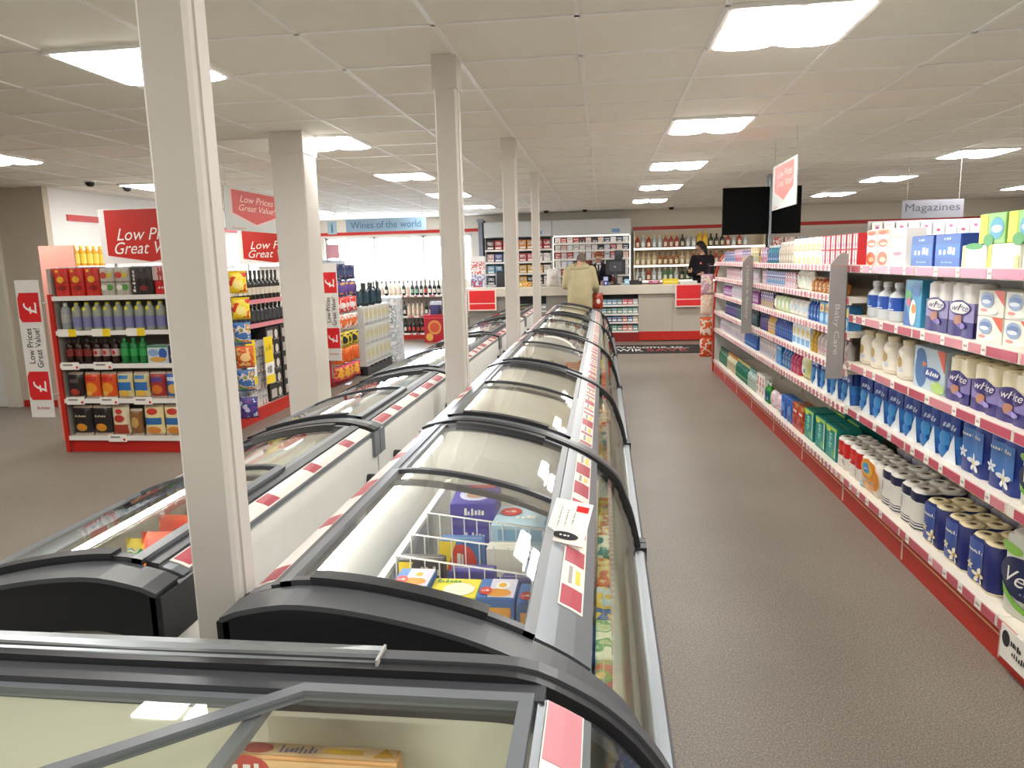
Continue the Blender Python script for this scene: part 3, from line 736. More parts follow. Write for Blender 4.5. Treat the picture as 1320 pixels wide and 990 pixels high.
# frozen packs standing in files along the front glass
ROWW = ['nearest', 'second', 'third', 'fourth', 'last']
FBN = [('cream and orange', '#e8d9a0', '#d9822b', '#f0e8cc'), ('red and straw-coloured', '#c9402f', '#e6cf8a', '#d8652c'), ('teal and cream', '#2f8a86', '#e9e2c4', '#5fa884'), ('blue and yellow', '#2f62a8', '#e8c23a', '#c9d8e6'), ('rust and olive', '#b8562a', '#8a9a3c', '#e0b860'), ('pale green', '#bcd09a', '#4f9a4a', '#e8e6cc')]
fbp = {}
for d, (nm, c1, c2, c3) in enumerate(FBN):
    for f, hgt in enumerate((0.385, 0.365, 0.330)):
        fbp[d, f] = carton('frozen_food_box', 0.175, 0.036, hgt, prt(c1, c2, c3, scale=15 + d, seed=d), [('r', 0.1, 0.70, 0.9, 0.92, C(c2)), ('e', 0.5, 0.38, 0.36, 0.2, C(c3)), ('e', 0.5, 0.38, 0.22, 0.12, C(c1))], 'frozen food box')
FIL = ['inner', 'middle', 'outer']
for i in range(5):
    cnt = {}
    files = (0, 1, 2) if i < 3 else (1, 2)
    for f in files:
        y = RY[i] + 0.165; k = 0
        while y < RY[i + 1] - 0.14:
            d = (k * 5 + f * 2 + i + (k * f) % 3) % 6; cnt[d, f] = cnt.get((d, f), 0) + 1
            place(fbp[d, f], '%s %s frozen box of the %s file, front glass, %s right-row freezer' % (ORD[cnt[d, f] - 1], FBN[d][0], FIL[f], ROWW[i]), (RX + (0.600, 0.643, 0.687)[f], y, FF), PI / 2, 'frozen boxes behind the front glass')
            y += 0.185 if i < 3 else 0.21; k += 1
# scattered contents of the farther right-row freezers
p_or = topbox('garlic_bread_box', 0.22, 0.12, 0.33, C('#e2bd57'), [('e', 0.5, 0.5, 0.4, 0.36, C('#c98a34')), ('r', 0.05, 0.1, 0.3, 0.9, C('#f0e2a0'))])
for k in range(3): place(p_or, '%s yellow garlic bread box in the near right corner of the second freezer' % ORD[k], (-0.25, 2.98 + 0.13 * k, FF), 0, 'garlic bread boxes')
p_rd = topbox('burger_box', 0.18, 0.14, 0.34, C('#c9592c'), [('e', 0.5, 0.5, 0.42, 0.4, C('#e8a83c')), ('r', 0.1, 0.7, 0.9, 0.95, C('#d7322c'))])
for k in range(3): place(p_rd, '%s orange burger box deep inside the third freezer of the right row' % ORD[k], (-0.22, 5.7 + 0.16 * k, FF), 0, 'burger boxes')
for k in range(3): place(p_or, '%s yellow box inside the fourth freezer of the right row' % ORD[k], (-0.24, 7.2 + 0.14 * k, FF), 0, 'yellow boxes in the fourth freezer')

# vegetable bags in the left row
vb = [bag('vegetable_bag', 0.18, 0.09, 0.42, prt('#e0672a', '#f0b42c', '#d8431f', '#f3cf62', scale=26), [('r', 0.1, 0.8, 0.9, 0.95, C('#cf2f22'))], 'vegetable bag', C('#d8542a')),
      bag('vegetable_bag', 0.18, 0.10, 0.40, prt('#cfe3dc', '#8fbf6a', '#d8c33a', '#5fae4a', scale=20, seed=2), [('e', 0.5, 0.5, 0.34, 0.22, C('#dcdc9a'))], 'vegetable bag', C('#9ccf8a')),
      bag('vegetable_bag', 0.18, 0.09, 0.40, prt('#e6d23a', '#4a90c9', '#f0e9b0', '#3f9a5a', scale=22, seed=5), [('r', 0.1, 0.3, 0.9, 0.6, C('#3f8ac9'))], 'vegetable bag', C('#e0c93a')),
      bag('vegetable_bag', 0.18, 0.09, 0.37, prt('#c9865a', '#b86a3c', '#d89c70', scale=14, seed=6), [], 'vegetable bag', C('#a8bfa0'))]
VL = ['orange mixed vegetable bag', 'pale green and yellow vegetable bag', 'yellow and blue vegetable bag', 'brown breaded food bag']
def tilted(o, a): o.rotation_euler = (a, 0, o.rotation_euler[2]); return o
cnt = {}
def veg(d, x, y, rz, where, a=-0.18):
    k = (d, where); cnt[k] = cnt.get(k, 0) + 1
    return tilted(place(vb[d], '%s %s %s' % (ORD[cnt[k] - 1], VL[d], where), (x, y, FF + 0.012), rz, 'vegetable bags in the left freezers'), a)
wn = 'in the nearest freezer of the left row'
for k, d in enumerate((2, 2, 1, 1, 1, 0, 1, 2, 0, 1)): veg(d, LX - 0.17, 1.46 + 0.115 * k, 0.25, wn)
for k, d in enumerate((3, 3, 0, 3, 3, 1)): veg(d, LX - 0.375, 1.50 + 0.17 * k, 0.1, wn)
for k, d in enumerate((2, 0, 3, 2, 0, 1)): veg(d, LX - 0.575, 1.50 + 0.18 * k, 0.0, wn).scale = (1, 1, 0.80)
for i in range(1, 5):
    wn = 'in the %s freezer of the left row' % ROWW[i]
    for k in range(7 if i < 3 else 4):
        veg((k * 3 + i) % 4, LX - (0.57 if k % 2 else 0.34), LY[i] + 0.22 + 0.155 * k, 0.1, wn).scale = (1, 1, 0.80)

# ------------------------------------------------------------------ right gondola: shelf bays
BY = [1.90, 2.85, 3.80, 4.75, 5.73, 6.70, 7.70, 8.57, 9.43, 10.30]
NEARZ = [0.185, 0.635, 0.915, 1.205, 1.505]; FARZ = [0.185, 0.62, 0.86, 1.09, 1.305, 1.505]
SHF = mat('#e6ded2', 0.5); SHU = mat('#cfc8bc', 0.5); BACKP_ = mat('#b0a99c', 0.6)
GX0, GXB = 1.50, 2.05
BN = ['nearest bay of toilet rolls at the frame edge', 'second bay of kitchen rolls and toilet rolls', 'bay of washing products just before the Baby Care blade', 'first bay beyond the Baby Care blade', 'second bay beyond the Baby Care blade', 'third bay beyond the Baby Care blade',
      'first bay beyond the Health and Beauty blade', 'second bay beyond the Health and Beauty blade', 'last bay beside the rounded end panel']
TK = mat('#c4566a', 0.32); TKP = mat('#d98a94', 0.32)
for i in range(9):
    y0, y1 = BY[i] + 0.002, BY[i + 1] - 0.002
    r = thing('shelf_bay', 'white shelf bay with red plinth, ' + BN[i], 'shelving', (GX0, y0, 0), 0, 'right aisle shelf bays')
    L = y1 - y0; Z = NEARZ if i < 3 else FARZ; D = GXB - GX0
    m = MB(); m.box(D - 0.02, 0.0, 0.02, D, L, 1.52, BACKP_)
    m.obj('back_panel', r)
    m = MB(); m.box(D - 0.05, 0.0, 0.0, D - 0.02, 0.03, 1.52, SHU); m.obj('upright', r)
    m = MB(); m.box(0.02, 0, 0.0, 0.04, L, 0.145, mat('#b5291d', 0.45)); m.box(0.016, 0, 0.105, 0.021, L, 0.112, mat('#e9b48a', 0.5)); m.box(0.014, L - 0.006, 0.02, 0.021, L, 0.145, mat('#e8d0c0', 0.5)); m.obj('plinth', r)
    for q, z in enumerate(Z):
        dz = 0.0 if q else 0.0
        s = MB(); s.box(0.012, 0, z - 0.028, D - 0.02, L, z, SHF); s.box(0.0, 0, z - 0.04, 0.014, L, z + 0.006, SHF)
        so = s.obj('shelf', r)
        t = MB(); rr = random.Random(i * 31 + q); y = 0.012
        while y < L - 0.03:
            l = rr.choice((0.10, 0.16, 0.22)) if i < 3 else rr.choice((0.04, 0.05))
            t.box(-0.0025, y, z - 0.036, 0.001, min(L - 0.01, y + l), z + 0.001, TK if rr.random() < 0.75 else TKP)
            g = rr.choice((0.045, 0.055)) if i < 3 else 0.045
            if y + l + g < L - 0.01:
                t.box(-0.003, y + l + 0.004, z - 0.037, 0.001, y + l + g - 0.004, z + 0.003, PAPER)
                t.box(-0.0036, y + l + 0.010, z - 0.022, -0.0029, y + l + g - 0.012, z - 0.012, mat('#b9a9a9', 0.6))
            y += l + g
        t.obj('price_strip', so)
    if i == 0:
        m = MB(); m.box(-0.006, 0.66, 0.055, -0.003, 0.90, 0.185, PAPER)
        m.deco(lambda u, v, off: (-0.006 - off, 0.90 - 0.24 * u, 0.055 + 0.13 * v), [('e', 0.16, 0.66, 0.11, 0.24, INK), ('e', 0.86, 0.16, 0.07, 0.12, REDL), ('t', '~5', 0.3, 0.55, 0.6, 0.75, INK), ('t', '~7', 0.35, 0.3, 0.8, 0.5, INK)])
        m.obj('price_card', r)
    if i == 8:
        e = MB(); pts = [(GX0 + 0.0 - GX0, 0.02), (0.0, 0.9), (0.02, 1.35), (0.07, 1.52), (0.16, 1.62), (0.28, 1.66), (D, 1.66), (D, 0.02)]
        e.prism(pts, L, L + 0.03, 'y', mat('#c9c9c6', 0.5)); e.obj('end_panel', r)
        e = MB()
        q = pts[:7]; e.grid([[(x - 0.012, L - 0.004, z + (0.012 if z > 1.5 else 0)), (x + 0.012, L - 0.004, z + (0.012 if z > 1.5 else 0)), (x + 0.012, L + 0.034, z + (0.012 if z > 1.5 else 0)), (x - 0.012, L + 0.034, z + (0.012 if z > 1.5 else 0))] for x, z in q], RED, False, closed_v=True)
        e.obj('edge_trim', r)
# blades
def blade(y, txt, label, x0=1.395, x1=1.497, zb=0.80, zt=1.575):
    BL = mat('#9b9795', 0.45)
    o = thing('aisle_blade', label, 'sign', (0, 0, 0), 0, 'grey section blades')
    pts = [(x1, zb), (x1, zt), (x1 - 0.03, zt + 0.012), (x0 + 0.04, zt - 0.01), (x0, zt - 0.06), (x0, zb)]
    m = MB(); m.prism(pts, y, y + 0.012, 'y', BL)
    m.deco(flat(x0, x1, zb, zt, y), [('r', 0.05, 0.905, 0.98, 0.912, mat('#b88a8a', 0.5)), ('tv', txt, 0.28, 0.20, 0.66, 0.20 + 0.045 * len(txt), mat('#cfcdcb', 0.5), -1)])
    m.obj('blade_panel', o)
    m = MB(); m.box(x1 - 0.002, y, zb + 0.1, x1 + 0.004, y + 0.02, zt - 0.1, DGREY); m.obj('bracket', o)
blade(4.80, 'Baby Care', 'grey blade lettered Baby Care sticking out between the right shelf bays')
blade(7.72, 'Health & Beauty', 'grey blade lettered Health and Beauty, farther along the right shelves')
RZ = -PI / 2
def rput(p, y, z, label, group=None, front=1.555, rz=RZ):
    return place(p, label, (front + p.d / 2, y, z + 0.0006), rz, group)

# ------------------------------------------------------------------ near products on the right shelves
Z1, Z2, Z3, Z4, Z5 = NEARZ
BLU = C('#1f3f9c'); BLU2 = C('#2f78c4'); NAVY = C('#1d2560'); PUR = C('#5b4a94'); DPUR = C('#352a72'); WHP = C('#edeae6'); CRP = C('#efe4c2'); TEAL = C('#12877f')
creamroll = mat('#efe0b8', 0.85); whiteroll = mat('#f0ede6', 0.85)
def w_(a, b, f=0.97): return (a - b) * f
# top shelf
mb_or = [('e', 0.5, 0.62, 0.44, 0.11, C('#e8712a')), ('e', 0.55, 0.60, 0.34, 0.04, C('#f3d7b8')), ('e', 0.5, 0.2, 0.46, 0.19, C('#e2651f')), ('e', 0.6, 0.17, 0.3, 0.07, C('#f0c9a0')), ('r', 0.05, 0.86, 0.95, 0.97, C('#efa043')), ('e', 0.5, 0.9, 0.36, 0.05, C('#d9601f'))]
p = carton('freshener_pack', 0.155, 0.09, 0.205, WHP, mb_or, 'freshener pack')
rput(p, 4.585, Z5, 'white pack with orange swirls on the top shelf, farther of two'); rput(p, 4.405, Z5, 'white pack with orange swirls on the top shelf, nearer of two')
p = carton('tissue_carton', 0.20, 0.10, 0.20, WHP, [('e', 0.5, 0.33, 0.3, 0.05, C('#d98a94')), ('e', 0.5, 0.78, 0.32, 0.04, C('#e8c3b0')), ('r', 0.12, 0.5, 0.88, 0.53, C('#d9d2d8'))], 'carton')
rput(p, 4.19, Z5, 'white carton with pale pink marks between the orange swirl packs and blue boxes')
powder = [('r', 0.02, 0.02, 0.98, 0.98, C('#2c5fae')), ('r', 0.02, 0.3, 0.98, 0.7, C('#3672c0')), ('t', '~4', 0.16, 0.36, 0.86, 0.64, PAPER), ('t', '~3', 0.36, 0.82, 0.66, 0.9, C('#c9dcf0')), ('t', '~6', 0.3, 0.12, 0.74, 0.19, C('#9dc0e6'))]
p = carton('washing_powder_box', 0.255, 0.13, 0.15, BLU, powder, 'powder box')
rput(p, 3.885, Z5, 'blue washing powder box on the top shelf, farther of two'); rput(p, 3.61, Z5, 'blue washing powder box on the top shelf, nearer of two')
rput(p, 3.42, Z5, 'blue washing powder box set back behind the white and green boxes', None, 1.72)
grn = [('e', 0.5, 0.5, 0.36, 0.34, C('#cfe6ea')), ('e', 0.5, 0.95, 0.36, 0.14, C('#3f9a3a')), ('r', 0.02, 0.02, 0.14, 0.98, C('#f0ea9a')), ('e', 0.52, 0.48, 0.2, 0.1, C('#b8bfe0'))]
p_g1 = carton('dishwasher_box', 0.205, 0.11, 0.095, C('#e8ecd2'), grn, 'detergent box')
rput(p_g1, 3.365, Z5, 'pale box with green top blob and yellow edge beside the blue powder boxes')
p_g2 = carton('dishwasher_box', 0.235, 0.11, 0.098, C('#eeeed6'), [('e', 0.55, 0.5, 0.34, 0.36, C('#cfe3e8')), ('r', 0.0, 0.0, 0.12, 1, C('#f2dc3a')), ('e', 0.55, 0.55, 0.2, 0.12, C('#c0cbe2')), ('r', 0.85, 0.05, 0.98, 0.5, C('#eadf8a'))], 'detergent box')
rput(p_g2, 3.13, Z5, 'cream detergent box with yellow left edge on the top shelf')
p_g3 = carton('dishwasher_box', 0.20, 0.10, 0.12, C('#8fc46a'), [('r', 0.0, 0.02, 0.32, 0.98, C('#f2e021')), ('e', 0.68, 0.5, 0.26, 0.36, C('#4aa0b8')), ('e', 0.68, 0.48, 0.2, 0.12, C('#e8eef2')), ('e', 0.4, 0.12, 0.2, 0.2, C('#3f9a3a'))], 'detergent box')
rput(p_g3, 3.23, Z5 + 0.099, 'yellow and green detergent box stacked on the pale boxes, farther one')
rput(p_g3, 3.01, Z5 + 0.099, 'yellow and green detergent box stacked on the pale boxes, nearer one')
p_g4 = carton('softener_box', 0.22, 0.12, 0.10, C('#d8d8dc'), [('e', 0.7, 0.6, 0.24, 0.3, C('#f0dc7a')), ('e', 0.3, 0.4, 0.22, 0.24, C('#c0c0cc'))], 'detergent box')
rput(p_g4, 2.885, Z5, 'silver grey detergent box with a yellow patch, nearest on the top shelf')
rput(p_g3, 2.76, Z5 + 0.101, 'yellow and green detergent box at the frame edge on the top shelf')
# second shelf down
p = bottle('cleaner_bottle', 0.135, 0.09, 0.21, C('#d9dfe4', 0.25), C('#e8eaee'), C('#1f4fae'), [('e', 0.5, 0.42, 0.16, 0.08, C('#5f8fd8')), ('r', 0.2, 0.3, 0.8, 0.33, C('#c9d8ee'))], lz=(0.28, 0.62))
for k, y in enumerate((4.585, 4.42, 4.255)): rput(p, y, Z4, 'clear bottle with deep blue label, %s from the Baby Care blade on its shelf' % ORD[k], 'clear bottles with blue labels')
p = carton('capsule_pouch', 0.20, 0.08, 0.235, C('#3f9ac4'), [('p', [(0.0, 0.0), (0.0, 0.55), (0.55, 0.0)], C('#2b63a8')), ('e', 0.55, 0.3, 0.2, 0.28, C('#e4e6e0')), ('e', 0.6, 0.38, 0.13, 0.1, C('#e8922c')), ('e', 0.25, 0.66, 0.2, 0.12, C('#4aa65a')), ('e', 0.7, 0.8, 0.24, 0.16, C('#1f6fb4')), ('e', 0.3, 0.52, 0.12, 0.09, C('#d0506a'))], 'pouch')
rput(p, 3.955, Z4, 'teal and blue cleaning pouch beside the purple kitchen roll packs')
rput(carton('wipe_pack', 0.085, 0.06, 0.14, C('#4f9a4a'), [('r', 0.1, 0.2, 0.9, 0.4, C('#d8823a')), ('r', 0.1, 0.6, 0.9, 0.8, C('#7fc06a'))], 'pack'), 3.77, Z4, 'small green pack tucked between teal pouch and purple roll pack', None, 1.66)
purp = [('r', 0.0, 0.0, 1, 0.66, C('#8f84b4')), ('r', 0, 0, 1, 0.30, DPUR), ('e', 0.48, 0.56, 0.44, 0.15, DPUR), ('e', 0.48, 0.56, 0.39, 0.115, WHP), ('t', 'white', 0.16, 0.50, 0.82, 0.63, DPUR, 0.1), ('e', 0.45, 0.32, 0.14, 0.10, C('#b98a7a')), ('e', 0.6, 0.22, 0.18, 0.06, C('#8c7cc0'))]
p_pt = rollpack('kitchen_roll_pack', 2, 1, 0.0575, 0.225, WHP, purp, [(0.0, 0.3, DPUR), (0.3, 0.66, C('#8f84b4'))], whiteroll, cat='kitchen roll pack')
rput(p_pt, 3.685, Z4, 'tall purple and white kitchen roll pack, farther of two on its shelf')
rput(p_pt, 3.445, Z4, 'tall purple and white kitchen roll pack, nearer of two on its shelf')
tabs = [('p', [(0.58, 1.0), (1.0, 1.0), (1.0, 0.45)], C('#e0562a')), ('e', 0.36, 0.62, 0.26, 0.3, C('#8fa4c4')), ('e', 0.36, 0.68, 0.2, 0.12, C('#5f78a8')), ('e', 0.34, 0.55, 0.18, 0.08, C('#dfe6ee')), ('e', 0.5, 0.2, 0.3, 0.12, C('#e8efe2')), ('e', 0.28, 0.22, 0.14, 0.06, C('#d8867a'))]
p_tb = carton('cleaning_tablet_box', 0.20, 0.13, 0.106, C('#e3e2d6'), tabs, 'tablet box')
for yy, nn in ((3.195, 'left'), (2.985, 'right')):
    rput(p_tb, yy, Z4, 'cream tablet box with orange corner, lower %s of the stacked four' % nn, 'cream boxes with orange corners')
    rput(p_tb, yy, Z4 + 0.1075, 'cream tablet box with orange corner, upper %s of the stacked four' % nn, 'cream boxes with orange corners')
p = carton('tissue_pack', 0.20, 0.13, 0.16, C('#e6a85a'), [('r', 0.1, 0.2, 0.9, 0.5, C('#efd9a8')), ('e', 0.5, 0.7, 0.3, 0.2, C('#e8cfa0'))], 'tissue pack')
rput(p, 2.77, Z4, 'orange tissue pack at the frame edge beside the tablet boxes')
# third shelf: cream bottles, blue printed pack, purple packs with cream rolls
p = bottle('softener_bottle', 0.17, 0.10, 0.205, C('#e9e2d2'), C('#d9cba8'), C('#ece6da'), [('e', 0.5, 0.45, 0.16, 0.14, C('#b99a5a')), ('e', 0.35, 0.62, 0.1, 0.06, C('#d8b8a8')), ('e', 0.6, 0.25, 0.14, 0.06, C('#c8d3e0'))], neck=0.86, nw=0.55, capw=0.55)
for k, y in enumerate((4.655, 4.475, 4.285, 4.075)): rput(p, y, Z3, 'cream softener bottle with gold print, %s from the Baby Care blade' % ORD[k], 'cream softener bottles')
p = carton('kitchen_roll_pack', 0.345, 0.12, 0.205, C('#b8c9d4'), [('e', 0.26, 0.48, 0.20, 0.46, C('#3f6fa4')), ('e', 0.24, 0.80, 0.15, 0.16, C('#3a68a0')), ('p', [(0.30, 0.66), (0.46, 0.62), (0.32, 0.52)], C('#e0763a')), ('e', 0.62, 0.42, 0.26, 0.14, C('#2f4f9c')), ('t', '~6', 0.42, 0.36, 0.82, 0.5, PAPER, 0.1), ('p', [(0.76, 1.0), (1.0, 1.0), (1.0, 0.5)], C('#e0562a')), ('e', 0.82, 0.14, 0.2, 0.13, C('#a8c86a'))], 'kitchen roll pack')
rput(p, 3.72, Z3, 'blue and grey kitchen roll pack with orange corner, left of the purple toilet rolls')
pq = [('r', 0.0, 0.0, 1, 0.62, C('#8478b2')), ('r', 0, 0, 1, 0.26, DPUR), ('e', 0.48, 0.55, 0.44, 0.17, DPUR), ('t', 'white', 0.12, 0.48, 0.86, 0.64, PAPER, 0.1), ('e', 0.40, 0.28, 0.13, 0.11, C('#b98468')), ('e', 0.6, 0.2, 0.2, 0.06, C('#9a8ccb'))]
p_pp = rollpack('toilet_roll_pack', 2, 1, 0.052, 0.195, CRP, pq, [(0.0, 0.26, DPUR), (0.26, 0.62, C('#8478b2'))], creamroll)
for k, y in enumerate((3.42, 3.195, 2.985, 2.775, 2.56)): rput(p_pp, y, Z3, 'purple toilet roll pack with cream rolls, %s from the blue and grey pack' % ORD[k], 'purple packs with cream rolls')
for k, y in enumerate((3.35, 3.13, 2.91)): rput(p_pp, y, Z3, 'purple toilet roll pack in the second row behind, %s from the blue and grey pack' % ORD[k], 'purple packs with cream rolls behind', 1.69)
# fourth shelf: blue packs
bl1 = [('r', 0.0, 0.62, 1, 0.985, C('#1c3f98')), ('p', [(0.30, 0.0), (0.92, 0.0), (0.80, 0.62)], C('#dfe8f0')), ('e', 0.3, 0.45, 0.25, 0.16, C('#3c8ccc')), ('t', '~5', 0.2, 0.7, 0.86, 0.84, C('#c9d8f0'), 0.15), ('e', 0.25, 0.2, 0.2, 0.12, C('#2f7cc4'))]
bl2 = [('r', 0.14, 0.28, 0.9, 0.86, C('#4f80c6')), ('t', '~9', 0.12, 0.70, 0.84, 0.79, PAPER), ('f', 0.62, 0.24, 0.26, 0.19, C('#eef0f2')), ('f', 0.22, 0.38, 0.16, 0.12, C('#e2e8ee')), ('e', 0.62, 0.24, 0.06, 0.04, C('#e6d68a'))]
p1 = rollpack('toilet_roll_pack', 2, 1, 0.050, 0.21, BLU2, bl1, [(0.0, 0.34, C('#2566b8')), (0.62, 1.0, C('#1c3f98'))], mat('#3a568f', 0.5), top=False)
p2 = rollpack('toilet_roll_pack', 2, 1, 0.056, 0.225, C('#1e3a94'), bl2, [], mat('#c9d2e0', 0.5), top=False)
for k, y in enumerate((4.545, 4.32, 4.10, 3.885, 3.675, 3.47)): rput(p1, y, Z2, 'blue toilet roll pack with pale wedge, %s from the Baby Care blade' % ORD[k], 'blue packs with pale wedges')
for k, y in enumerate((3.255, 3.02)): rput(p2, y, Z2, 'blue toilet roll pack with white flowers, %s after the pale wedge packs' % ORD[k], 'blue packs with white flowers')
p1b = p1
for k, y in enumerate((5.62, 5.38, 5.14, 4.90)): rput(p1b, y, Z2 if y < 4.75 else FARZ[1], 'blue toilet roll pack beyond the Baby Care blade, %s from the blade' % ORD[3 - k], 'blue packs beyond the blade')
vel = [('e', 0.5, 0.50, 0.48, 0.27, C('#232b52')), ('t', 'Velvet', 0.10, 0.40, 0.94, 0.60, PAPER, 0.12), ('t', '~4', 0.42, 0.31, 0.62, 0.36, C('#8f94b8')), ('p', [(0.1, 0.36), (0.5, 0.14), (0.98, 0.20), (0.9, 0.12), (0.5, 0.08), (0.15, 0.24)], C('#78b83a')), ('e', 0.24, 0.84, 0.2, 0.07, C('#8fc458')), ('e', 0.8, 0.08, 0.14, 0.05, C('#d8a0a8')), ('e', 0.8, 0.86, 0.1, 0.05, C('#e07a5a'))]
p_v = rollpack('toilet_roll_pack', 2, 2, 0.058, 0.215, C('#e6e8e2'), vel, [], whiteroll)
rput(p_v, 2.785, Z2, 'white toilet roll pack on the second shelf up, at the frame edge')
p_V = rollpack('toilet_roll_pack', 2, 2, 0.086, 0.315, C('#e2e6de'), vel, [], whiteroll)
rput(p_V, 2.80, Z1, 'large white and green toilet roll pack with dark logo on the bottom shelf')
rput(p_V, 2.44, Z1, 'large white toilet roll pack on the bottom shelf, outside the frame edge')
# bottom shelf
tl = [('e', 0.5, 0.5, 0.3, 0.34, C('#1f9a94')), ('r', 0.0, 0.9, 1, 0.985, C('#a8cf4a')), ('e', 0.25, 0.88, 0.2, 0.08, C('#c3d84a')), ('tv', '~5', 0.32, 0.3, 0.6, 0.8, C('#9fd8c8'), -1), ('e', 0.75, 0.2, 0.16, 0.12, C('#5fb46a')), ('r', 0.88, 0.1, 0.98, 0.9, C('#d0e4dc'))]
p = carton('nappy_pack', 0.24, 0.16, 0.225, TEAL, tl, 'nappy pack')
for k, y in enumerate((5.72, 5.42, 5.16)): rput(p, y, FARZ[0], 'teal nappy pack with lime top on the bottom shelf, %s from the red rolls' % ORD[2 - k], 'teal nappy packs')
for k, y in enumerate((5.60, 5.30)): rput(p, y, FARZ[0], 'teal nappy pack in the second row, %s one behind' % ('farther', 'nearer')[k], 'teal nappy packs behind', 1.74)
p = rollpack('toilet_roll_pack', 2, 2, 0.053, 0.19, WHP, [('r', 0.1, 0.5, 0.3, 0.56, WHP), ('e', 0.5, 0.68, 0.3, 0.1, C('#e2423c')), ('r', 0.3, 0.1, 0.7, 0.3, C('#e8e0dc'))], [(0.42, 0.93, C('#cf2222'))], whiteroll)
rput(p, 4.925, FARZ[0], 'red and white toilet roll pack on the bottom shelf, farther of two'); rput(p, 4.69, Z1, 'red and white toilet roll pack on the bottom shelf, nearer of two')
p = rollpack('toilet_roll_pack', 3, 2, 0.053, 0.185, C('#ece6dc'), [('e', 0.42, 0.66, 0.42, 0.34, C('#e8912a')), ('e', 0.36, 0.66, 0.26, 0.22, C('#f0c24a')), ('e', 0.32, 0.68, 0.18, 0.17, C('#4f9ad0')), ('t', '~4', 0.23, 0.63, 0.42, 0.73, PAPER), ('e', 0.5, 0.18, 0.3, 0.1, C('#efb27a')), ('e', 0.85, 0.5, 0.12, 0.3, C('#e08a2a')), ('e', 0.16, 0.12, 0.1, 0.08, C('#9ccbe0'))], [], whiteroll)
rput(p, 4.41, Z1, 'white toilet roll pack with orange ring and blue logo on the bottom shelf')
stripes = [(0.74, 0.965, C('#20264a')), (0.04, 0.08, C('#20264a')), (0.12, 0.155, C('#20264a')), (0.19, 0.215, C('#20264a'))]
p = rollpack('kitchen_roll_pack', 2, 2, 0.060, 0.205, C('#e8e6e0'), [('r', 0.12, 0.4, 0.2, 0.66, C('#b8b6c0')), ('tv', '~7', 0.08, 0.76, 0.3, 0.93, C('#9aa0b8'), -1)], stripes, whiteroll, cat='kitchen roll pack')
rput(p, 4.125, Z1, 'white kitchen roll pack with navy stripes, farther of two on the bottom shelf'); rput(p, 3.855, Z1, 'white kitchen roll pack with navy stripes, nearer of two on the bottom shelf')
nv = [('r', 0.05, 0.06, 0.62, 0.94, C('#3f58a0')), ('t', '~9', 0.06, 0.66, 0.6, 0.75, PAPER), ('f', 0.5, 0.22, 0.24, 0.16, C('#efe6c8')), ('f', 0.18, 0.36, 0.13, 0.1, C('#e9dfbc')), ('e', 0.5, 0.22, 0.05, 0.03, C('#d9a83a'))]
p_n = rollpack('toilet_roll_pack', 2, 2, 0.052, 0.205, C('#1b2468'), nv, [(0.0, 0.05, CRP)], creamroll)
for k, y in enumerate((3.57, 3.345, 3.12, 2.955)): rput(p_n, y if k < 3 else 2.985 - 0.09 + 0.0, Z1, 'navy toilet roll pack with cream rolls, %s from the navy striped kitchen rolls' % ORD[k], 'navy packs with cream rolls') if k < 3 else None
SHADEROLL = mat('#b39a6c', 0.85)  # cream roll tops coloured darker to stand in for the second row's shade
p_b = rollpack('toilet_roll_pack', 2, 2, 0.052, 0.20, C('#8f8a9a'), [], [(0.0, 0.8, C('#6a6a8c'))], SHADEROLL)
for k in range(7): rput(p_b, 4.60 - 0.225 * k, Z1, 'roll pack with shade-darkened tops in the second row, %s from the Baby Care blade' % ORD[k], 'second row of packs with shade-darkened tops', 1.80)

# ------------------------------------------------------------------ small goods beyond the Baby Care blade
def fill(y, yend, z, where, specs, front=1.55, gap=0.012, shelfgroup=''):
    cnt = {}
    for pr, look, n in specs:
        for _ in range(n):
            if y + pr.w > yend: return
            k = cnt.get(look, 0); cnt[look] = k + 1
            place(pr, '%s %s %s' % (ORD[k], look, where), (front + pr.d / 2, y + pr.w / 2, z + 0.0006), RZ, look + ' ' + where)
            y += pr.w + gap
def viv(h, sat=1.45, val=0.86):
    import colorsys
    r_, g_, b_ = (int(h.lstrip('#')[i:i + 2], 16) / 255 for i in (0, 2, 4)); hh, ss, vv = colorsys.rgb_to_hsv(r_, g_, b_)
    return '#%02x%02x%02x' % tuple(int(255 * x) for x in colorsys.hsv_to_rgb(hh, min(1, ss * sat), vv * val))
def tubec(name, w, h, c1, c2, cat='bottle', lab=None, items=()): return bottle(name, w, w * 0.8, h, C(viv(c1)), C(viv(c2)), None, [('r', 0.14, 0.14, 0.86, 0.56, C(viv(lab) if lab else '#e8e4e0')), ('r', 0.24, 0.38, 0.76, 0.48, C(viv(c1, 1.6, 0.7))), ('e', 0.5, 0.25, 0.2, 0.06, C(viv(c2)))])
def sbox(name, w, h, cols, sc=24, d=0.07, items=(), cat='box', sd=0): cols = [viv(c) for c in cols]; return carton(name, w, d, h, prt(*cols, scale=sc, seed=sd), list(items) + [('r', 0.1, 0.55, 0.9, 0.85, C(cols[0])), ('r', 0.2, 0.65, 0.8, 0.75, C('#e8e6e2')), ('e', 0.5, 0.28, 0.3, 0.14, C(cols[-1]))], cat)
P = {}
P['redtube'] = carton('toothpaste_box', 0.10, 0.07, 0.098, C('#d0242c'), [('r', 0.12, 0.05, 0.42, 0.95, PAPER), ('r', 0.58, 0.05, 0.88, 0.95, PAPER), ('r', 0.16, 0.2, 0.38, 0.4, C('#b8cfe6')), ('r', 0.62, 0.2, 0.84, 0.4, C('#e6b8c0'))], 'box')
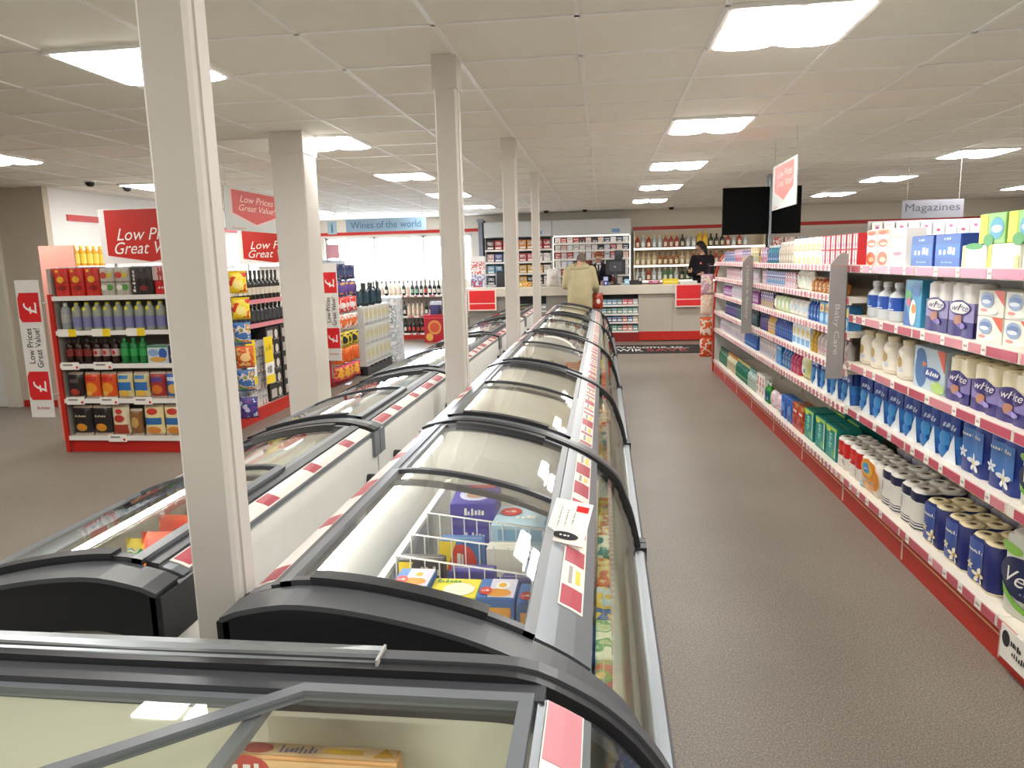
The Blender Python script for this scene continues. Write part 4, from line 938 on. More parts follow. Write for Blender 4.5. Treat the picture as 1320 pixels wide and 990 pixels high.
P['yelwhite'] = carton('cotton_pack', 0.115, 0.07, 0.098, C('#efece4'), [('e', 0.5, 0.35, 0.4, 0.26, C('#ecd07a')), ('e', 0.5, 0.75, 0.3, 0.14, C('#d8dce6')), ('r', 0.1, 0.05, 0.9, 0.14, C('#e8a84a'))], 'pack')
P['beige'] = tubec('lotion_bottle', 0.08, 0.185, '#ddd2c8', '#f0efec', lab='#e6dcc8')
P['tealb'] = tubec('mouthwash_bottle', 0.062, 0.165, '#2f8fa4', '#dfe8ea', lab='#2d6fae')
P['mixpink'] = sbox('tissue_box', 0.085, 0.15, ('#d9b8c8', '#8f6aa8', '#e8dcd8', '#c95a7a'))
P['mixpur'] = sbox('plaster_box', 0.08, 0.15, ('#6a5a9c', '#e6e2ea', '#9c3f7a', '#d9c95a'), sd=1)
P['mixyel'] = sbox('razor_pack', 0.075, 0.16, ('#e3cf7a', '#f0ece0', '#c98a3a', '#5a9ab0'), sd=2)
P['jar'] = tubec('food_jar', 0.085, 0.10, '#d9a86a', '#c93a3a', 'jar', '#e6c99a')
P['jar2'] = tubec('food_jar', 0.085, 0.11, '#cf9a6a', '#e9d8c8', 'jar', '#e0b88a')
P['leanw'] = bag('wipe_pack', 0.13, 0.07, 0.15, C('#e8e6e0'), [('e', 0.5, 0.5, 0.2, 0.3, C('#c9d8c0')), ('r', 0.2, 0.7, 0.8, 0.8, C('#d9b0b0'))], 'pack')
P['pinkw'] = sbox('cosmetic_box', 0.08, 0.13, ('#dba8b8', '#f0ecec', '#b8506a', '#e8d8dc'), sd=3)
P['blupur'] = sbox('medicine_box', 0.07, 0.13, ('#4f78b8', '#e8e8f0', '#9a5a9c', '#7ab0d0'), sd=4)
P['bluyel'] = carton('wipe_carton', 0.12, 0.08, 0.155, C('#3f86c0'), [('r', 0.1, 0.55, 0.9, 0.9, C('#efd66a')), ('e', 0.5, 0.3, 0.35, 0.2, C('#9cc8e0')), ('e', 0.4, 0.7, 0.2, 0.1, C('#e0863a'))], 'wipes carton')
P['blub'] = tubec('wash_bottle', 0.07, 0.165, '#3a78c4', '#d8dfe8', lab='#5a9ad8')
P['palegrn'] = bag('baby_wipes', 0.13, 0.07, 0.13, C('#cfe0b8'), [('e', 0.5, 0.5, 0.3, 0.25, C('#eef0e2'))], 'wipes pack')
P['whitew'] = bag('baby_wipes', 0.13, 0.07, 0.13, C('#eceae6'), [('e', 0.5, 0.5, 0.3, 0.25, C('#b8d0e0'))], 'wipes pack')
P['whpink'] = tubec('lotion_bottle', 0.075, 0.18, '#eee8e6', '#d8a0b0', lab='#ead6da')
P['gold'] = tubec('oil_bottle', 0.075, 0.18, '#d6b23a', '#b8862a', lab='#e0c85a')
P['whblu'] = carton('nappy_bag_box', 0.12, 0.07, 0.17, C('#e6ecf0'), [('r', 0.1, 0.1, 0.9, 0.4, C('#6aa8d8')), ('e', 0.5, 0.68, 0.3, 0.18, C('#e8c85a'))], 'box')
P['bluspray'] = tubec('deodorant_can', 0.06, 0.175, '#2f5fae', '#1f3f8c', 'can', '#6f9ad8')
P['navypur'] = tubec('deodorant_can', 0.06, 0.175, '#3f3a78', '#2a2a4c', 'can', '#7a5a9c')
P['yelpink'] = tubec('deodorant_can', 0.06, 0.175, '#e6c84a', '#d87a9a', 'can', '#f0dcc8')
P['blupack'] = bag('nappy_pack', 0.17, 0.09, 0.18, C('#2f6fb8'), [('e', 0.5, 0.6, 0.36, 0.2, C('#e0e8ee')), ('e', 0.5, 0.25, 0.3, 0.14, C('#7ab84a'))], 'nappy pack')
P['ygwipe'] = bag('wipe_pack', 0.24, 0.09, 0.185, C('#d8d69a'), [('e', 0.5, 0.4, 0.25, 0.2, C('#eef0dc')), ('e', 0.62, 0.35, 0.1, 0.1, C('#5f9ac8'))], 'pack')
P['pinkb'] = tubec('bubble_bath_bottle', 0.085, 0.185, '#dd6f94', '#e8a8bc', lab='#e890ac')
P['blubb'] = tubec('bubble_bath_bottle', 0.085, 0.185, '#6f9ad0', '#b8cbe6', lab='#9cbce0')
P['blusq'] = carton('nappy_pack', 0.19, 0.10, 0.165, C('#2878b8'), [('e', 0.5, 0.5, 0.36, 0.3, C('#3f98d0')), ('r', 0.1, 0.8, 0.9, 0.93, C('#9cc8e4'))], 'nappy pack')
P['whbox'] = sbox('towel_box', 0.11, 0.16, ('#ece8e6', '#d9b8c0', '#f2f0ee', '#b8c8dc'), sd=5)
P['clr'] = sbox('nappy_pack', 0.16, 0.20, ('#d8522c', '#e8b83a', '#2f8fae', '#c93a5a'), 18, 0.12, (), 'nappy pack', 6)
P['bluroll'] = rollpack('kitchen_roll_pack', 2, 1, 0.05, 0.19, C('#2f5fb4'), [('e', 0.5, 0.5, 0.3, 0.2, C('#6f9ce0'))], [], mat('#4a78c4', 0.6), cat='kitchen roll pack', top=False)
P['pinkbag'] = bag('towel_pack', 0.22, 0.10, 0.15, prt('#e6d0dc', '#d9a0b8', '#eee8ec', '#b8b0d8', scale=16), [], 'pack')
P['greenb'] = tubec('shampoo_bottle', 0.085, 0.20, '#4a9a4a', '#e6e8e0', lab='#3a7ab8')
P['redwh'] = carton('tissue_pack', 0.11, 0.08, 0.225, C('#eae6e2'), [('e', 0.5, 0.3, 0.2, 0.1, C('#c93a44')), ('e', 0.5, 0.6, 0.26, 0.1, C('#d8626a')), ('e', 0.6, 0.82, 0.2, 0.08, C('#b8303a'))], 'pack')
P['dred'] = tubec('shampoo_bottle', 0.075, 0.215, '#6a2f30', '#3f2022', lab='#a85a50')
P['palet'] = tubec('shampoo_bottle', 0.075, 0.21, '#cfe0dc', '#8fb8b0', lab='#e8eee8')
P['tealsh'] = tubec('shampoo_bottle', 0.08, 0.21, '#1f7a68', '#d8d0a0', lab='#3f9a80')
P['dgreen'] = tubec('shampoo_bottle', 0.08, 0.20, '#2f6a4a', '#204a34', lab='#4f8a6a')
P['creamsh'] = tubec('shampoo_bottle', 0.075, 0.205, '#e6dfc0', '#d8a04a', lab='#efe8d0')
P['dark'] = tubec('hair_spray_can', 0.06, 0.17, '#2a3a40', '#1a2226', 'can', '#3f6a70')
P['whsp'] = tubec('hair_spray_can', 0.06, 0.165, '#e8e6ea', '#c8a0b8', 'can', '#ddd0dc')
P['purp'] = tubec('hair_dye_bottle', 0.065, 0.15, '#a86aa8', '#e8e0e8', lab='#d8b8d8')
BCB = 'beyond the Baby Care blade'; 
MID0, MID1 = 4.80, 7.68
sh = ['bottom shelf', 'second shelf up', 'third shelf up', 'fourth shelf up', 'fifth shelf up', 'top shelf']
def W(k, a): return '%s, %s' % (a, sh[k])
A = 'past the Baby Care blade'
fill(MID0, MID1, FARZ[5], W(5, A), [(P['redtube'], 'red toothpaste box', 7), (P['yelwhite'], 'white and yellow cotton pack', 6), (P['beige'], 'beige lotion bottle', 6), (P['tealb'], 'teal mouthwash bottle', 6), (P['mixpink'], 'pink tissue box', 4), (P['mixyel'], 'yellow razor pack', 3)])
yy = MID0
for k in range(7): place(P['redtube'], '%s red toothpaste box of the upper layer, beyond the Baby Care blade on top' % ORD[k], (1.585, MID0 + 0.05 + 0.112 * k, FARZ[5] + 0.0995), RZ, 'upper layer of red toothpaste boxes')
for k in range(6): place(P['yelwhite'], '%s white and yellow cotton pack of the upper layer on the top shelf' % ORD[k], (1.585, MID0 + 7 * 0.112 + 0.0575 + 0.127 * k, FARZ[5] + 0.0995), RZ, 'upper layer of cotton packs')
fill(MID0 + 0.25, MID1, FARZ[4], W(4, A), [(P['jar'], 'tan food jar with red lid', 5), (P['jar2'], 'tan food jar with pale lid', 3), (P['leanw'], 'white wipe pack', 3), (P['pinkw'], 'pink and white cosmetic box', 4), (P['blupur'], 'blue and violet medicine box', 9), (P['pinkw'], 'pink and white cosmetic box', 2)])
fill(MID0 + 0.1, MID1, FARZ[3], W(3, A), [(P['bluyel'], 'blue and yellow wipes carton', 5), (P['blub'], 'blue wash bottle', 4), (P['whitew'], 'white baby wipes pack', 4), (P['palegrn'], 'pale green baby wipes pack', 4), (P['mixpur'], 'purple plaster box', 6)])
fill(MID0 + 0.1, MID1, FARZ[2], W(2, A), [(P['whpink'], 'white and pink lotion bottle', 8), (P['gold'], 'golden oil bottle', 2), (P['whblu'], 'white and blue nappy bag box', 4), (P['bluspray'], 'blue deodorant can', 9), (P['yelpink'], 'yellow and pink deodorant can', 4), (P['navypur'], 'navy and purple deodorant can', 5)])
fill(5.80, MID1, FARZ[1], W(1, A), [(P['ygwipe'], 'straw-coloured wipe pack', 1), (P['pinkb'], 'pink bubble bath bottle', 3), (P['blubb'], 'pale blue bubble bath bottle', 3), (P['blusq'], 'bright blue square nappy pack', 1), (P['whbox'], 'white towel box', 6)])
fill(5.86, MID1, FARZ[0], W(0, A), [(P['clr'], 'orange and red nappy pack', 2), (P['bluroll'], 'blue kitchen roll pack', 2), (P['pinkbag'], 'pink and white towel pack', 2), (P['greenb'], 'green and blue bottle', 2), (P['redwh'], 'white tissue pack with red motifs', 3), (P['dred'], 'dark red shampoo bottle', 3)])
A = 'past the Health and Beauty blade'
F0, F1 = 7.72, 10.27
fill(F0, F1, FARZ[5], W(5, A), [(P['mixyel'], 'yellow razor pack', 5), (P['mixpur'], 'purple and white box', 5), (P['mixpink'], 'pink tissue box', 5), (P['blupur'], 'blue and violet box', 9)])
fill(F0, F1, FARZ[4], W(4, A), [(P['whsp'], 'white and pink spray can', 14), (P['pinkw'], 'pink and white cosmetic box', 10)])
fill(F0, F1, FARZ[3], W(3, A), [(P['purp'], 'mauve hair dye bottle', 9), (P['whsp'], 'white and pink spray can', 12), (P['purp'], 'mauve hair dye bottle', 8)])
fill(F0, F1, FARZ[2], W(2, A), [(P['dark'], 'dark teal hair spray can', 16), (P['navypur'], 'navy and purple can', 12)])
fill(F0, F1, FARZ[1], W(1, A), [(P['blub'], 'blue wash bottle', 8), (P['whbox'], 'white towel box', 7), (P['whsp'], 'white spray can', 12)])
fill(F0, F1, FARZ[0], W(0, A), [(P['palet'], 'pale green shampoo bottle', 5), (P['tealsh'], 'teal shampoo bottle', 8), (P['creamsh'], 'cream shampoo bottle', 7), (P['dgreen'], 'dark green shampoo bottle', 7)])

# ------------------------------------------------------------------ left island: end display facing the viewer
GRIP = mat('#a7a29a', 0.5); EDGEW = mat('#eceae6', 0.4)
ex0, ex1, ey = -4.765, -3.60, 5.85
ES = [0.145, 0.48, 0.79, 1.08, 1.38]
r = thing('shelf_end_display', 'red-framed end display of crisps and drinks facing the viewer, left of the nearest column', 'shelving', (ex0, ey, 0))
WID = ex1 - ex0
m = MB(); m.box(0, 0.40, 0.0, WID, 0.43, 1.62, GRIP); m.obj('back_panel', r)
for x in (0, WID - 0.03):
    m = MB(); m.box(x, 0.02, 0.0, x + 0.03, 0.40, 1.38 if x else 1.62, GRIP); m.box(x - 0.004, 0.0, 0.0, x + 0.034, 0.022, 1.40, RED); m.obj('side_panel', r)
m = MB(); m.box(0.035, 0.03, 0.0, WID - 0.035, 0.06, 0.115, RED); m.obj('plinth', r)
for q, z in enumerate(ES):
    s = MB(); s.box(0.032, 0.02, z - 0.02, WID - 0.032, 0.40, z, SHF); s.box(0.035, 0.0, z - 0.035, WID - 0.035, 0.02, z + 0.004, EDGEW)
    so = s.obj('shelf', r); t = MB(); yel = q == 3
    for x in ((0.06, 0.38, 0.70) if q in (3, 1) else (0.05, 0.36) if q == 2 else (0.42,) if q == 0 else ()):
        t.box(x, -0.006, z - 0.045, x + 0.17, -0.001, z + 0.02, PAPER)
        if yel: t.box(x + 0.10, -0.007, z - 0.045, x + 0.17, -0.0062, z + 0.02, YEL)
        else: t.box(x + 0.14, -0.007, z - 0.035, x + 0.16, -0.0062, z - 0.015, REDL); t.box(x + 0.02, -0.007, z - 0.01, x + 0.11, -0.0062, z + 0.004, mat('#8a8688', 0.6))
        t.obj('ticket', so); t = MB()
def eput(p, x, q, label, group=None, y=None):
    return place(p, label, (ex0 + x, (ey + 0.03 if y is None else y) + p.d / 2, ES[q] + 0.0006), 0, group)
WH2 = C('#e4e2de')
rp = rollpack('can_pack', 2, 2, 0.034, 0.24, C('#c62a20'), [('e', 0.5, 0.6, 0.24, 0.12, C('#e8b02a')), ('e', 0.3, 0.9, 0.1, 0.05, C('#e6c22a')), ('e', 0.6, 0.3, 0.3, 0.1, C('#8d1a16'))], [(0.48, 0.5, C('#7a1512'))], STEEL, cat='can pack')
rps = rollpack('can_pack', 2, 2, 0.034, 0.23, C('#b9b3a6'), [('e', 0.3, 0.75, 0.22, 0.12, C('#c94a3a')), ('e', 0.7, 0.3, 0.22, 0.12, C('#5a9a4a')), ('e', 0.7, 0.75, 0.2, 0.1, C('#d8c04a')), ('e', 0.3, 0.3, 0.2, 0.1, C('#e8e4dc'))], [(0.48, 0.52, C('#6a645a'))], STEEL, cat='can pack')
rpk = rollpack('can_pack', 3, 2, 0.034, 0.235, C('#2c2626'), [('r', 0.1, 0.6, 0.9, 0.8, C('#463c3a')), ('tv', '~6', 0.1, 0.1, 0.24, 0.9, C('#d8d2cc'), 1), ('e', 0.6, 0.25, 0.2, 0.1, C('#7a2420'))], [(0.48, 0.51, C('#120f10'))], STEEL, cat='can pack')
rpd = rollpack('can_pack', 3, 2, 0.034, 0.235, C('#c92428'), [('r', 0.0, 0.52, 1, 0.98, C('#c9b3ae')), ('e', 0.5, 0.75, 0.3, 0.1, C('#b8484a')), ('t', '~5', 0.2, 0.2, 0.8, 0.3, C('#e8c8c4'))], [(0.48, 0.51, C('#7a1a1c'))], STEEL, cat='can pack')
for k in range(3): eput(rp, 0.115 + 0.145 * k, 4, 'red and gold can pack on top of the end display, %s from the left' % ORD[k], 'red can packs')
for k in range(2): eput(rps, 0.545 + 0.14 * k, 4, 'silver mixed can pack on top of the end display, %s of two' % ('left', 'right')[k], 'silver can packs')
eput(rpk, 0.865, 4, 'black can pack on top of the end display'); eput(rpd, 1.075, 4, 'red and pale pink can pack on top of the end display')
wb = bottle('water_bottle', 0.085, 0.085, 0.245, C('#9aa0a0', 0.2), C('#d8d8d4'), C('#a8aaa6'), [], neck=0.88, nw=0.4, lz=(0.3, 0.6))
wy = bottle('water_bottle', 0.085, 0.085, 0.245, C('#9aa092', 0.2), C('#e0d23a'), C('#7a7aa8'), [('s', 0.5, 0.78, 0.26, 0.1, 6, C('#e6dc3a'))], neck=0.88, nw=0.5, lz=(0.12, 0.5))
eput(wb, 0.10, 3, 'clear water bottle with plain label at the left of the end display')
for k in range(10): eput(wy, 0.205 + 0.098 * k, 3, 'clear bottle with yellow star neck tag, %s from the left on the end display' % ORD[k], 'bottles with yellow neck tags')
ck = bottle('cola_bottle', 0.075, 0.075, 0.225, C('#2a1512', 0.2), C('#2a2422'), C('#7a2422'), [], neck=0.85, nw=0.38, lz=(0.3, 0.58))
cr_ = bottle('cola_bottle', 0.075, 0.075, 0.225, C('#2f1816', 0.2), C('#24201e'), C('#c4a8a4'), [('e', 0.5, 0.44, 0.2, 0.08, C('#b82424'))], neck=0.85, nw=0.38, lz=(0.3, 0.58))
gb = bottle('lemonade_bottle', 0.075, 0.075, 0.225, C('#1c7a3a', 0.2), C('#2a8a4a'), C('#2f9a4f'), [], neck=0.85, nw=0.38, lz=(0.3, 0.58))
for k in range(3): eput(ck, 0.105 + 0.085 * k, 2, 'dark cola bottle on the end display, %s from the left' % ORD[k], 'dark cola bottles')
for k in range(3): eput(cr_, 0.365 + 0.085 * k, 2, 'cola bottle with pale label on the end display, %s after the dark ones' % ORD[k], 'pale label cola bottles')
for k in range(3): eput(gb, 0.625 + 0.085 * k, 2, 'green lemonade bottle on the end display, %s after the colas' % ORD[k], 'green lemonade bottles')
p = carton('biscuit_box', 0.19, 0.12, 0.155, C('#c9d2d8'), [('e', 0.3, 0.6, 0.25, 0.2, C('#8aa8d0')), ('e', 0.75, 0.55, 0.2, 0.3, C('#2f5fae')), ('e', 0.5, 0.22, 0.4, 0.14, C('#d0a04a')), ('r', 0.0, 0.9, 1, 1, C('#3a8a5a'))], 'biscuit box')
eput(p, 0.945, 2, 'pale blue biscuit box right of the green lemonade bottles'); 
p = carton('biscuit_box', 0.08, 0.12, 0.15, C('#2c2f6a'), [('e', 0.5, 0.4, 0.3, 0.2, C('#d8d06a'))], 'biscuit box'); eput(p, 1.085, 2, 'dark blue biscuit box at the right of the end display')
def crisp(c, items, seed=0, h=0.235, w=0.152): return bag('crisp_bag', w, 0.08, h, C(c, 0.28), items, 'crisps', C('#c9b8a8', 0.3))
kb = crisp('#2a2224', [('e', 0.5, 0.25, 0.3, 0.13, C('#a8382c')), ('r', 0.2, 0.6, 0.8, 0.75, C('#544a4c'))])
oc = crisp('#dd5420', [('e', 0.5, 0.4, 0.36, 0.2, C('#e8922c')), ('r', 0.15, 0.66, 0.85, 0.84, C('#c92c1c')), ('e', 0.35, 0.2, 0.2, 0.1, C('#f0b84a'))])
bc = crisp('#d8cf9a', [('r', 0.08, 0.3, 0.92, 0.62, C('#2f6fb4')), ('e', 0.5, 0.2, 0.34, 0.12, C('#e6bc4a')), ('r', 0.2, 0.74, 0.8, 0.88, C('#3f7fc0'))])
rc = crisp('#a83432', [('e', 0.5, 0.34, 0.34, 0.17, C('#d8742c')), ('r', 0.15, 0.62, 0.85, 0.8, C('#5a3f8a'))])
bl = crisp('#3a68b4', [('e', 0.5, 0.36, 0.34, 0.18, C('#e0b05a')), ('r', 0.15, 0.66, 0.85, 0.8, C('#cfd8e6'))])
for (pp, l), x in zip([(kb, 'black crisp bag at the left of the lower crisp shelf, end display'), (oc, 'orange crisp bag on the end display, left of two'), (oc, 'orange crisp bag on the end display, right of two'), (bc, 'straw and blue crisp bag on the end display, left of two'), (bc, 'straw and blue crisp bag on the end display, right of two'), (rc, 'dark red crisp bag on the end display'), (bl, 'blue crisp bag at the right of the end display')],
                      (0.12, 0.28, 0.435, 0.59, 0.745, 0.90, 1.05)): eput(pp, x, 1, l)
bk = crisp('#241f20', [('e', 0.5, 0.28, 0.28, 0.13, C('#d8902c')), ('t', '~6', 0.2, 0.62, 0.8, 0.7, C('#cfc3a8'))], h=0.27, w=0.19)
wc = crisp('#e2d6b4', [('e', 0.5, 0.55, 0.3, 0.12, C('#b8322c')), ('r', 0.08, 0.06, 0.92, 0.36, C('#a8402c')), ('e', 0.5, 0.78, 0.2, 0.08, C('#c93a34'))], h=0.28, w=0.17)
br = crisp('#8a5f3a', [('e', 0.5, 0.5, 0.3, 0.2, C('#c9a05a'))], h=0.24, w=0.12)
sb2 = crisp('#ead9a2', [('r', 0.08, 0.36, 0.92, 0.58, C('#2f6aa8')), ('e', 0.5, 0.18, 0.36, 0.12, C('#d88a3a')), ('e', 0.5, 0.78, 0.28, 0.1, C('#c9342c'))], h=0.28, w=0.19)
for (pp, l), x in zip([(bk, 'large black crisp bag on the lowest display shelf, left of two'), (bk, 'large black crisp bag on the lowest display shelf, right of two'), (wc, 'cream and red crisp bag on the lowest display shelf'), (br, 'small brown snack bag on the lowest display shelf'), (sb2, 'cream bag with blue band on the lowest display shelf, left of two'), (sb2, 'cream bag with blue band on the lowest display shelf, right of two')],
                      (0.145, 0.335, 0.515, 0.66, 0.83, 1.02)): eput(pp, x, 0, l)

# signs
def sign_text(mb, surf, items): mb.deco(surf, items, 0.0015)
def pentagon(u0, v0, u1, v1, tip, m): return ('p', [(u0, v1), (u0, v0 + tip), ((u0 + u1) / 2, v0), (u1, v0 + tip), (u1, v1)], m)
def header(x, y, z0, z1, w, label, name='header_board'):
    o = thing(name, label, 'sign', (x, y, 0))
    m = MB(); m.box(0, 0, z0, w, 0.02, z1, WH2)
    s = flat(0, w, z0, z1, 0)
    m.deco(s, [pentagon(0.06, 0.02, 0.94, 0.98, 0.13, RED), ('t', '~4', 0.60, 0.80, 0.74, 0.84, C('#e8b0a8')), ('t', 'Low Prices', 0.17, 0.42, 0.86, 0.64, PAPER, 0.05), ('t', 'Great Value!', 0.12, 0.17, 0.88, 0.39, PAPER, 0.05)])
    m.obj('board', o)
    m = MB(); m.tube([(0.1, 0.03, 0), (0.1, 0.03, z0 + 0.1)], 0.01, LGREY); m.tube([(w - 0.1, 0.03, 0), (w - 0.1, 0.03, z0 + 0.1)], 0.01, LGREY); m.obj('post', o)
header(-4.53, 6.30, 1.655, 2.14, 0.95, 'red header board with Low Prices lettering above the end display')
header(-4.67, 9.15, 1.64, 2.08, 0.95, 'red header board with Low Prices lettering behind the wide white column')
# pale pink card behind top cans
m = MB(); m.box(-5.15, 6.285, 0.0, -4.80, 6.30, 1.83, mat('#e3a294', 0.5)); tag(m.obj('backing_card'), 'pale pink card standing behind the red can packs', 'card')
def pound_blade(p0, p1, zb, zt, y0, label):
    """white promotional blade with two red pound flags; seen flat from -y, between x p0..p1"""
    o = thing('promotional_sign', label, 'sign', (0, 0, 0))
    w = p1 - p0; h = zt - zb
    m = MB(); m.box(p0, y0, zb, p1, y0 + 0.012, zt, WH2); s = flat(p0, p1, zb, zt, y0)
    it = []
    for v in (0.70, 0.13):
        it.append(('p', [(0.04, v + 0.03), (0.04 + 0.0, v + 0.17), (0.14, v + 0.21), (0.96, v + 0.21), (0.96, v), (0.14, v)], REDL)); it.append(('tv', '£', 0.25, v + 0.06, 0.82, v + 0.14, PAPER, 1))
    it += [('tv', 'Low Prices', 0.22, 0.40, 0.48, 0.655, INK, 1), ('tv', 'Great Value!', 0.56, 0.37, 0.82, 0.655, INK, 1), ('t', '~6', 0.3, 0.06, 0.85, 0.085, C('#c98a8a'))]
    m.deco(s, it); m.obj('panel', o)
    m = MB(); m.tube([(p1, y0 + 0.02, zb + 0.2), (p1 + 0.03, y0 + 0.06, zb + 0.2)], 0.006, LGREY); m.tube([(p1, y0 + 0.02, zt - 0.2), (p1 + 0.03, y0 + 0.06, zt - 0.2)], 0.006, LGREY); m.obj('bracket', o)
    return o
o = pound_blade(-5.02, -4.80, 0.33, 1.53, 5.80, 'white blade with two red pound flags at the left of the end display')
o = pound_blade(-3.615, -3.40, 0.36, 1.62, 9.20, 'white blade with two red pound flags beside the hanging snack bags')
m = MB(); m.box(-3.56, 9.30, 1.64, -3.37, 9.31, 1.92, ACRYL); m.box(-3.55, 9.297, 1.68, -3.38, 9.30, 1.86, mat('#d8a0b0', 0.5)); tag(m.obj('leaflet'), 'faded pink leaflet above the farther pound blade, against the bright window', 'leaflet')

# island behind the end display, shelves facing the right
ix = -3.60
r = thing('island_shelving', 'left island shelving with red plinth, behind the nearest column, stacked with drinks', 'shelving', (ix, 6.34, 0))
LI = 2.5
m = MB(); m.box(-1.0, 0, 0.10, -0.50, LI, 1.24, GRIP); m.obj('core_panel', r)
m = MB(); m.box(-0.5, 0, 0.0, 0.0, LI, 0.10, RED); m.box(0.0, 0, 0.0, 0.01, LI, 0.10, RED); m.obj('plinth', r)
for z in (0.13, 1.0, 1.25):
    s = MB(); s.box(-0.5, 0.0, z - 0.03, -0.0 if z < 0.2 else -0.05, LI, z, SHF); s.box(-0.002 if z < 0.2 else -0.05, 0, z - 0.04, 0.012 if z < 0.2 else -0.035, LI, z + 0.006, TKP if z > 0.2 else RED); s.obj('shelf', r)
def iput(p, y, z, label, group=None, x=ix - 0.06, rz=PI / 2): return place(p, label, (x - p.d / 2, y, z + 0.0006), rz, group)
winep = bottle('wine_bottle', 0.078, 0.078, 0.31, C('#22261f', 0.15), C('#2a2420'), C('#cfc8b8'), [], neck=0.72, nw=0.36, lz=(0.18, 0.42), n=10)
for k in range(12): iput(winep, 6.95 + 0.10 * k, 1.25, 'dark wine bottle on the island top shelf, %s from the front' % ORD[k], 'dark wine bottles on the island')
crate = rollpack('can_crate', 6, 4, 0.033, 0.165, C('#c2c2c2'), [('r', 0.02, 0.02, 0.98, 0.30, C('#b04440')), ('r', 0.04, 0.5, 0.96, 0.62, C('#8f9298')), ('t', '~8', 0.1, 0.1, 0.9, 0.24, C('#e8e4e0'))], [(0.0, 0.32, C('#d8d6d2')), (0.9, 0.97, C('#8f9294'))], STEEL, cat='can crate')
for k in range(4): iput(crate, 7.30, 0.131 + 0.1745 * k, 'silver can crate on the island, %s of its stack' % ('bottom', 'second', 'third', 'topmost')[k], 'silver can crates', ix - 0.025)
dkb = bottle('dark_bottle', 0.08, 0.08, 0.21, C('#1c1e22', 0.2), C('#26262a'), C('#34363c'), [], neck=0.76, n=9)
for k in range(14): iput(dkb, 6.80 + 0.10 * k, 1.0, 'dark bottle on the island middle shelf, %s from the front' % ORD[k], 'dark bottles on the island')
crate2 = rollpack('can_crate', 6, 4, 0.033, 0.165, C('#9aa6bc'), [('r', 0.05, 0.3, 0.95, 0.7, C('#5f7fb0')), ('e', 0.5, 0.5, 0.3, 0.2, C('#c8d0dc'))], [], STEEL, cat='can crate')
for k in range(3): iput(crate2, 6.86, 0.131 + 0.1745 * k, 'blue-grey can crate at the island front, %s of its stack' % ('bottom', 'middle', 'topmost')[k], 'blue-grey can crates', ix - 0.025)
blk = carton('beer_case', 0.33, 0.26, 0.16, C('#2a282a'), [('r', 0.1, 0.2, 0.5, 0.8, C('#b8b4ae')), ('e', 0.75, 0.5, 0.12, 0.3, C('#d8d2c8')), ('r', 0.55, 0.1, 0.95, 0.2, C('#8a8680'))], 'beer case')
for k in range(5): iput(blk, 7.71, 0.131 + 0.162 * k, 'black beer case on the island, %s of its stack' % ('bottom', 'second', 'third', 'fourth', 'topmost')[k], 'black beer cases', ix - 0.025)
for k in range(5): iput(blk, 8.07, 0.131 + 0.162 * k, 'black beer case beside the wide column, %s of its stack' % ('bottom', 'second', 'third', 'fourth', 'topmost')[k], 'black beer cases', ix - 0.02)
for (y, z0, z1, l) in ((7.02, 0.40, 0.86, 'nearer'), (7.42, 0.36, 0.86, 'farther')):
    m = MB(); x = ix + 0.05
    m.box(x, y - 0.10, z0, x + 0.003, y + 0.10, z1, PAPER)
    m.deco(lambda u, v, off: (x + 0.003 + off, y - 0.10 + 0.20 * u, z0 + (z1 - z0) * v), [('r', 0, 0.45, 1, 1, YEL), ('r', 0, 0, 1, 0.18, YEL), ('t', '~4', 0.15, 0.7, 0.85, 0.85, C('#c9a81c')), ('t', '~3', 0.2, 0.22, 0.8, 0.40, C('#7a7a88'))])
    tag(m.obj('price_poster'), 'yellow and white price poster on the can crates, %s one' % l, 'poster')
# clip strip of bags at its corner
hb = [bag('snack_bag', 0.17, 0.07, 0.21, prt('#e8c51c', '#f0d84a', '#d83a2a', scale=14), [('e', 0.5, 0.4, 0.3, 0.2, C('#f2e08a'))], 'snack bag', C('#d8b81c')),
      bag('snack_bag', 0.17, 0.07, 0.21, prt('#3f6aa8', '#c9d2dc', '#d8862c', '#4f9a5a', scale=20, seed=2), [], 'snack bag', C('#4a78b0')),
      bag('snack_bag', 0.17, 0.07, 0.21, prt('#e0762a', '#c94a24', '#e8b86a', scale=16, seed=3), [('e', 0.5, 0.5, 0.3, 0.2, C('#f0c98a'))], 'snack bag', C('#d8642a')),
      bag('snack_bag', 0.17, 0.07, 0.21, prt('#6a3f8a', '#2f3f8c', '#c9c0d8', scale=16, seed=4), [], 'snack bag', C('#4a3a80'))]
st = thing('clip_strip', 'clear hanging strip of snack bags at the island corner', 'display strip', (-3.50, 6.74, 0))
m = MB(); m.box(-0.02, 0.0, 0.10, 0.02, 0.004, 1.62, ACRYL); m.tube([(-0.11, 0.0, 1.60), (0.0, 0.002, 1.60)], 0.004, LGREY); m.obj('strip', st)
for k, (d, z) in enumerate(((0, 1.35), (0, 1.10), (1, 0.86), (2, 0.63), (1, 0.40), (3, 0.13))):
    place(hb[d], ('upper bright yellow snack bag hanging at the island corner', 'lower bright yellow snack bag hanging at the island corner', 'blue and white snack bag hanging under the yellow ones', 'orange snack bag hanging at the island corner', 'blue snack bag hanging below the orange one', 'purple snack bag hanging lowest at the island corner')[k], (-3.46 + 0.012 * (k % 2), 6.70, z), 0.55, 'snack bags on the corner strip')

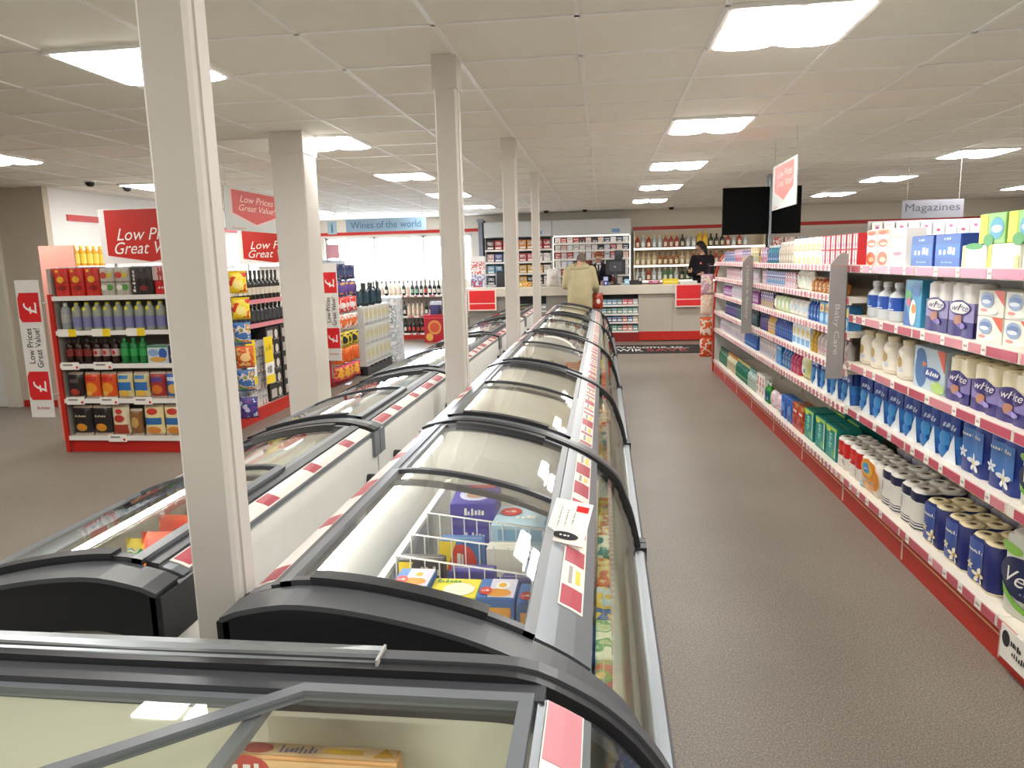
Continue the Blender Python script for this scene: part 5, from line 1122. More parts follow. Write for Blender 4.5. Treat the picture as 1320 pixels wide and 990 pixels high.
# second island: hanging snacks, drink pallet
jx = -3.55
r = thing('snack_rack', 'red rack of hanging snack bags beside the wide white column', 'display rack', (jx, 9.22, 0))
m = MB(); m.box(-0.9, 0.0, 0.0, -0.13, 0.85, 1.60, WH2); m.obj('core_panel', r)
m = MB(); m.box(-0.12, 0.0, 0.0, -0.02, 0.03, 1.45, RED); m.box(-0.9, -0.01, 0.0, 0.0, 0.87, 0.06, DRED); m.obj('frame', r)
SZ = [0.062, 0.29, 0.50, 0.74, 0.97, 1.19, 1.40]
for z in SZ: 
    for k in range(4): m = MB(); m.tube([(-0.12, 0.10 + 0.2 * k, z + 0.205), (0.10, 0.10 + 0.2 * k, z + 0.205)], 0.004, STEEL, 5); m.obj('hook', r)
m = MB(); m.box(-0.12, 0.05, 1.58, -0.02, 0.8, 1.66, mat('#b4bcc8', 0.5)); m.obj('top_sign', r)
SC = [('#d83f6a', '#e8b03a', '#c92c3a'), ('#e07a24', '#d8541c', '#e8a84a'), ('#d8c22c', '#2a2a2c', '#c9b48a'), ('#e4dcd8', '#e0702c', '#d83c2a'), ('#d82f2c', '#e8e0dc', '#c94a5a'), ('#3a2f6a', '#6a4a9c', '#d8a83a'), ('#27345f', '#3a4a7a', '#d88a3a')]
SN = ['pink and yellow', 'orange', 'yellow and black', 'white and orange', 'red and white', 'dark violet', 'dark blue']
RN = ['lowest', 'second', 'third', 'fourth', 'fifth', 'sixth', 'top']
for q, z in enumerate(SZ):
    sb_ = bag('hanging_bag', 0.185, 0.07, 0.20, prt(*SC[q], scale=15, seed=q), [('e', 0.5, 0.45, 0.28, 0.2, C(SC[q][1]))], 'snack bag', C(SC[q][0]))
    for k in range(4): place(sb_, '%s %s hanging bag on the %s hook row of the snack rack' % (ORD[k], SN[q], RN[q]), (jx + 0.055 + (0.02 if k % 2 else 0), 9.33 + 0.19 * k, z), 0.95, SN[q] + ' hanging bags')
# drink pallet
r = thing('pallet', 'black pallet under the stacked drink boxes by the blue-grey aisle', 'pallet', (-3.95, 10.20, 0))
m = MB()
for k in range(6): m.box(0.0, 0.22 * k, 0.10, 0.56, 0.22 * k + 0.16, 0.135, BLACKP)
m.obj('deck', r); m = MB()
for x in (0.0, 0.24, 0.48): m.box(x, 0, 0.0, x + 0.08, 1.26, 0.10, BLACKP)
m.obj('runner', r)
dbx = carton('drink_box', 0.205, 0.25, 0.285, C('#cfd0cc'), [('r', 0.10, 0.30, 0.44, 0.9, C('#c9c7b0')), ('r', 0.56, 0.30, 0.90, 0.9, C('#c6c5b2')), ('e', 0.27, 0.62, 0.10, 0.16, C('#c8b65a')), ('e', 0.73, 0.62, 0.10, 0.16, C('#c8b65a')), ('r', 0.49, 0.05, 0.51, 0.95, C('#8f9296')), ('r', 0.05, 0.08, 0.95, 0.22, C('#a8adb0'))], 'drink box')
for lv in range(3):
    for k in range(6):
        place(dbx, '%s drink box from the snack rack, %s layer of the pallet' % (ORD[k], ('bottom', 'middle', 'top')[lv]), (-3.525, 10.305 + 0.21 * k, 0.136 + 0.2865 * lv), PI / 2, 'drink boxes on the pallet')
dbk = bottle('drink_bottle', 0.11, 0.11, 0.33, C('#1c2a34', 0.2), C('#1a2026'), C('#22404c'), [], neck=0.75, nw=0.4)
for k in range(6): place(dbk, '%s dark drink bottle standing on the drink boxes' % ORD[k], (-3.53 + (0.06 if k % 2 else -0.02), 10.32 + 0.16 * k, 0.996), 0, 'dark bottles on the pallet')
# pale dump display beyond
r = thing('leaflet_stand', 'pale speckled display stand beyond the drink pallet', 'display stand', (-3.72, 11.75, 0))
m = MB(); m.bev(0, 0, 0.0, 0.34, 0.45, 1.06, prt('#d2d6da', '#aeb4ba', '#e4e6e8', scale=9), 0.02); m.obj('stand_body', r)
m = MB(); m.box(0.02, -0.006, 0.62, 0.3, -0.001, 0.92, prt('#c8ccd0', '#6a6f78', '#e4e6e8', scale=18)); m.obj('poster', r)

# ------------------------------------------------------------------ wine shelving under the window
def shelving(name, label, x0, x1, yf, yb, zs, top, plinth=RED, back=SHU, strip=TK, lit=None, group=None):
    r = thing(name, label, 'shelving', (x0, yf, 0), 0, group); w = x1 - x0; d = yb - yf
    m = MB(); m.box(0, d - 0.02, 0.0, w, d, top, back); m.obj('back_panel', r)
    if plinth: m = MB(); m.box(0, 0.02, 0.0, w, 0.05, 0.10, plinth); m.obj('plinth', r)
    for x in (0, w - 0.025): m = MB(); m.box(x, 0.01, 0.0, x + 0.025, d - 0.02, top, back); m.obj('side_panel', r)
    for q, z in enumerate(zs):
        s = MB(); s.box(0.026, 0.012, z - 0.025, w - 0.026, d - 0.02, z, SHF); s.box(0, 0, z - 0.035, w, 0.012, z + 0.004, lit or EDGEW); so = s.obj('shelf', r)
        if strip:
            t = MB(); rr = random.Random(q + int(x0 * 10)); xs = [0.01]; ms = []
            while xs[-1] < w - 0.16:
                ms.append(strip if len(ms) % 2 else PAPER); xs.append(xs[-1] + rr.choice((0.06, 0.10, 0.14)))
            t.grid([[(x, -0.003, z - 0.03), (x, 0.001, z - 0.03), (x, 0.001, z), (x, -0.003, z)] for x in xs], strip, False, closed_v=True, fm=lambda i, j: ms[i])
            t.obj('price_strip', so)
    return r
WSZ = [0.13, 0.495, 0.93]
shelving('wine_shelving', 'long low wine shelving under the bright window at the back', -6.0, -2.78, 15.28, 15.72, WSZ, 0.96)
wcols = [('#1d2a2a', '#e6e2d8', 'white-labelled wine bottle'), ('#1f2620', '#d8c84a', 'yellow-labelled wine bottle'), ('#2a2022', '#c94a3c', 'red-labelled wine bottle'), ('#243a34', '#8fc0b0', 'green wine bottle'), ('#20242c', '#e0dcd2', 'dark wine bottle'), ('#d8c8b0', '#e8d0c4', 'rose wine bottle')]
wps = [bottle('wine_bottle', 0.08, 0.08, 0.31, C(b, 0.15), C('#4a2a30') if i % 2 else C('#2a2c30'), None, [('r', 0.12, 0.16, 0.88, 0.42, C(l))], neck=0.70, nw=0.38, n=10) for i, (b, l, _) in enumerate(wcols)]
ROWL = ['lowest', 'middle', 'top']
pat = [[1, 1, 2, 2, 4, 4, 4, 0, 0, 2, 2, 2, 2, 2, 4, 4], [0, 4, 0, 0, 1, 1, 0, 4, 4, 5, 5, 5, 5, 0, 0, 4], [0, 0, 0, 5, 0, 5, 5, 5, 0, 5, 3, 3, 4, 2, 4, 4]]
for q in range(3):
    cnt = {}
    for k in range(20):
        d = pat[q][k % 16]; cnt[d] = cnt.get(d, 0) + 1
        place(wps[d], '%s %s from the drink pallet on the %s wine shelf' % (ORD[cnt[d] - 1], wcols[d][2], ROWL[q]), (-4.97 + 0.095 * k, 15.36, WSZ[q] + 0.0006), 0, wcols[d][2] + 's on the %s shelf' % ROWL[q])
# red dump bin
r = thing('dump_bin', 'red snack dump bin with round food pictures before the wine shelving', 'display bin', (-3.62, 14.60, 0))
m = MB(); m.bev(0, 0, 0.0, 0.46, 0.40, 0.56, C('#b01a2c'), 0.01)
m.deco(flat(0, 0.46, 0, 0.56, 0), [('e', 0.48, 0.55, 0.3, 0.26, C('#d8904a')), ('e', 0.48, 0.55, 0.22, 0.18, C('#c9502c')), ('e', 0.24, 0.2, 0.16, 0.14, C('#dca850')), ('r', 0.0, 0.88, 1, 0.91, C('#d8505a'))]); m.obj('bin_body', r)
p = carton('gift_box', 0.24, 0.2, 0.26, C('#4a4478'), [('r', 0.0, 0.75, 1, 1, C('#c9ccd8')), ('p', [(0.6, 0), (1, 0), (0.8, 0.75)], C('#1f1c28'))], 'gift box'); place(p, 'dark violet gift box standing on the red dump bin', (-3.40, 14.80, 0.561), 0.2)

# ------------------------------------------------------------------ counter
CT = mat('#cfc8ba', 0.45); CPAN = mat('#b9b0a4', 0.5); CDK = mat('#8f8a84', 0.5)
cy = 14.30; c0, c1 = -2.69, 2.75
mb = MB(); mb.box(c0 - 0.1, cy + 0.52, 0, XR - 4.2, YB, 0.14, mat('#6f6a64', 0.6)); struct(mb, 'floor_dais')
r = thing('sales_counter', 'long beige sales counter with thick worktop and red plinth at the back', 'counter', (0, cy, 0))
m = MB(); m.bev(c0, -0.0, 0.915, c1, 0.46, 1.085, CT, 0.012); m.obj('worktop', r)
m = MB(); m.box(-0.06, 0.05, 0.19, -0.04, 0.50, 0.91, CPAN); m.box(0.67, 0.05, 0.19, 0.69, 0.50, 0.91, CPAN); m.box(-0.04, 0.36, 0.19, 0.67, 0.38, 0.91, DGREY)
for z in (0.19, 0.36, 0.52, 0.69): m.box(-0.04, 0.06, z, 0.67, 0.36, z + 0.018, SHF); m.box(-0.04, 0.05, z - 0.012, 0.67, 0.06, z + 0.022, EDGEW)
m.obj('open_shelf', r)
for a, b_ in ((0.69, 1.31), (1.315, 1.93), (1.935, 2.55), (c0 + 0.05, -1.75), (-1.10, -0.60), (-0.595, -0.06)):
    m = MB(); m.box(a, 0.06, 0.19, b_, 0.09, 0.91, CPAN if a > 0 else CDK); m.obj('front_panel', r)
m = MB(); m.box(-1.75, 0.42, 0.19, -1.10, 0.45, 0.91, DGREY); m.box(-1.75, 0.07, 0.60, -1.10, 0.42, 0.62, SHF); m.box(-1.75, 0.06, 0.19, -1.10, 0.09, 0.60, CDK); m.obj('open_shelf', r)
m = MB(); m.box(c0 + 0.05, 0.055, 0.0, -0.06, 0.085, 0.19, mat('#8d8480', 0.5)); m.box(-0.06, 0.055, 0.0, 0.69, 0.085, 0.19, DRED); m.box(0.69, 0.055, 0.02, 2.55, 0.085, 0.19, RED); m.obj('plinth', r)
def cpk(c): return carton('small_box', 0.095, 0.10, 0.11, C(c), [('r', 0.1, 0.2, 0.9, 0.5, PAPER), ('r', 0.1, 0.7, 0.9, 0.8, C('#c9d0d4'))], 'box')
ccs = [['#4f9a7a', '#3f8a8a', '#5fa08a', '#2f7a6a', '#c96a5a', '#c9806a', '#4a8a9a'], ['#3a5a8a', '#2f4f7a', '#4a6a9a', '#3f5f8f', '#b8604a', '#3a6aa0', '#c9bca8'], ['#5f8fa8', '#3f7a6a', '#7aa0b0', '#4a8a6a', '#8fb0b8', '#6a9a8a', '#9cb8b8'], ['#7aa8c4', '#5f8fb4', '#6a9ac0', '#5a8a9a', '#d0606a', '#c9505a', '#b8c4cc']]
cnm = ['lowest', 'second', 'third', 'top']
for q, z in enumerate((0.208, 0.378, 0.538, 0.708)):
    for k in range(7): place(cpk(ccs[q][k]), '%s small box from the left on the %s counter-front shelf' % (ORD[k], cnm[q]), (0.015 + 0.1 * k, cy + 0.12, z + 0.0006), 0, 'boxes in the counter front')
for k, c in enumerate(('#6aa84a', '#5f9a3f', '#7ab85a', '#d8c22a', '#e0cc3a', '#8f98a4')): place(carton('snack_box', 0.095, 0.10, 0.13, C(c), [('r', 0.1, 0.4, 0.9, 0.7, PAPER)], 'box'), '%s snack box from the left in the counter recess behind the white columns' % ORD[k], (-1.68 + 0.105 * k, cy + 0.15, 0.621), 0, 'boxes in the counter recess')
def notice(x0, x1, z0, z1, label):
    o = thing('notice_panel', label, 'sign', (x0, cy - 0.04, 0)); m = MB(); w = x1 - x0
    m.box(0, 0, z0, w, 0.02, z1, mat('#ead2c4', 0.5)); m.deco(flat(0, w, z0, z1, 0), [('r', 0.05, 0.36, 0.95, 0.95, REDL), ('r', 0.05, 0.06, 0.95, 0.32, REDL)]); m.obj('panel', o)
    m = MB(); m.box(0.1, 0.02, z1 - 0.12, 0.16, 0.04, z1 - 0.02, LGREY); m.box(w - 0.16, 0.02, z1 - 0.12, w - 0.1, 0.04, z1 - 0.02, LGREY); m.obj('hook', o)
notice(-2.63, -2.07, 0.65, 1.06, 'red notice panel with cream border hung on the left end of the counter')
notice(1.35, 1.92, 0.655, 1.085, 'red notice panel with cream border hung on the right part of the counter')

# tobacco and confectionery gantries
LIT = emit('lit_shelf_edge', '#fff2e0', 0.9)
HEAD = mat('#cfd2d2', 0.45)
def gantry(name, label, x0, x1, zs, lit):
    yf = 15.36
    r = shelving(name, label, x0, x1, yf, YB - 0.01, zs, 2.08, None, mat('#8f9496', 0.6), None, None)
    w = x1 - x0
    m = MB(); m.box(0, -0.06, 2.08, w, YB - 0.02 - yf, 2.39, HEAD); m.deco(flat(0, w, 2.08, 2.39, -0.06), [('r', 0.76, 0.12, 0.86, 0.36, C('#6f9ad0')), ('r', 0.05, 0.05, 0.95, 0.07, C('#b8bcbc'))]); m.obj('header', r)
    if lit:
        m = MB(); m.box(0.03, -0.055, 2.05, w - 0.03, -0.03, 2.078, LIT); m.box(0.006, -0.02, 1.09, 0.024, 0.0, 2.05, LIT); m.box(w - 0.024, -0.02, 1.09, w - 0.006, 0.0, 2.05, LIT); m.obj('light_strip', r)
    return r
G1 = [1.11, 1.34, 1.58, 1.83]; G2 = [1.10, 1.27, 1.44, 1.61, 1.78, 1.93]
gantry('confectionery_gantry', 'grey shelved gantry behind the counter, left of the lit one', -2.44, -1.04, G1, False)
gantry('tobacco_gantry', 'lit white gantry of small packets behind the cashier', -1.03, 0.56, G2, True)
gcol = [['#2a2c34', '#3a3034', '#2c2e3a', '#30262a', '#d8a03a', '#2a2226', '#3a2a30', '#e8e2d8'], ['#6a9ab4', '#4f86a8', '#26303a', '#2c2a30', '#d8a84a', '#e0b04a', '#d8a03c', '#d8cfc4'], ['#c9a0a0', '#3f5fa0', '#9a9cb4', '#b8c4cc', '#b84a52', '#d8687a', '#efe4e4', '#e6e0e2'], ['#2f4f9c', '#27469a', '#cfe0d8', '#dfe8e0', '#d8923a', '#e6e0e0', '#3f6fc0', '#d8d8e2'], ]
gcol2 = ['#5a3a3a', '#b03030', '#c93a34', '#c4443c', '#d88a2c', '#d0842a', '#c93a4a', '#b02a34']
gn = ['lowest', 'second', 'third', 'fourth', 'fifth', 'sixth']
for q, z in enumerate(G1):
    for k in range(8):
        cc = (gcol + [gcol2])[q + (1 if q == 3 and k in (1, 2, 4) else 0)][k] if q < 3 else (gcol2[k])
        p = carton('sweet_box', 0.15, 0.14, 0.165 if q < 3 else 0.19, C(cc), [('r', 0.1, 0.5, 0.9, 0.85, prt(cc, '#e8e0d8', '#8a8a9a', scale=30, seed=k)), ('r', 0.1, 0.1, 0.9, 0.3, PAPER)], 'box')
        place(p, '%s box from the left on the %s shelf of the grey gantry' % (ORD[k], gn[q]), (-2.33 + 0.169 * k, 15.47, z + 0.0006), 0, 'boxes on the grey gantry')
tcol = ['#e8e4dc', '#d8dce4', '#e6d8c8', '#f0ece8', '#c9d4e2', '#d8b0a8', '#e8e6e4', '#3a4a6a', '#e0dce0', '#b8443c', '#dfe6ea', '#2f343c']
for q, z in enumerate(G2):
    for k in range(12):
        cc = tcol[(k * 5 + q * 3 + (k * q) % 4) % 12]
        hgt = 0.132 if q < 4 else 0.105
        p = carton('packet_stack', 0.112, 0.10, hgt, C(cc), [('r', 0.08, 0.06, 0.92, 0.40, prt(cc, '#f0ece8', '#9aa4b4', scale=34, seed=q + k)), ('r', 0.08, 0.60, 0.92, 0.72, C(tcol[(k + q) % 12]))], 'packets')
        place(p, '%s packet stack from the left on the %s shelf of the lit gantry' % (ORD[k], gn[q]), (-0.925 + 0.126 * k, 15.45, z + 0.0006), 0, 'packet stacks in the lit gantry')
# spirits
SP = [1.13, 1.44, 1.785]
shelving('spirit_shelving', 'lit spirit shelving with shelf edges made to glow behind the woman', 0.62, 3.2, 15.36, YB - 0.01, SP, 2.12, None, mat('#d6cab2', 0.6), None, LIT)  # shelf edges emit, standing in for the under-shelf lights
spc = [('#c9b48a', '#efe6cc', '#b89a5a', 'straw-coloured'), ('#9a5a24', '#eadcb4', '#3a2a1c', 'amber'), ('#b8c0c0', '#dfe6e4', '#c8c8c4', 'clear'), ('#2a2a24', '#cfc8b0', '#1c1a18', 'dark'), ('#a83428', '#e8d8c8', '#d8a04a', 'red'), ('#4a7a4a', '#e0e6d0', '#d8d8d0', 'green')]
sps = [bottle('spirit_bottle', 0.09, 0.08, 0.26, C(a, 0.15), C(c), None, [('r', 0.15, 0.12, 0.85, 0.44, C(b))], neck=0.74, nw=0.36, n=10) for a, b, c, _ in spc]
p_tb2 = bottle('gift_bottle', 0.11, 0.11, 0.30, C('#e0b02a', 0.2), C('#e8c84a'), C('#e6bc3a'), [], neck=0.82, nw=0.6, n=9)
spat = [[2, 2, 4, 2, 2, 5, 5, 2, 3, 5, 2, 2, 5, 2, 1, 2], [0, 0, 0, 0, 1, 1, 1, 1, 0, 0, 4, 4, 1, 1, 4, 1], [4, 2, 4, 2, 2, 4, 4, 4, 3, 2, 2, 0, 0, 3, 3, 3]]
for q in range(3):
    cnt = {}
    for k in range(20):
        d = spat[q][k % 16]; cnt[d] = cnt.get(d, 0) + 1
        if q == 2 and k in (11, 12):
            place(p_tb2, 'tall golden bottle on the top spirit shelf, %s of two' % ('left', 'right')[k - 11], (0.70 + 0.112 * k, 15.46, SP[q] + 0.0006)); continue
        place(sps[d], '%s %s spirit bottle from the left on the %s spirit shelf' % (ORD[cnt[d] - 1], spc[d][3], ROWL[q]), (0.70 + 0.112 * k, 15.46, SP[q] + 0.0006), 0, spc[d][3] + ' spirit bottles, %s shelf' % ROWL[q])
# dark post left of the gantries, white leaflet rack on the counter end
m = MB(); m.bev(-2.56, 15.30, 0.0, -2.47, YB - 0.01, 2.45, mat('#7c7f8c', 0.5), 0.006); m.box(-2.58, 15.28, 2.40, -2.45, 15.32, 2.47, mat('#8c8f98', 0.5)); tag(m.obj('corner_post'), 'grey upright post between the bright window and the grey gantry', 'post')
r = thing('leaflet_rack', 'white leaflet rack on the left end of the counter', 'leaflet rack', (-2.62, 14.5, 1.086))
m = MB(); m.box(0, 0.10, 0, 0.30, 0.112, 0.62, WH2); m.box(0, 0, 0, 0.30, 0.10, 0.012, WH2); m.obj('rack', r)
for k in range(4): m = MB(); m.box(0.01, 0.09 - 0.02 * k, 0.38 - 0.125 * k, 0.29, 0.095 - 0.02 * k, 0.52 - 0.125 * k, prt(('#e8e4e4', '#d8503c', '#7a8fb8', '#c9403a')[k], ('#c94a4a', '#efe8e4', '#d8d0d8', '#5f7fb0')[k], '#dfe0e8', scale=22, seed=k)); m.obj('leaflet', r)

# till and things on the counter
r = thing('till_screen', 'black till monitor seen from behind on the counter before the cashier', 'till', (0.24, 14.62, 1.086))
m = MB(); m.lathe([(0.11, 0), (0.11, 0.015), (0.035, 0.03), (0.03, 0.28)], BLACKP, 14); m.obj('stand', r)
m = MB(); m.bev(-0.19, -0.02, 0.20, 0.19, 0.03, 0.49, BLACKP, 0.012); m.box(-0.12, -0.035, 0.26, 0.12, -0.02, 0.44, DGREY); m.deco(flat(-0.12, 0.12, 0.26, 0.44, -0.035), [('e', 0.45, 0.5, 0.06, 0.1, LGREY)]); m.obj('screen', r)
m = MB(); m.box(-0.17, 0.031, 0.225, 0.17, 0.033, 0.465, mat('#3f5f84', 0.2)); m.obj('display', r)
m = MB(); m.bev(-0.02, -0.01, 0.49, 0.13, 0.03, 0.665, BLACKP, 0.01); m.box(0.0, -0.012, 0.60, 0.11, -0.01, 0.65, DGREY); m.obj('customer_display', r)
r = thing('card_terminal', 'black card terminal on the counter right of the till screen', 'card terminal', (0.62, 14.55, 1.086))
m = MB(); m.bev(-0.11, -0.06, 0, 0.06, 0.08, 0.085, BLACKP, 0.01); m.obj('base', r); m = MB(); m.bev(0.05, -0.05, 0.0, 0.13, 0.05, 0.15, BLACKP, 0.01); m.box(0.065, -0.053, 0.07, 0.115, -0.05, 0.13, LGREY); m.obj('handset', r)
p = carton('charity_box', 0.10, 0.09, 0.17, C('#3a4a9c'), [('r', 0.1, 0.55, 0.9, 0.95, C('#c9d4e8')), ('e', 0.5, 0.25, 0.2, 0.14, C('#e8e8f0'))], 'box'); place(p, 'blue collection box on the counter under the till screen', (0.05, 14.45, 1.086))
p = carton('tissue_box', 0.09, 0.08, 0.11, C('#8fc4e0'), [('r', 0.15, 0.3, 0.85, 0.7, C('#d8ecf4'))], 'box'); place(p, 'pale blue small box right of the till stand', (0.455, 14.52, 1.086))
p = bag('sweets_tray', 0.24, 0.16, 0.07, prt('#c95a8a', '#e0a0b8', '#8a3a5a', scale=22), [], 'sweets'); place(p, 'pink sweets pack lying on the counter left of the yellow one', (0.98, 14.52, 1.086))
p = carton('sweet_tray', 0.30, 0.16, 0.10, C('#d8bc2a'), [('r', 0.1, 0.3, 0.9, 0.6, C('#e8d86a'))], 'tray'); place(p, 'yellow tray on the counter by the spirit shelves', (1.28, 14.52, 1.086))
p = carton('till_roll_box', 0.32, 0.2, 0.05, C('#e8e6e4'), [('r', 0.1, 0.2, 0.9, 0.5, C('#c9ccd2'))], 'box'); place(p, 'flat white box on the counter above the right red notice', (1.62, 14.55, 1.086))
r = thing('office_chair', 'black office chair behind the counter left of the white columns', 'chair', (-1.98, 15.0, 0.14))
m = MB(); m.bev(-0.2, -0.03, 0.72, 0.2, 0.03, 1.26, BLACKP, 0.03); m.obj('backrest', r); m = MB(); m.bev(-0.23, -0.46, 0.50, 0.23, 0.0, 0.57, BLACKP, 0.03); m.obj('seat', r)
m = MB(); m.tube([(0, -0.22, 0.06), (0, -0.22, 0.52)], 0.025, STEEL, 8); m.obj('column_post', r)
for k in range(5): m = MB(); a = 2 * PI * k / 5; m.tube([(0, -0.22, 0.08), (0.24 * math.cos(a), -0.22 + 0.24 * math.sin(a), 0.03)], 0.02, BLACKP, 6); m.obj('leg', r)
m = MB(); m.box(-0.03, 0.0, 0.52, 0.03, 0.03, 0.75, BLACKP); m.obj('back_bracket', r)
p = bag('carrier_bag', 0.24, 0.14, 0.34, C('#dcd8d4'), [('e', 0.5, 0.5, 0.2, 0.12, C('#c9b8b0'))], 'bag'); place(p, 'white carrier bag standing on the counter left of the bending customer', (-0.98, 14.52, 1.086), 0.2)
p = carton('gift_card_box', 0.30, 0.14, 0.10, C('#d0a84a'), [('r', 0.05, 0.2, 0.95, 0.8, prt('#d8b04a', '#c95a2a', '#efe0b0', scale=26))], 'box'); place(p, 'golden box on the counter between the third and fourth columns', (-1.55, 14.55, 1.086))

# door mat
r = thing('door_mat', 'black welcome mat with white and red lettering before the counter', 'mat', (0.10, 12.48, 0))
m = MB(); m.box(0, 0, 0, 1.62, 1.18, 0.008, mat('#1d1b1d', 0.9)); m.box(0, 0, 0.008, 1.62, 0.03, 0.010, mat('#151415', 0.9)); m.box(0, 1.15, 0.008, 1.62, 1.18, 0.010, mat('#151415', 0.9))
m.deco(lambda u, v, off: (1.62 * u, 1.18 * v, 0.008 + off), [('t', 'Welcome to', 0.03, 0.60, 0.80, 0.82, PAPER), ('t', 'KWIK', 0.0, 0.2, 0.36, 0.5, PAPER), ('t', 'SAVE', 0.40, 0.2, 0.82, 0.5, C('#a82430')), ('r', 0.62, 0.55, 0.86, 0.575, PAPER)], 0.001); m.obj('mat_pile', r)

# ------------------------------------------------------------------ hanging things
r = thing('television', 'wide black screen hanging behind the right shelves', 'television', (1.506, 9.8, 0))
m = MB(); m.bev(0, 0, 1.848, 0.96, 0.05, 2.431, mat('#101114', 0.6, spec=0.1), 0.006); m.box(0.012, -0.003, 1.86, 0.948, 0.0, 2.419, mat('#08090b', 0.5, spec=0.08)); m.box(0.05, 0.05, 2.28, 0.88, 0.08, 2.34, DGREY); m.tube([(0.56, 0.07, 2.32), (0.56, 0.07, CZ)], 0.018, STEEL, 8); m.obj('screen_body', r)
r = thing('steel_pole', 'thin steel pole in front of the black screen, ceiling to shelf top', 'pole', (2.078, 9.73, 0))
m = MB(); m.tube([(0, 0, 0.0), (0, 0, CZ)], 0.017, STEEL, 10); m.obj('tube', r); m = MB(); m.lathe([(0.05, CZ - 0.01), (0.05, CZ - 0.001)], STEEL, 12); m.obj('ceiling_flange', r)
def hang(name, label, x, y0, y1, z0, z1, sg):
    """board in a plane along the aisle; sg -1 faces left (-x), +1 faces right"""
    o = thing(name, label, 'sign', (x, 0, 0)); m = MB(); m.box(-0.004, y0, z0, 0.004, y1, z1, mat('#b9bdb9', 0.5))
    s = (lambda u, v, off: (-0.004 - off, y1 + (y0 - y1) * u, z0 + (z1 - z0) * v)) if sg < 0 else (lambda u, v, off: (0.004 + off, y0 + (y1 - y0) * u, z0 + (z1 - z0) * v))
    m.deco(s, [pentagon(0.08, 0.14, 0.92, 0.97, 0.24, mat('#d9b8b0', 0.5)), pentagon(0.11, 0.17, 0.89, 0.95, 0.24, RED if sg > 0 else mat('#d8442e', 0.5)), ('t', 'Low Prices', 0.24, 0.68, 0.82, 0.84, mat('#e8c8c0', 0.5), 0.05), ('t', 'Great Value!', 0.2, 0.48, 0.84, 0.63, mat('#e8c8c0', 0.5), 0.05), ('t', '~6', 0.08, 0.04, 0.3, 0.08, C('#c9807a'))])
    m.obj('board', o)
    m = MB()
    for y in (y0 + 0.05, y1 - 0.05): m.tube([(0, y, z1), (0, y, CZ)], 0.0015, LGREY, 4)
    m.obj('wire', o)
hang('hanging_sign', 'red arrow sign hanging over the right shelves in front of the black screen', 1.5, 6.12, 6.95, 1.97, 2.345, -1)
hang('hanging_sign', 'red pentagon Low Prices sign hanging between the nearest and the wide column', -3.55, 6.75, 8.0, 1.95, 2.36, 1)
def namesign(label, txt, x0, x1, y, z0, z1, bg, ink):
    o = thing('department_sign', label, 'sign', (x0, y, 0)); w = x1 - x0; m = MB(); m.box(0, 0, z0, w, 0.01, z1, bg)
    m.deco(flat(0, w, z0, z1, 0), [('t', txt, 0.06, 0.26, 0.94, 0.80, ink)]); m.obj('board', o)
    m = MB(); m.tube([(0.05, 0.005, z1), (0.05, 0.005, CZ)], 0.002, LGREY, 4); m.tube([(w - 0.05, 0.005, z1), (w - 0.05, 0.005, CZ)], 0.002, LGREY, 4); m.obj('wire', o)
namesign('pale blue hanging sign reading Wines of the world', 'Wines of the world', -3.87, -2.63, 11.0, 2.085, 2.275, mat('#9cbcd6', 0.5), mat('#4a78a4', 0.5))
namesign('grey hanging sign reading Magazines', 'Magazines', 3.17, 3.79, 8.5, 1.93, 2.12, mat('#8c8c97', 0.5), mat('#4c4c58', 0.5))
o = thing('department_sign', 'small pale blue bottle sign left of the wines sign', 'sign', (-4.16, 11.0, 0)); m = MB(); m.box(0, 0, 2.06, 0.14, 0.01, 2.25, mat('#a9c6da', 0.5))
m.deco(flat(0, 0.14, 2.06, 2.25, 0), [('r', 0.4, 0.15, 0.6, 0.55, mat('#3f86a4', 0.5)), ('p', [(0.4, 0.55), (0.6, 0.55), (0.54, 0.85), (0.46, 0.85)], mat('#3f86a4', 0.5))]); m.obj('board', o)
m = MB(); m.tube([(0.07, 0.005, 2.25), (0.07, 0.005, CZ)], 0.002, LGREY, 4); m.obj('wire', o)

# card rack under the Magazines sign, wall shelving
r = thing('card_rack', 'pale card rack under the Magazines sign, beyond the right shelves', 'card rack', (2.98, 8.62, 0))
m = MB(); m.box(0, 0.30, 0.0, 1.75, 0.33, 1.93, mat('#c9c3c8', 0.5)); m.box(0, 0, 0, 1.75, 0.30, 0.10, LGREY); m.obj('rack_body', r)
for q in range(4): m = MB(); m.box(0.01, 0.30 - 0.05 * (4 - q), 1.28 + 0.16 * q, 1.74, 0.30, 1.29 + 0.16 * q, mat('#d8d4d8', 0.4)); m.obj('ledge', r)
cd = [MB() for _ in range(2)]
for q, m in enumerate(cd):
    m.box(-0.055, -0.002, 0, 0.055, 0.002, 0.145, PAPER); m.deco(flat(-0.055, 0.055, 0, 0.145, -0.002), [('e', 0.5, 0.3 + 0.3 * q, 0.2, 0.12, C(('#c94a5a', '#b86a9a')[q])), ('r', 0.2, 0.75, 0.8, 0.82, C('#c9b8c0'))])
cm = [m.mesh('greeting_card') for m in cd]
for q in range(4):
    for k in range(13):
        o = tag(put('greeting_card', cm[(k + q) % 2], None, (2.98 + 0.09 + 0.13 * k, 8.62 + 0.30 - 0.05 * (4 - q) + 0.025, 1.2905 + 0.16 * q)), '%s greeting card from the left in the %s row of the card rack' % (ORD[k], ('lowest', 'second', 'third', 'top')[q]), 'card', 'greeting cards')
        o.rotation_euler = (-0.10, 0, 0)
shelving('wall_shelving', 'white wall shelving on the back wall, right of the spirit shelving', 3.3, 8.1, 15.36, YB - 0.01, [0.3, 0.8, 1.25, 1.65], 2.1)
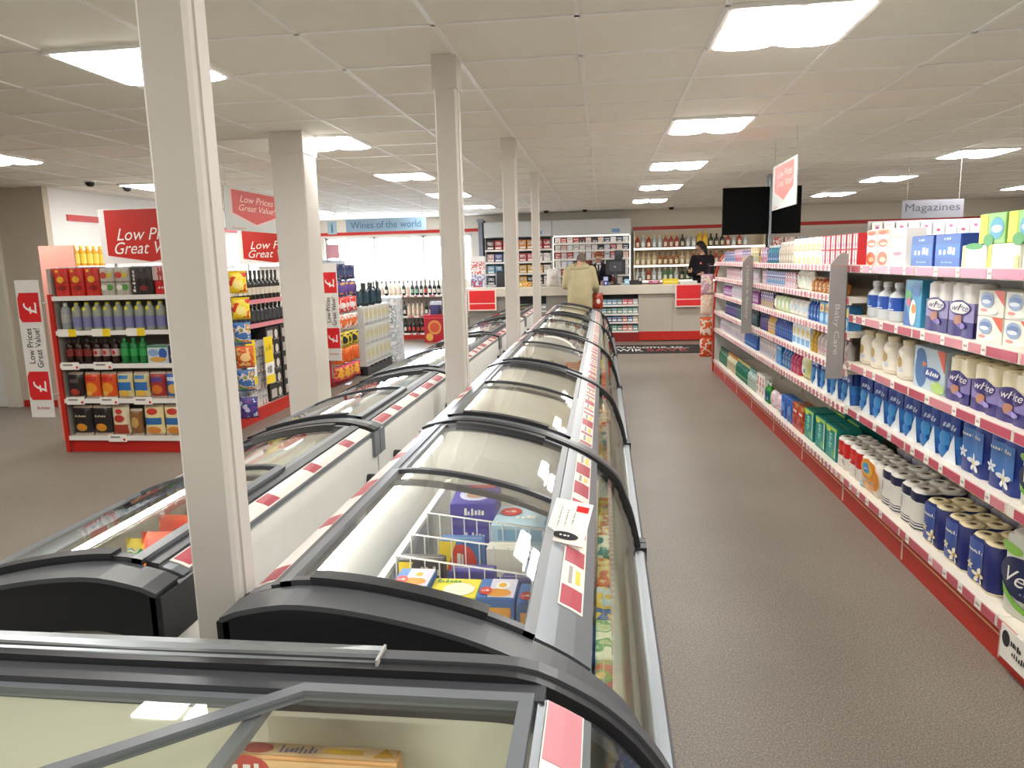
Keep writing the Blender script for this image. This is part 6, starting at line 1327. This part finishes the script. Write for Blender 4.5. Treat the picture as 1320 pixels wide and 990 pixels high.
for k in range(20): place(carton('cereal_box', 0.2, 0.1, 0.28, prt(('#e8e4e0', '#d8a0a0', '#c9d0dc')[k % 3], ('#c94a4a', '#efe8e0', '#7a9ac0')[k % 3], '#e8e0d8', scale=14, seed=k), [], 'box'), '%s carton from the left on the top back-wall shelf' % ORD[k], (3.45 + 0.235 * k, 15.46, 1.6506), 0, 'cartons on the back-wall shelf')
r = thing('wall_shelf', 'white wall shelf of golden bottles beyond the end display, far left', 'shelf', (-6.378, 8.15, 0))
m = MB(); m.box(0, 0, 1.64, 0.20, 0.62, 1.662, EDGEW); m.obj('board', r)
for y in (0.06, 0.54): m = MB(); m.prism([(0, 1.64), (0.17, 1.64), (0, 1.48)], y, y + 0.015, 'y', LGREY); m.obj('bracket', r)
p = bottle('golden_bottle', 0.10, 0.08, 0.24, C('#d8a02a', 0.2), C('#e0c03a'), C('#e8c84a'), [], neck=0.8, n=9)
for k in range(5): place(p, '%s golden bottle from the front on the far left wall shelf' % ORD[k], (-6.27, 8.22 + 0.115 * k, 1.6626), 0, 'golden bottles far left')
# bags hanging at the far end of the right shelves
st = thing('clip_strip', 'orange and pink bag strip at the far end of the right shelves', 'display strip', (1.43, 10.36, 0)); m = MB(); m.box(-0.02, 0, 0.2, 0.02, 0.004, 1.5, ACRYL); m.tube([(0.0, 0.002, 1.46), (0.10, 0.0, 1.46)], 0.004, LGREY, 5); m.obj('strip', st)
for k, (c, z, l) in enumerate((('#c9a0b8', 1.08, 'pink'), ('#e8c8b0', 0.80, 'pale peach'), ('#e0662c', 0.50, 'upper orange'), ('#d8501f', 0.22, 'lower orange'))): place(bag('hanging_bag', 0.17, 0.07, 0.27, prt(c, '#efe0d0', c, scale=12, seed=k), [], 'bag', C(c)), '%s bag hanging at the far end of the right shelves' % l, (1.40, 10.32, z), 0)

# ------------------------------------------------------------------ people
SKIN = mat('#d3a58c', 0.55, var=0.05); SKIN2 = mat('#dbae94', 0.55, var=0.05)
def skinmesh(name, V, E, root, m, sub=2, smooth=0):
    """V: {key: ((x,y,z), radius or (rx,ry))}; grow a continuous surface over the joints"""
    ks = list(V); me = bpy.data.meshes.new(name)
    me.from_pydata([V[k][0] for k in ks], [(ks.index(a), ks.index(b)) for a, b in E], [])
    o = bpy.data.objects.new(name, me); COL.objects.link(o)
    sk = o.modifiers.new('skin', 'SKIN'); sk.use_smooth_shade = True
    ss = o.modifiers.new('sub', 'SUBSURF'); ss.levels = sub; ss.render_levels = sub
    if smooth:
        sm = o.modifiers.new('smooth', 'SMOOTH'); sm.factor = 0.5; sm.iterations = smooth
    if not me.skin_vertices: raise RuntimeError('no skin layer')
    for i, k in enumerate(ks):
        r = V[k][1]; r = (r, r) if not isinstance(r, tuple) else r
        me.skin_vertices[0].data[i].radius = r; me.skin_vertices[0].data[i].use_root = (k == root)
    dg = bpy.context.evaluated_depsgraph_get(); dg.update()
    out = bpy.data.meshes.new_from_object(o.evaluated_get(dg)); out.name = name
    bpy.data.objects.remove(o); bpy.data.meshes.remove(me)
    out.materials.clear(); out.materials.append(m)
    for p in out.polygons: p.use_smooth = True; p.material_index = 0
    return out
def coatmesh(P, q, m):
    """torso rings and two tapered sleeves fused into one cloth surface"""
    g = lambda k: Vector(P[k]); b = MB()
    long_ = q > 1.1
    sh = (g('shl') + g('shr')) / 2; w = (g('shl') - g('shr')).length / 2
    R = [(g('pel') + Vector((0, 0, -0.36 if long_ else -0.10)), 0.195 * q, 0.165 * q), (g('pel') + Vector((0, 0, -0.05)), 0.20 * q, 0.168 * q), (g('spi'), 0.185 * q, 0.15 * q), (g('che'), w + 0.015 * q, 0.135 * q),
         (sh + Vector((0, 0, 0.035)), w * 0.92, 0.115 * q), (g('nb') + Vector((0, 0, -0.01)), 0.095, 0.085), (g('nb') + Vector((0, 0, 0.035)), 0.075, 0.075)]
    N = 24
    rows = [[(c.x + rx * math.cos(2 * PI * k / N), c.y + ry * math.sin(2 * PI * k / N), c.z) for k in range(N)] for c, rx, ry in R]
    b.grid(rows, m, True, closed_v=True); b.poly(rows[0][::-1], m); b.poly(rows[-1], m)
    for s in 'lr':
        pts = [(g('sh' + s), 0.088 * q)]
        for t in (0.33, 0.66, 1.0): pts.append((g('sh' + s).lerp(g('el' + s), t), (0.088 - 0.02 * t) * q))
        for t in (0.33, 0.66, 0.93): pts.append((g('el' + s).lerp(g('wr' + s), t), (0.068 - 0.018 * t) * q))
        for c, rr in pts: b.ball(c, (rr, rr, rr), m, 12, 8)
        for (c0, r0), (c1, r1) in zip(pts, pts[1:]):
            for t in (0.33, 0.66): rr = r0 + (r1 - r0) * t; b.ball(c0.lerp(c1, t), (rr, rr, rr), m, 12, 8)
    me = b.mesh('coat'); o = bpy.data.objects.new('coat', me); COL.objects.link(o)
    rm = o.modifiers.new('remesh', 'REMESH'); rm.mode = 'VOXEL'; rm.voxel_size = 0.02; rm.use_smooth_shade = True
    sm = o.modifiers.new('smooth', 'SMOOTH'); sm.factor = 0.5; sm.iterations = 8
    dg = bpy.context.evaluated_depsgraph_get(); dg.update()
    out = bpy.data.meshes.new_from_object(o.evaluated_get(dg)); out.name = 'coat'
    bpy.data.objects.remove(o); bpy.data.meshes.remove(me)
    out.materials.clear(); out.materials.append(m)
    for p in out.polygons: p.use_smooth = True; p.material_index = 0
    return out
def hand(V, E, wrist, key, base, d, side, palm_n, curl=0.5, s=1.0):
    """palm and five separate fingers; d = direction of the fingers, side = towards the thumb, palm_n = palm normal"""
    d = Vector(d).normalized(); side = Vector(side).normalized(); n = Vector(palm_n).normalized(); b = Vector(base)
    V[key + 'p'] = (b + d * 0.05 * s, (0.032 * s, 0.016 * s)); E.append((wrist, key + 'p'))
    for i, (off, ln) in enumerate(((0.028, 0.070), (0.010, 0.080), (-0.010, 0.074), (-0.028, 0.058))):
        k0 = b + d * 0.085 * s + side * off * s
        c1 = (d * (1 - curl * 0.4) + n * curl * 0.7).normalized(); c2 = (d * (1 - curl) + n * curl * 1.2).normalized()
        p1 = k0 + c1 * ln * 0.5 * s; p2 = p1 + c2 * ln * 0.5 * s
        V[key + 'a%d' % i] = (k0, 0.0095 * s); V[key + 'b%d' % i] = (p1, 0.0085 * s); V[key + 'c%d' % i] = (p2, 0.007 * s)
        E.extend([(key + 'p', key + 'a%d' % i), (key + 'a%d' % i, key + 'b%d' % i), (key + 'b%d' % i, key + 'c%d' % i)])
    t0 = b + d * 0.03 * s + side * 0.036 * s; t1 = t0 + (d * 0.6 + side * 0.7 + n * 0.3).normalized() * 0.032 * s; t2 = t1 + (d * 0.9 + side * 0.2 + n * 0.4).normalized() * 0.026 * s
    V[key + 't0'] = (t0, 0.011 * s); V[key + 't1'] = (t1, 0.010 * s); V[key + 't2'] = (t2, 0.008 * s)
    E.extend([(key + 'p', key + 't0'), (key + 't0', key + 't1'), (key + 't1', key + 't2')])
def person(label, loc, rz, P, skin, coat, trousers, coat_r=1.0, height=1.0, nape=None):
    """P: joints for the left (l) and right (r) side, front of the figure is -y"""
    r = thing('person', label, 'person', loc, rz)
    V, E = {}, []
    g = lambda k: Vector(P[k])
    V['pel'] = (g('pel'), (0.15, 0.11)); V['spi'] = (g('spi'), (0.135, 0.10)); V['che'] = (g('che'), (0.155, 0.11)); V['nb'] = (g('nb'), 0.062)
    V['nk'] = (g('nk'), 0.054); E += [('pel', 'spi'), ('spi', 'che'), ('che', 'nb'), ('nb', 'nk')]
    h = g('head'); f = Vector(P.get('face', (0, -1, 0))).normalized(); up = (h - g('nk')).normalized(); sd = f.cross(up).normalized(); f = up.cross(sd).normalized()
    V['hd0'] = (h - up * 0.045 + f * 0.012, (0.064, 0.078)); V['hd1'] = (h + up * 0.025, (0.074, 0.090)); V['hd2'] = (h + up * 0.085 - f * 0.008, (0.066, 0.078))
    V['chin'] = (h - up * 0.082 + f * 0.055, 0.024); V['nose'] = (h - up * 0.015 + f * 0.105, 0.013); V['earl'] = (h + sd * 0.079 - f * 0.008, 0.014); V['earr'] = (h - sd * 0.079 - f * 0.008, 0.014)
    E += [('nk', 'hd0'), ('hd0', 'hd1'), ('hd1', 'hd2'), ('hd0', 'chin'), ('hd1', 'nose'), ('hd1', 'earl'), ('hd1', 'earr')]
    q = coat_r
    for s in 'lr':
        V['sh' + s] = (g('sh' + s), 0.058); V['el' + s] = (g('el' + s), 0.042); V['wr' + s] = (g('wr' + s), 0.027)
        E += [('che', 'sh' + s), ('sh' + s, 'el' + s), ('el' + s, 'wr' + s)]
        dd = g('wr' + s) - g('el' + s); hd = Vector(P.get('hd' + s, dd)); ts = Vector(P.get('th' + s, (1 if s == 'l' else -1, 0, 0))); nn = Vector(P.get('pn' + s, (0, 0, -1)))
        hand(V, E, 'wr' + s, 'h' + s, g('wr' + s), hd, ts, nn, P.get('curl', 0.5))
        V['hi' + s] = (g('hi' + s), 0.085); V['kn' + s] = (g('kn' + s), 0.058); V['an' + s] = (g('an' + s), 0.040); V['to' + s] = (g('an' + s) + Vector((0, -0.13, -0.045)), (0.04, 0.025))
        E += [('pel', 'hi' + s), ('hi' + s, 'kn' + s), ('kn' + s, 'an' + s), ('an' + s, 'to' + s)]
    put('body', skinmesh('body', V, E, 'pel', skin), r)
    put('coat', coatmesh(P, q, coat), r)
    T, TE = {'pel': (g('pel'), (0.135, 0.105))}, []
    for s in 'lr':
        T['hi' + s] = (g('hi' + s), 0.09); T['kn' + s] = (g('kn' + s), 0.078); T['an' + s] = (g('an' + s) + Vector((0, 0, 0.02)), 0.066)
        TE += [('pel', 'hi' + s), ('hi' + s, 'kn' + s), ('kn' + s, 'an' + s)]
        b = MB(); a = g('an' + s); b.ball((a.x, a.y - 0.055, a.z - 0.045), (0.05, 0.135, 0.045), BLACKP, 12, 8); b.obj('shoe', r)
    put('trousers', skinmesh('trousers', T, TE, 'pel', trousers), r)
    # face
    for s in (1, -1):
        c = h + up * 0.022 + f * 0.082 + sd * 0.031 * s
        b = MB(); b.ball(c, (0.013, 0.010, 0.010), mat('#eeeae6', 0.3), 8, 6); b.ball(c + f * 0.008, (0.0065, 0.0055, 0.0065), mat('#3a2a22', 0.3), 8, 6); b.obj('eye', r)
        b = MB(); b.tube([c + up * 0.018 - sd * s * 0.014 + f * 0.006, c + up * 0.023 + f * 0.008, c + up * 0.018 + sd * s * 0.014 + f * 0.002], 0.004, mat('#5a4030', 0.7), 5); b.obj('eyebrow', r)
    b = MB(); c = h - up * 0.052 + f * 0.088; b.tube([c - sd * 0.022 - f * 0.006, c - up * 0.003 + f * 0.003, c + sd * 0.022 - f * 0.006], 0.0055, mat('#b0665e', 0.5), 6); b.obj('mouth', r)
    return r, h, f, up, sd
def haircap(r, h, f, up, sd, m, back=0.12, top=0.135, drop=0.03, front=0.35, name='hair'):
    b = MB(); rows = []
    for i in range(9):
        th = i / 8 * PI * 0.62; row = []
        for k in range(18):
            a = 2 * PI * k / 18; cf = math.cos(a)      # cf=1 front
            t = th * (1 - 0.52 * max(0, cf) ** 0.8 * front / 0.35)
            wob = 1 + 0.03 * math.sin(7 * a + 3 * i)
            row.append(h + up * (0.03 + math.cos(t) * 0.105 * wob) + f * (math.sin(t) * cf * 0.104 * wob) + sd * (math.sin(t) * math.sin(a) * 0.088 * wob) - up * (drop * (i / 8) ** 2 * max(0, -cf + 0.3)))
        rows.append(row)
    b.grid(rows, m, True, closed_v=True); b.obj(name, r)
base = dict(pel=(0, 0, 0.95), spi=(0, 0, 1.12), che=(0, 0.0, 1.33), nb=(0, 0.0, 1.46), nk=(0, -0.012, 1.515), head=(0, -0.03, 1.60),
            shl=(0.18, 0, 1.40), shr=(-0.18, 0, 1.40), ell=(0.26, 0.02, 1.13), elr=(-0.26, 0.02, 1.13), wrl=(0.24, -0.12, 0.93), wrr=(-0.24, -0.12, 0.93),
            hil=(0.095, 0, 0.88), hir=(-0.095, 0, 0.88), knl=(0.10, -0.02, 0.49), knr=(-0.10, -0.02, 0.49), anl=(0.11, 0.02, 0.095), anr=(-0.11, 0.02, 0.095))
# customer, back to the viewer, bent over the counter (front is -y locally, turned by pi)
P = dict(base); P.update(pel=(0, 0.05, 0.95), spi=(0, 0.02, 1.13), che=(0.01, -0.06, 1.33), nb=(0.0, -0.13, 1.47), nk=(-0.005, -0.17, 1.515), head=(-0.02, -0.215, 1.585), face=(-0.15, -0.9, -0.35),
         shl=(0.20, -0.07, 1.385), shr=(-0.20, -0.08, 1.385), ell=(0.27, -0.04, 1.12), elr=(-0.285, -0.06, 1.10), wrl=(0.20, -0.27, 1.115), wrr=(-0.30, -0.22, 0.99), hil=(0.095, 0.05, 0.88), hir=(-0.095, 0.05, 0.88), curl=0.7, thr=(1, 0, 0), thl=(-1, 0, 0))
COAT = mat('#b3a886', 0.85, var=0.08, spec=0.1)
r, h, f, up, sd = person('customer with back turned in a beige hooded coat, bent over the counter', (-0.43, 13.80, 0), PI, P, SKIN, COAT, mat('#3a3c44', 0.8), 1.16)
haircap(r, h, f, up, sd, mat('#6a6258', 0.9, var=0.2), drop=0.05, front=0.35)
b = MB(); n = 22; hood = []
for k in range(n):
    a = 2 * PI * k / n; c = Vector((0.005, -0.115, 1.455)); rad = 0.125
    p0 = c + Vector((math.cos(a) * rad * 1.15, math.sin(a) * rad * 0.9 + 0.02, 0.03 * -math.sin(a) + 0.012 * math.cos(3 * a)))
    hood.append([p0 + Vector((math.cos(a) * 0.052 * math.cos(t), math.sin(a) * 0.052 * math.cos(t), 0.05 * math.sin(t))) for t in [2 * PI * q / 8 for q in range(8)]])
b.grid(hood, COAT, True, closed_u=True, closed_v=True); b.obj('hood', r)
cb = bag('carrier_bag', 0.20, 0.10, 0.30, prt('#b83a24', '#8d2a1c', '#c9582c', scale=12), [('e', 0.5, 0.5, 0.2, 0.16, C('#e6d8d0'))], 'bag'); o = place(cb, 'red carrier bag held in the customer\'s right hand by the counter', (-0.10, 14.09, 0.655), 0.2)
# cashier
P = dict(base); P.update(head=(0.0, -0.06, 1.475), nk=(0, -0.03, 1.395), nb=(0, -0.01, 1.345), che=(0, 0, 1.22), spi=(0, 0, 1.04), pel=(0, 0.03, 0.88), shl=(0.165, -0.01, 1.29), shr=(-0.165, -0.01, 1.29), ell=(0.22, -0.05, 1.05), elr=(-0.23, -0.05, 1.05), wrl=(0.13, -0.23, 1.02), wrr=(-0.14, -0.23, 1.02),
         hil=(0.09, 0.03, 0.82), hir=(-0.09, 0.03, 0.82), knl=(0.095, -0.01, 0.46), knr=(-0.095, -0.01, 0.46), face=(-0.3, -0.9, -0.25), curl=0.6, thl=(-1, 0, 0.2), thr=(1, 0, 0.2))
JK = mat('#25242a', 0.75, spec=0.2)
r, h, f, up, sd = person('cashier with short ginger hair in a black jacket, white shirt and tie', (-0.09, 15.10, 0.14), 0, P, SKIN2, JK, JK, 0.92)
haircap(r, h, f, up, sd, mat('#8f5230', 0.85, var=0.2), drop=0.02, front=0.30)
b = MB(); b.poly([(-0.055, -0.135, 1.33), (0.055, -0.135, 1.33), (0.0, -0.155, 1.14)], mat('#e6e4e2', 0.7)); b.prism([(-0.05, 1.345), (0.05, 1.345), (0.035, 1.375), (-0.035, 1.375)], -0.11, -0.06, 'y', mat('#e6e4e2', 0.7)); b.obj('shirt', r)
b = MB(); b.prism([(-0.012, 1.335), (0.012, 1.335), (0.022, 1.18), (0.0, 1.15), (-0.022, 1.18)], -0.166, -0.150, 'y', mat('#2a2a34', 0.6)); b.obj('tie', r)
# woman with folded arms, facing left
P = dict(base); P.update(head=(0, -0.045, 1.625), nk=(0, -0.015, 1.535), face=(-0.75, -0.8, -0.12), ell=(0.25, -0.07, 1.14), elr=(-0.25, -0.07, 1.13), wrl=(-0.03, -0.255, 1.16), wrr=(0.03, -0.22, 1.11), hdl=(-1, 0.1, 0.15), hdr=(1, 0.1, 0.1), thl=(0, 0, 1), thr=(0, 0, 1), pnl=(0, 1, 0), pnr=(0, 1, 0), curl=0.3)
r, h, f, up, sd = person('dark-haired woman in a black uniform with glasses, arms folded, facing the till', (1.95, 15.07, 0.14), -PI / 4, P, SKIN, mat('#232126', 0.8, spec=0.15), mat('#1e1d22', 0.8), 1.05)
HB = mat('#17141a', 0.6, var=0.2); haircap(r, h, f, up, sd, HB, drop=0.10, front=0.34)
b = MB(); rows = []
for i in range(8):
    z = 1.66 - 0.055 * i; w_h = 0.075 + 0.012 * math.sin(i * 0.7)
    rows.append([(w_h * math.cos(a) * 1.05, 0.015 + 0.055 * math.sin(a) + 0.012 * i * 0.5, z) for a in [2 * PI * k / 12 for k in range(12)]])
b.grid(rows, HB, True, closed_v=True); b.poly(rows[-1], HB); b.obj('long_hair', r)
b = MB()
for s in (1, -1):
    c = h + up * 0.02 + f * 0.108 + sd * 0.033 * s
    b.tube([c + sd * 0.026 * math.cos(a) + up * 0.020 * math.sin(a) for a in [2 * PI * k / 14 for k in range(15)]], 0.0028, BLACKP, 5, False); b.tube([c + sd * 0.026 * s, h + up * 0.02 + sd * 0.082 * s - f * 0.01], 0.0025, BLACKP, 5)
b.obj('glasses', r)
b = MB(); b.ball((0.075, -0.145, 1.32), (0.028, 0.012, 0.026), REDL, 12, 8); b.ball((0.075, -0.156, 1.32), (0.016, 0.006, 0.014), PAPER, 10, 6); b.obj('badge', r)

# ------------------------------------------------------------------ sky outside, exposure
wd = bpy.data.worlds.new('sky'); S.world = wd; wd.use_nodes = True
bg = wd.node_tree.nodes['Background']; bg.inputs[0].default_value = rgb('#e6efff'); bg.inputs[1].default_value = 16.0
mb = MB(); mb.box(-60, -60, -0.3, 60, 60, -0.12, mat('#9a9a98', 0.9)); o = struct(mb, 'ground_outside')
S.view_settings.view_transform = 'Standard'; S.view_settings.look = 'None'; S.view_settings.gamma = 1.0; S.view_settings.use_curve_mapping = False
S.view_settings.exposure = 1.3
S.cycles.use_denoising = True; S.cycles.max_bounces = 8; S.cycles.diffuse_bounces = 4; S.cycles.transparent_max_bounces = 24
S.cycles.sample_clamp_indirect = 8.0; S.cycles.caustics_reflective = False; S.cycles.caustics_refractive = False
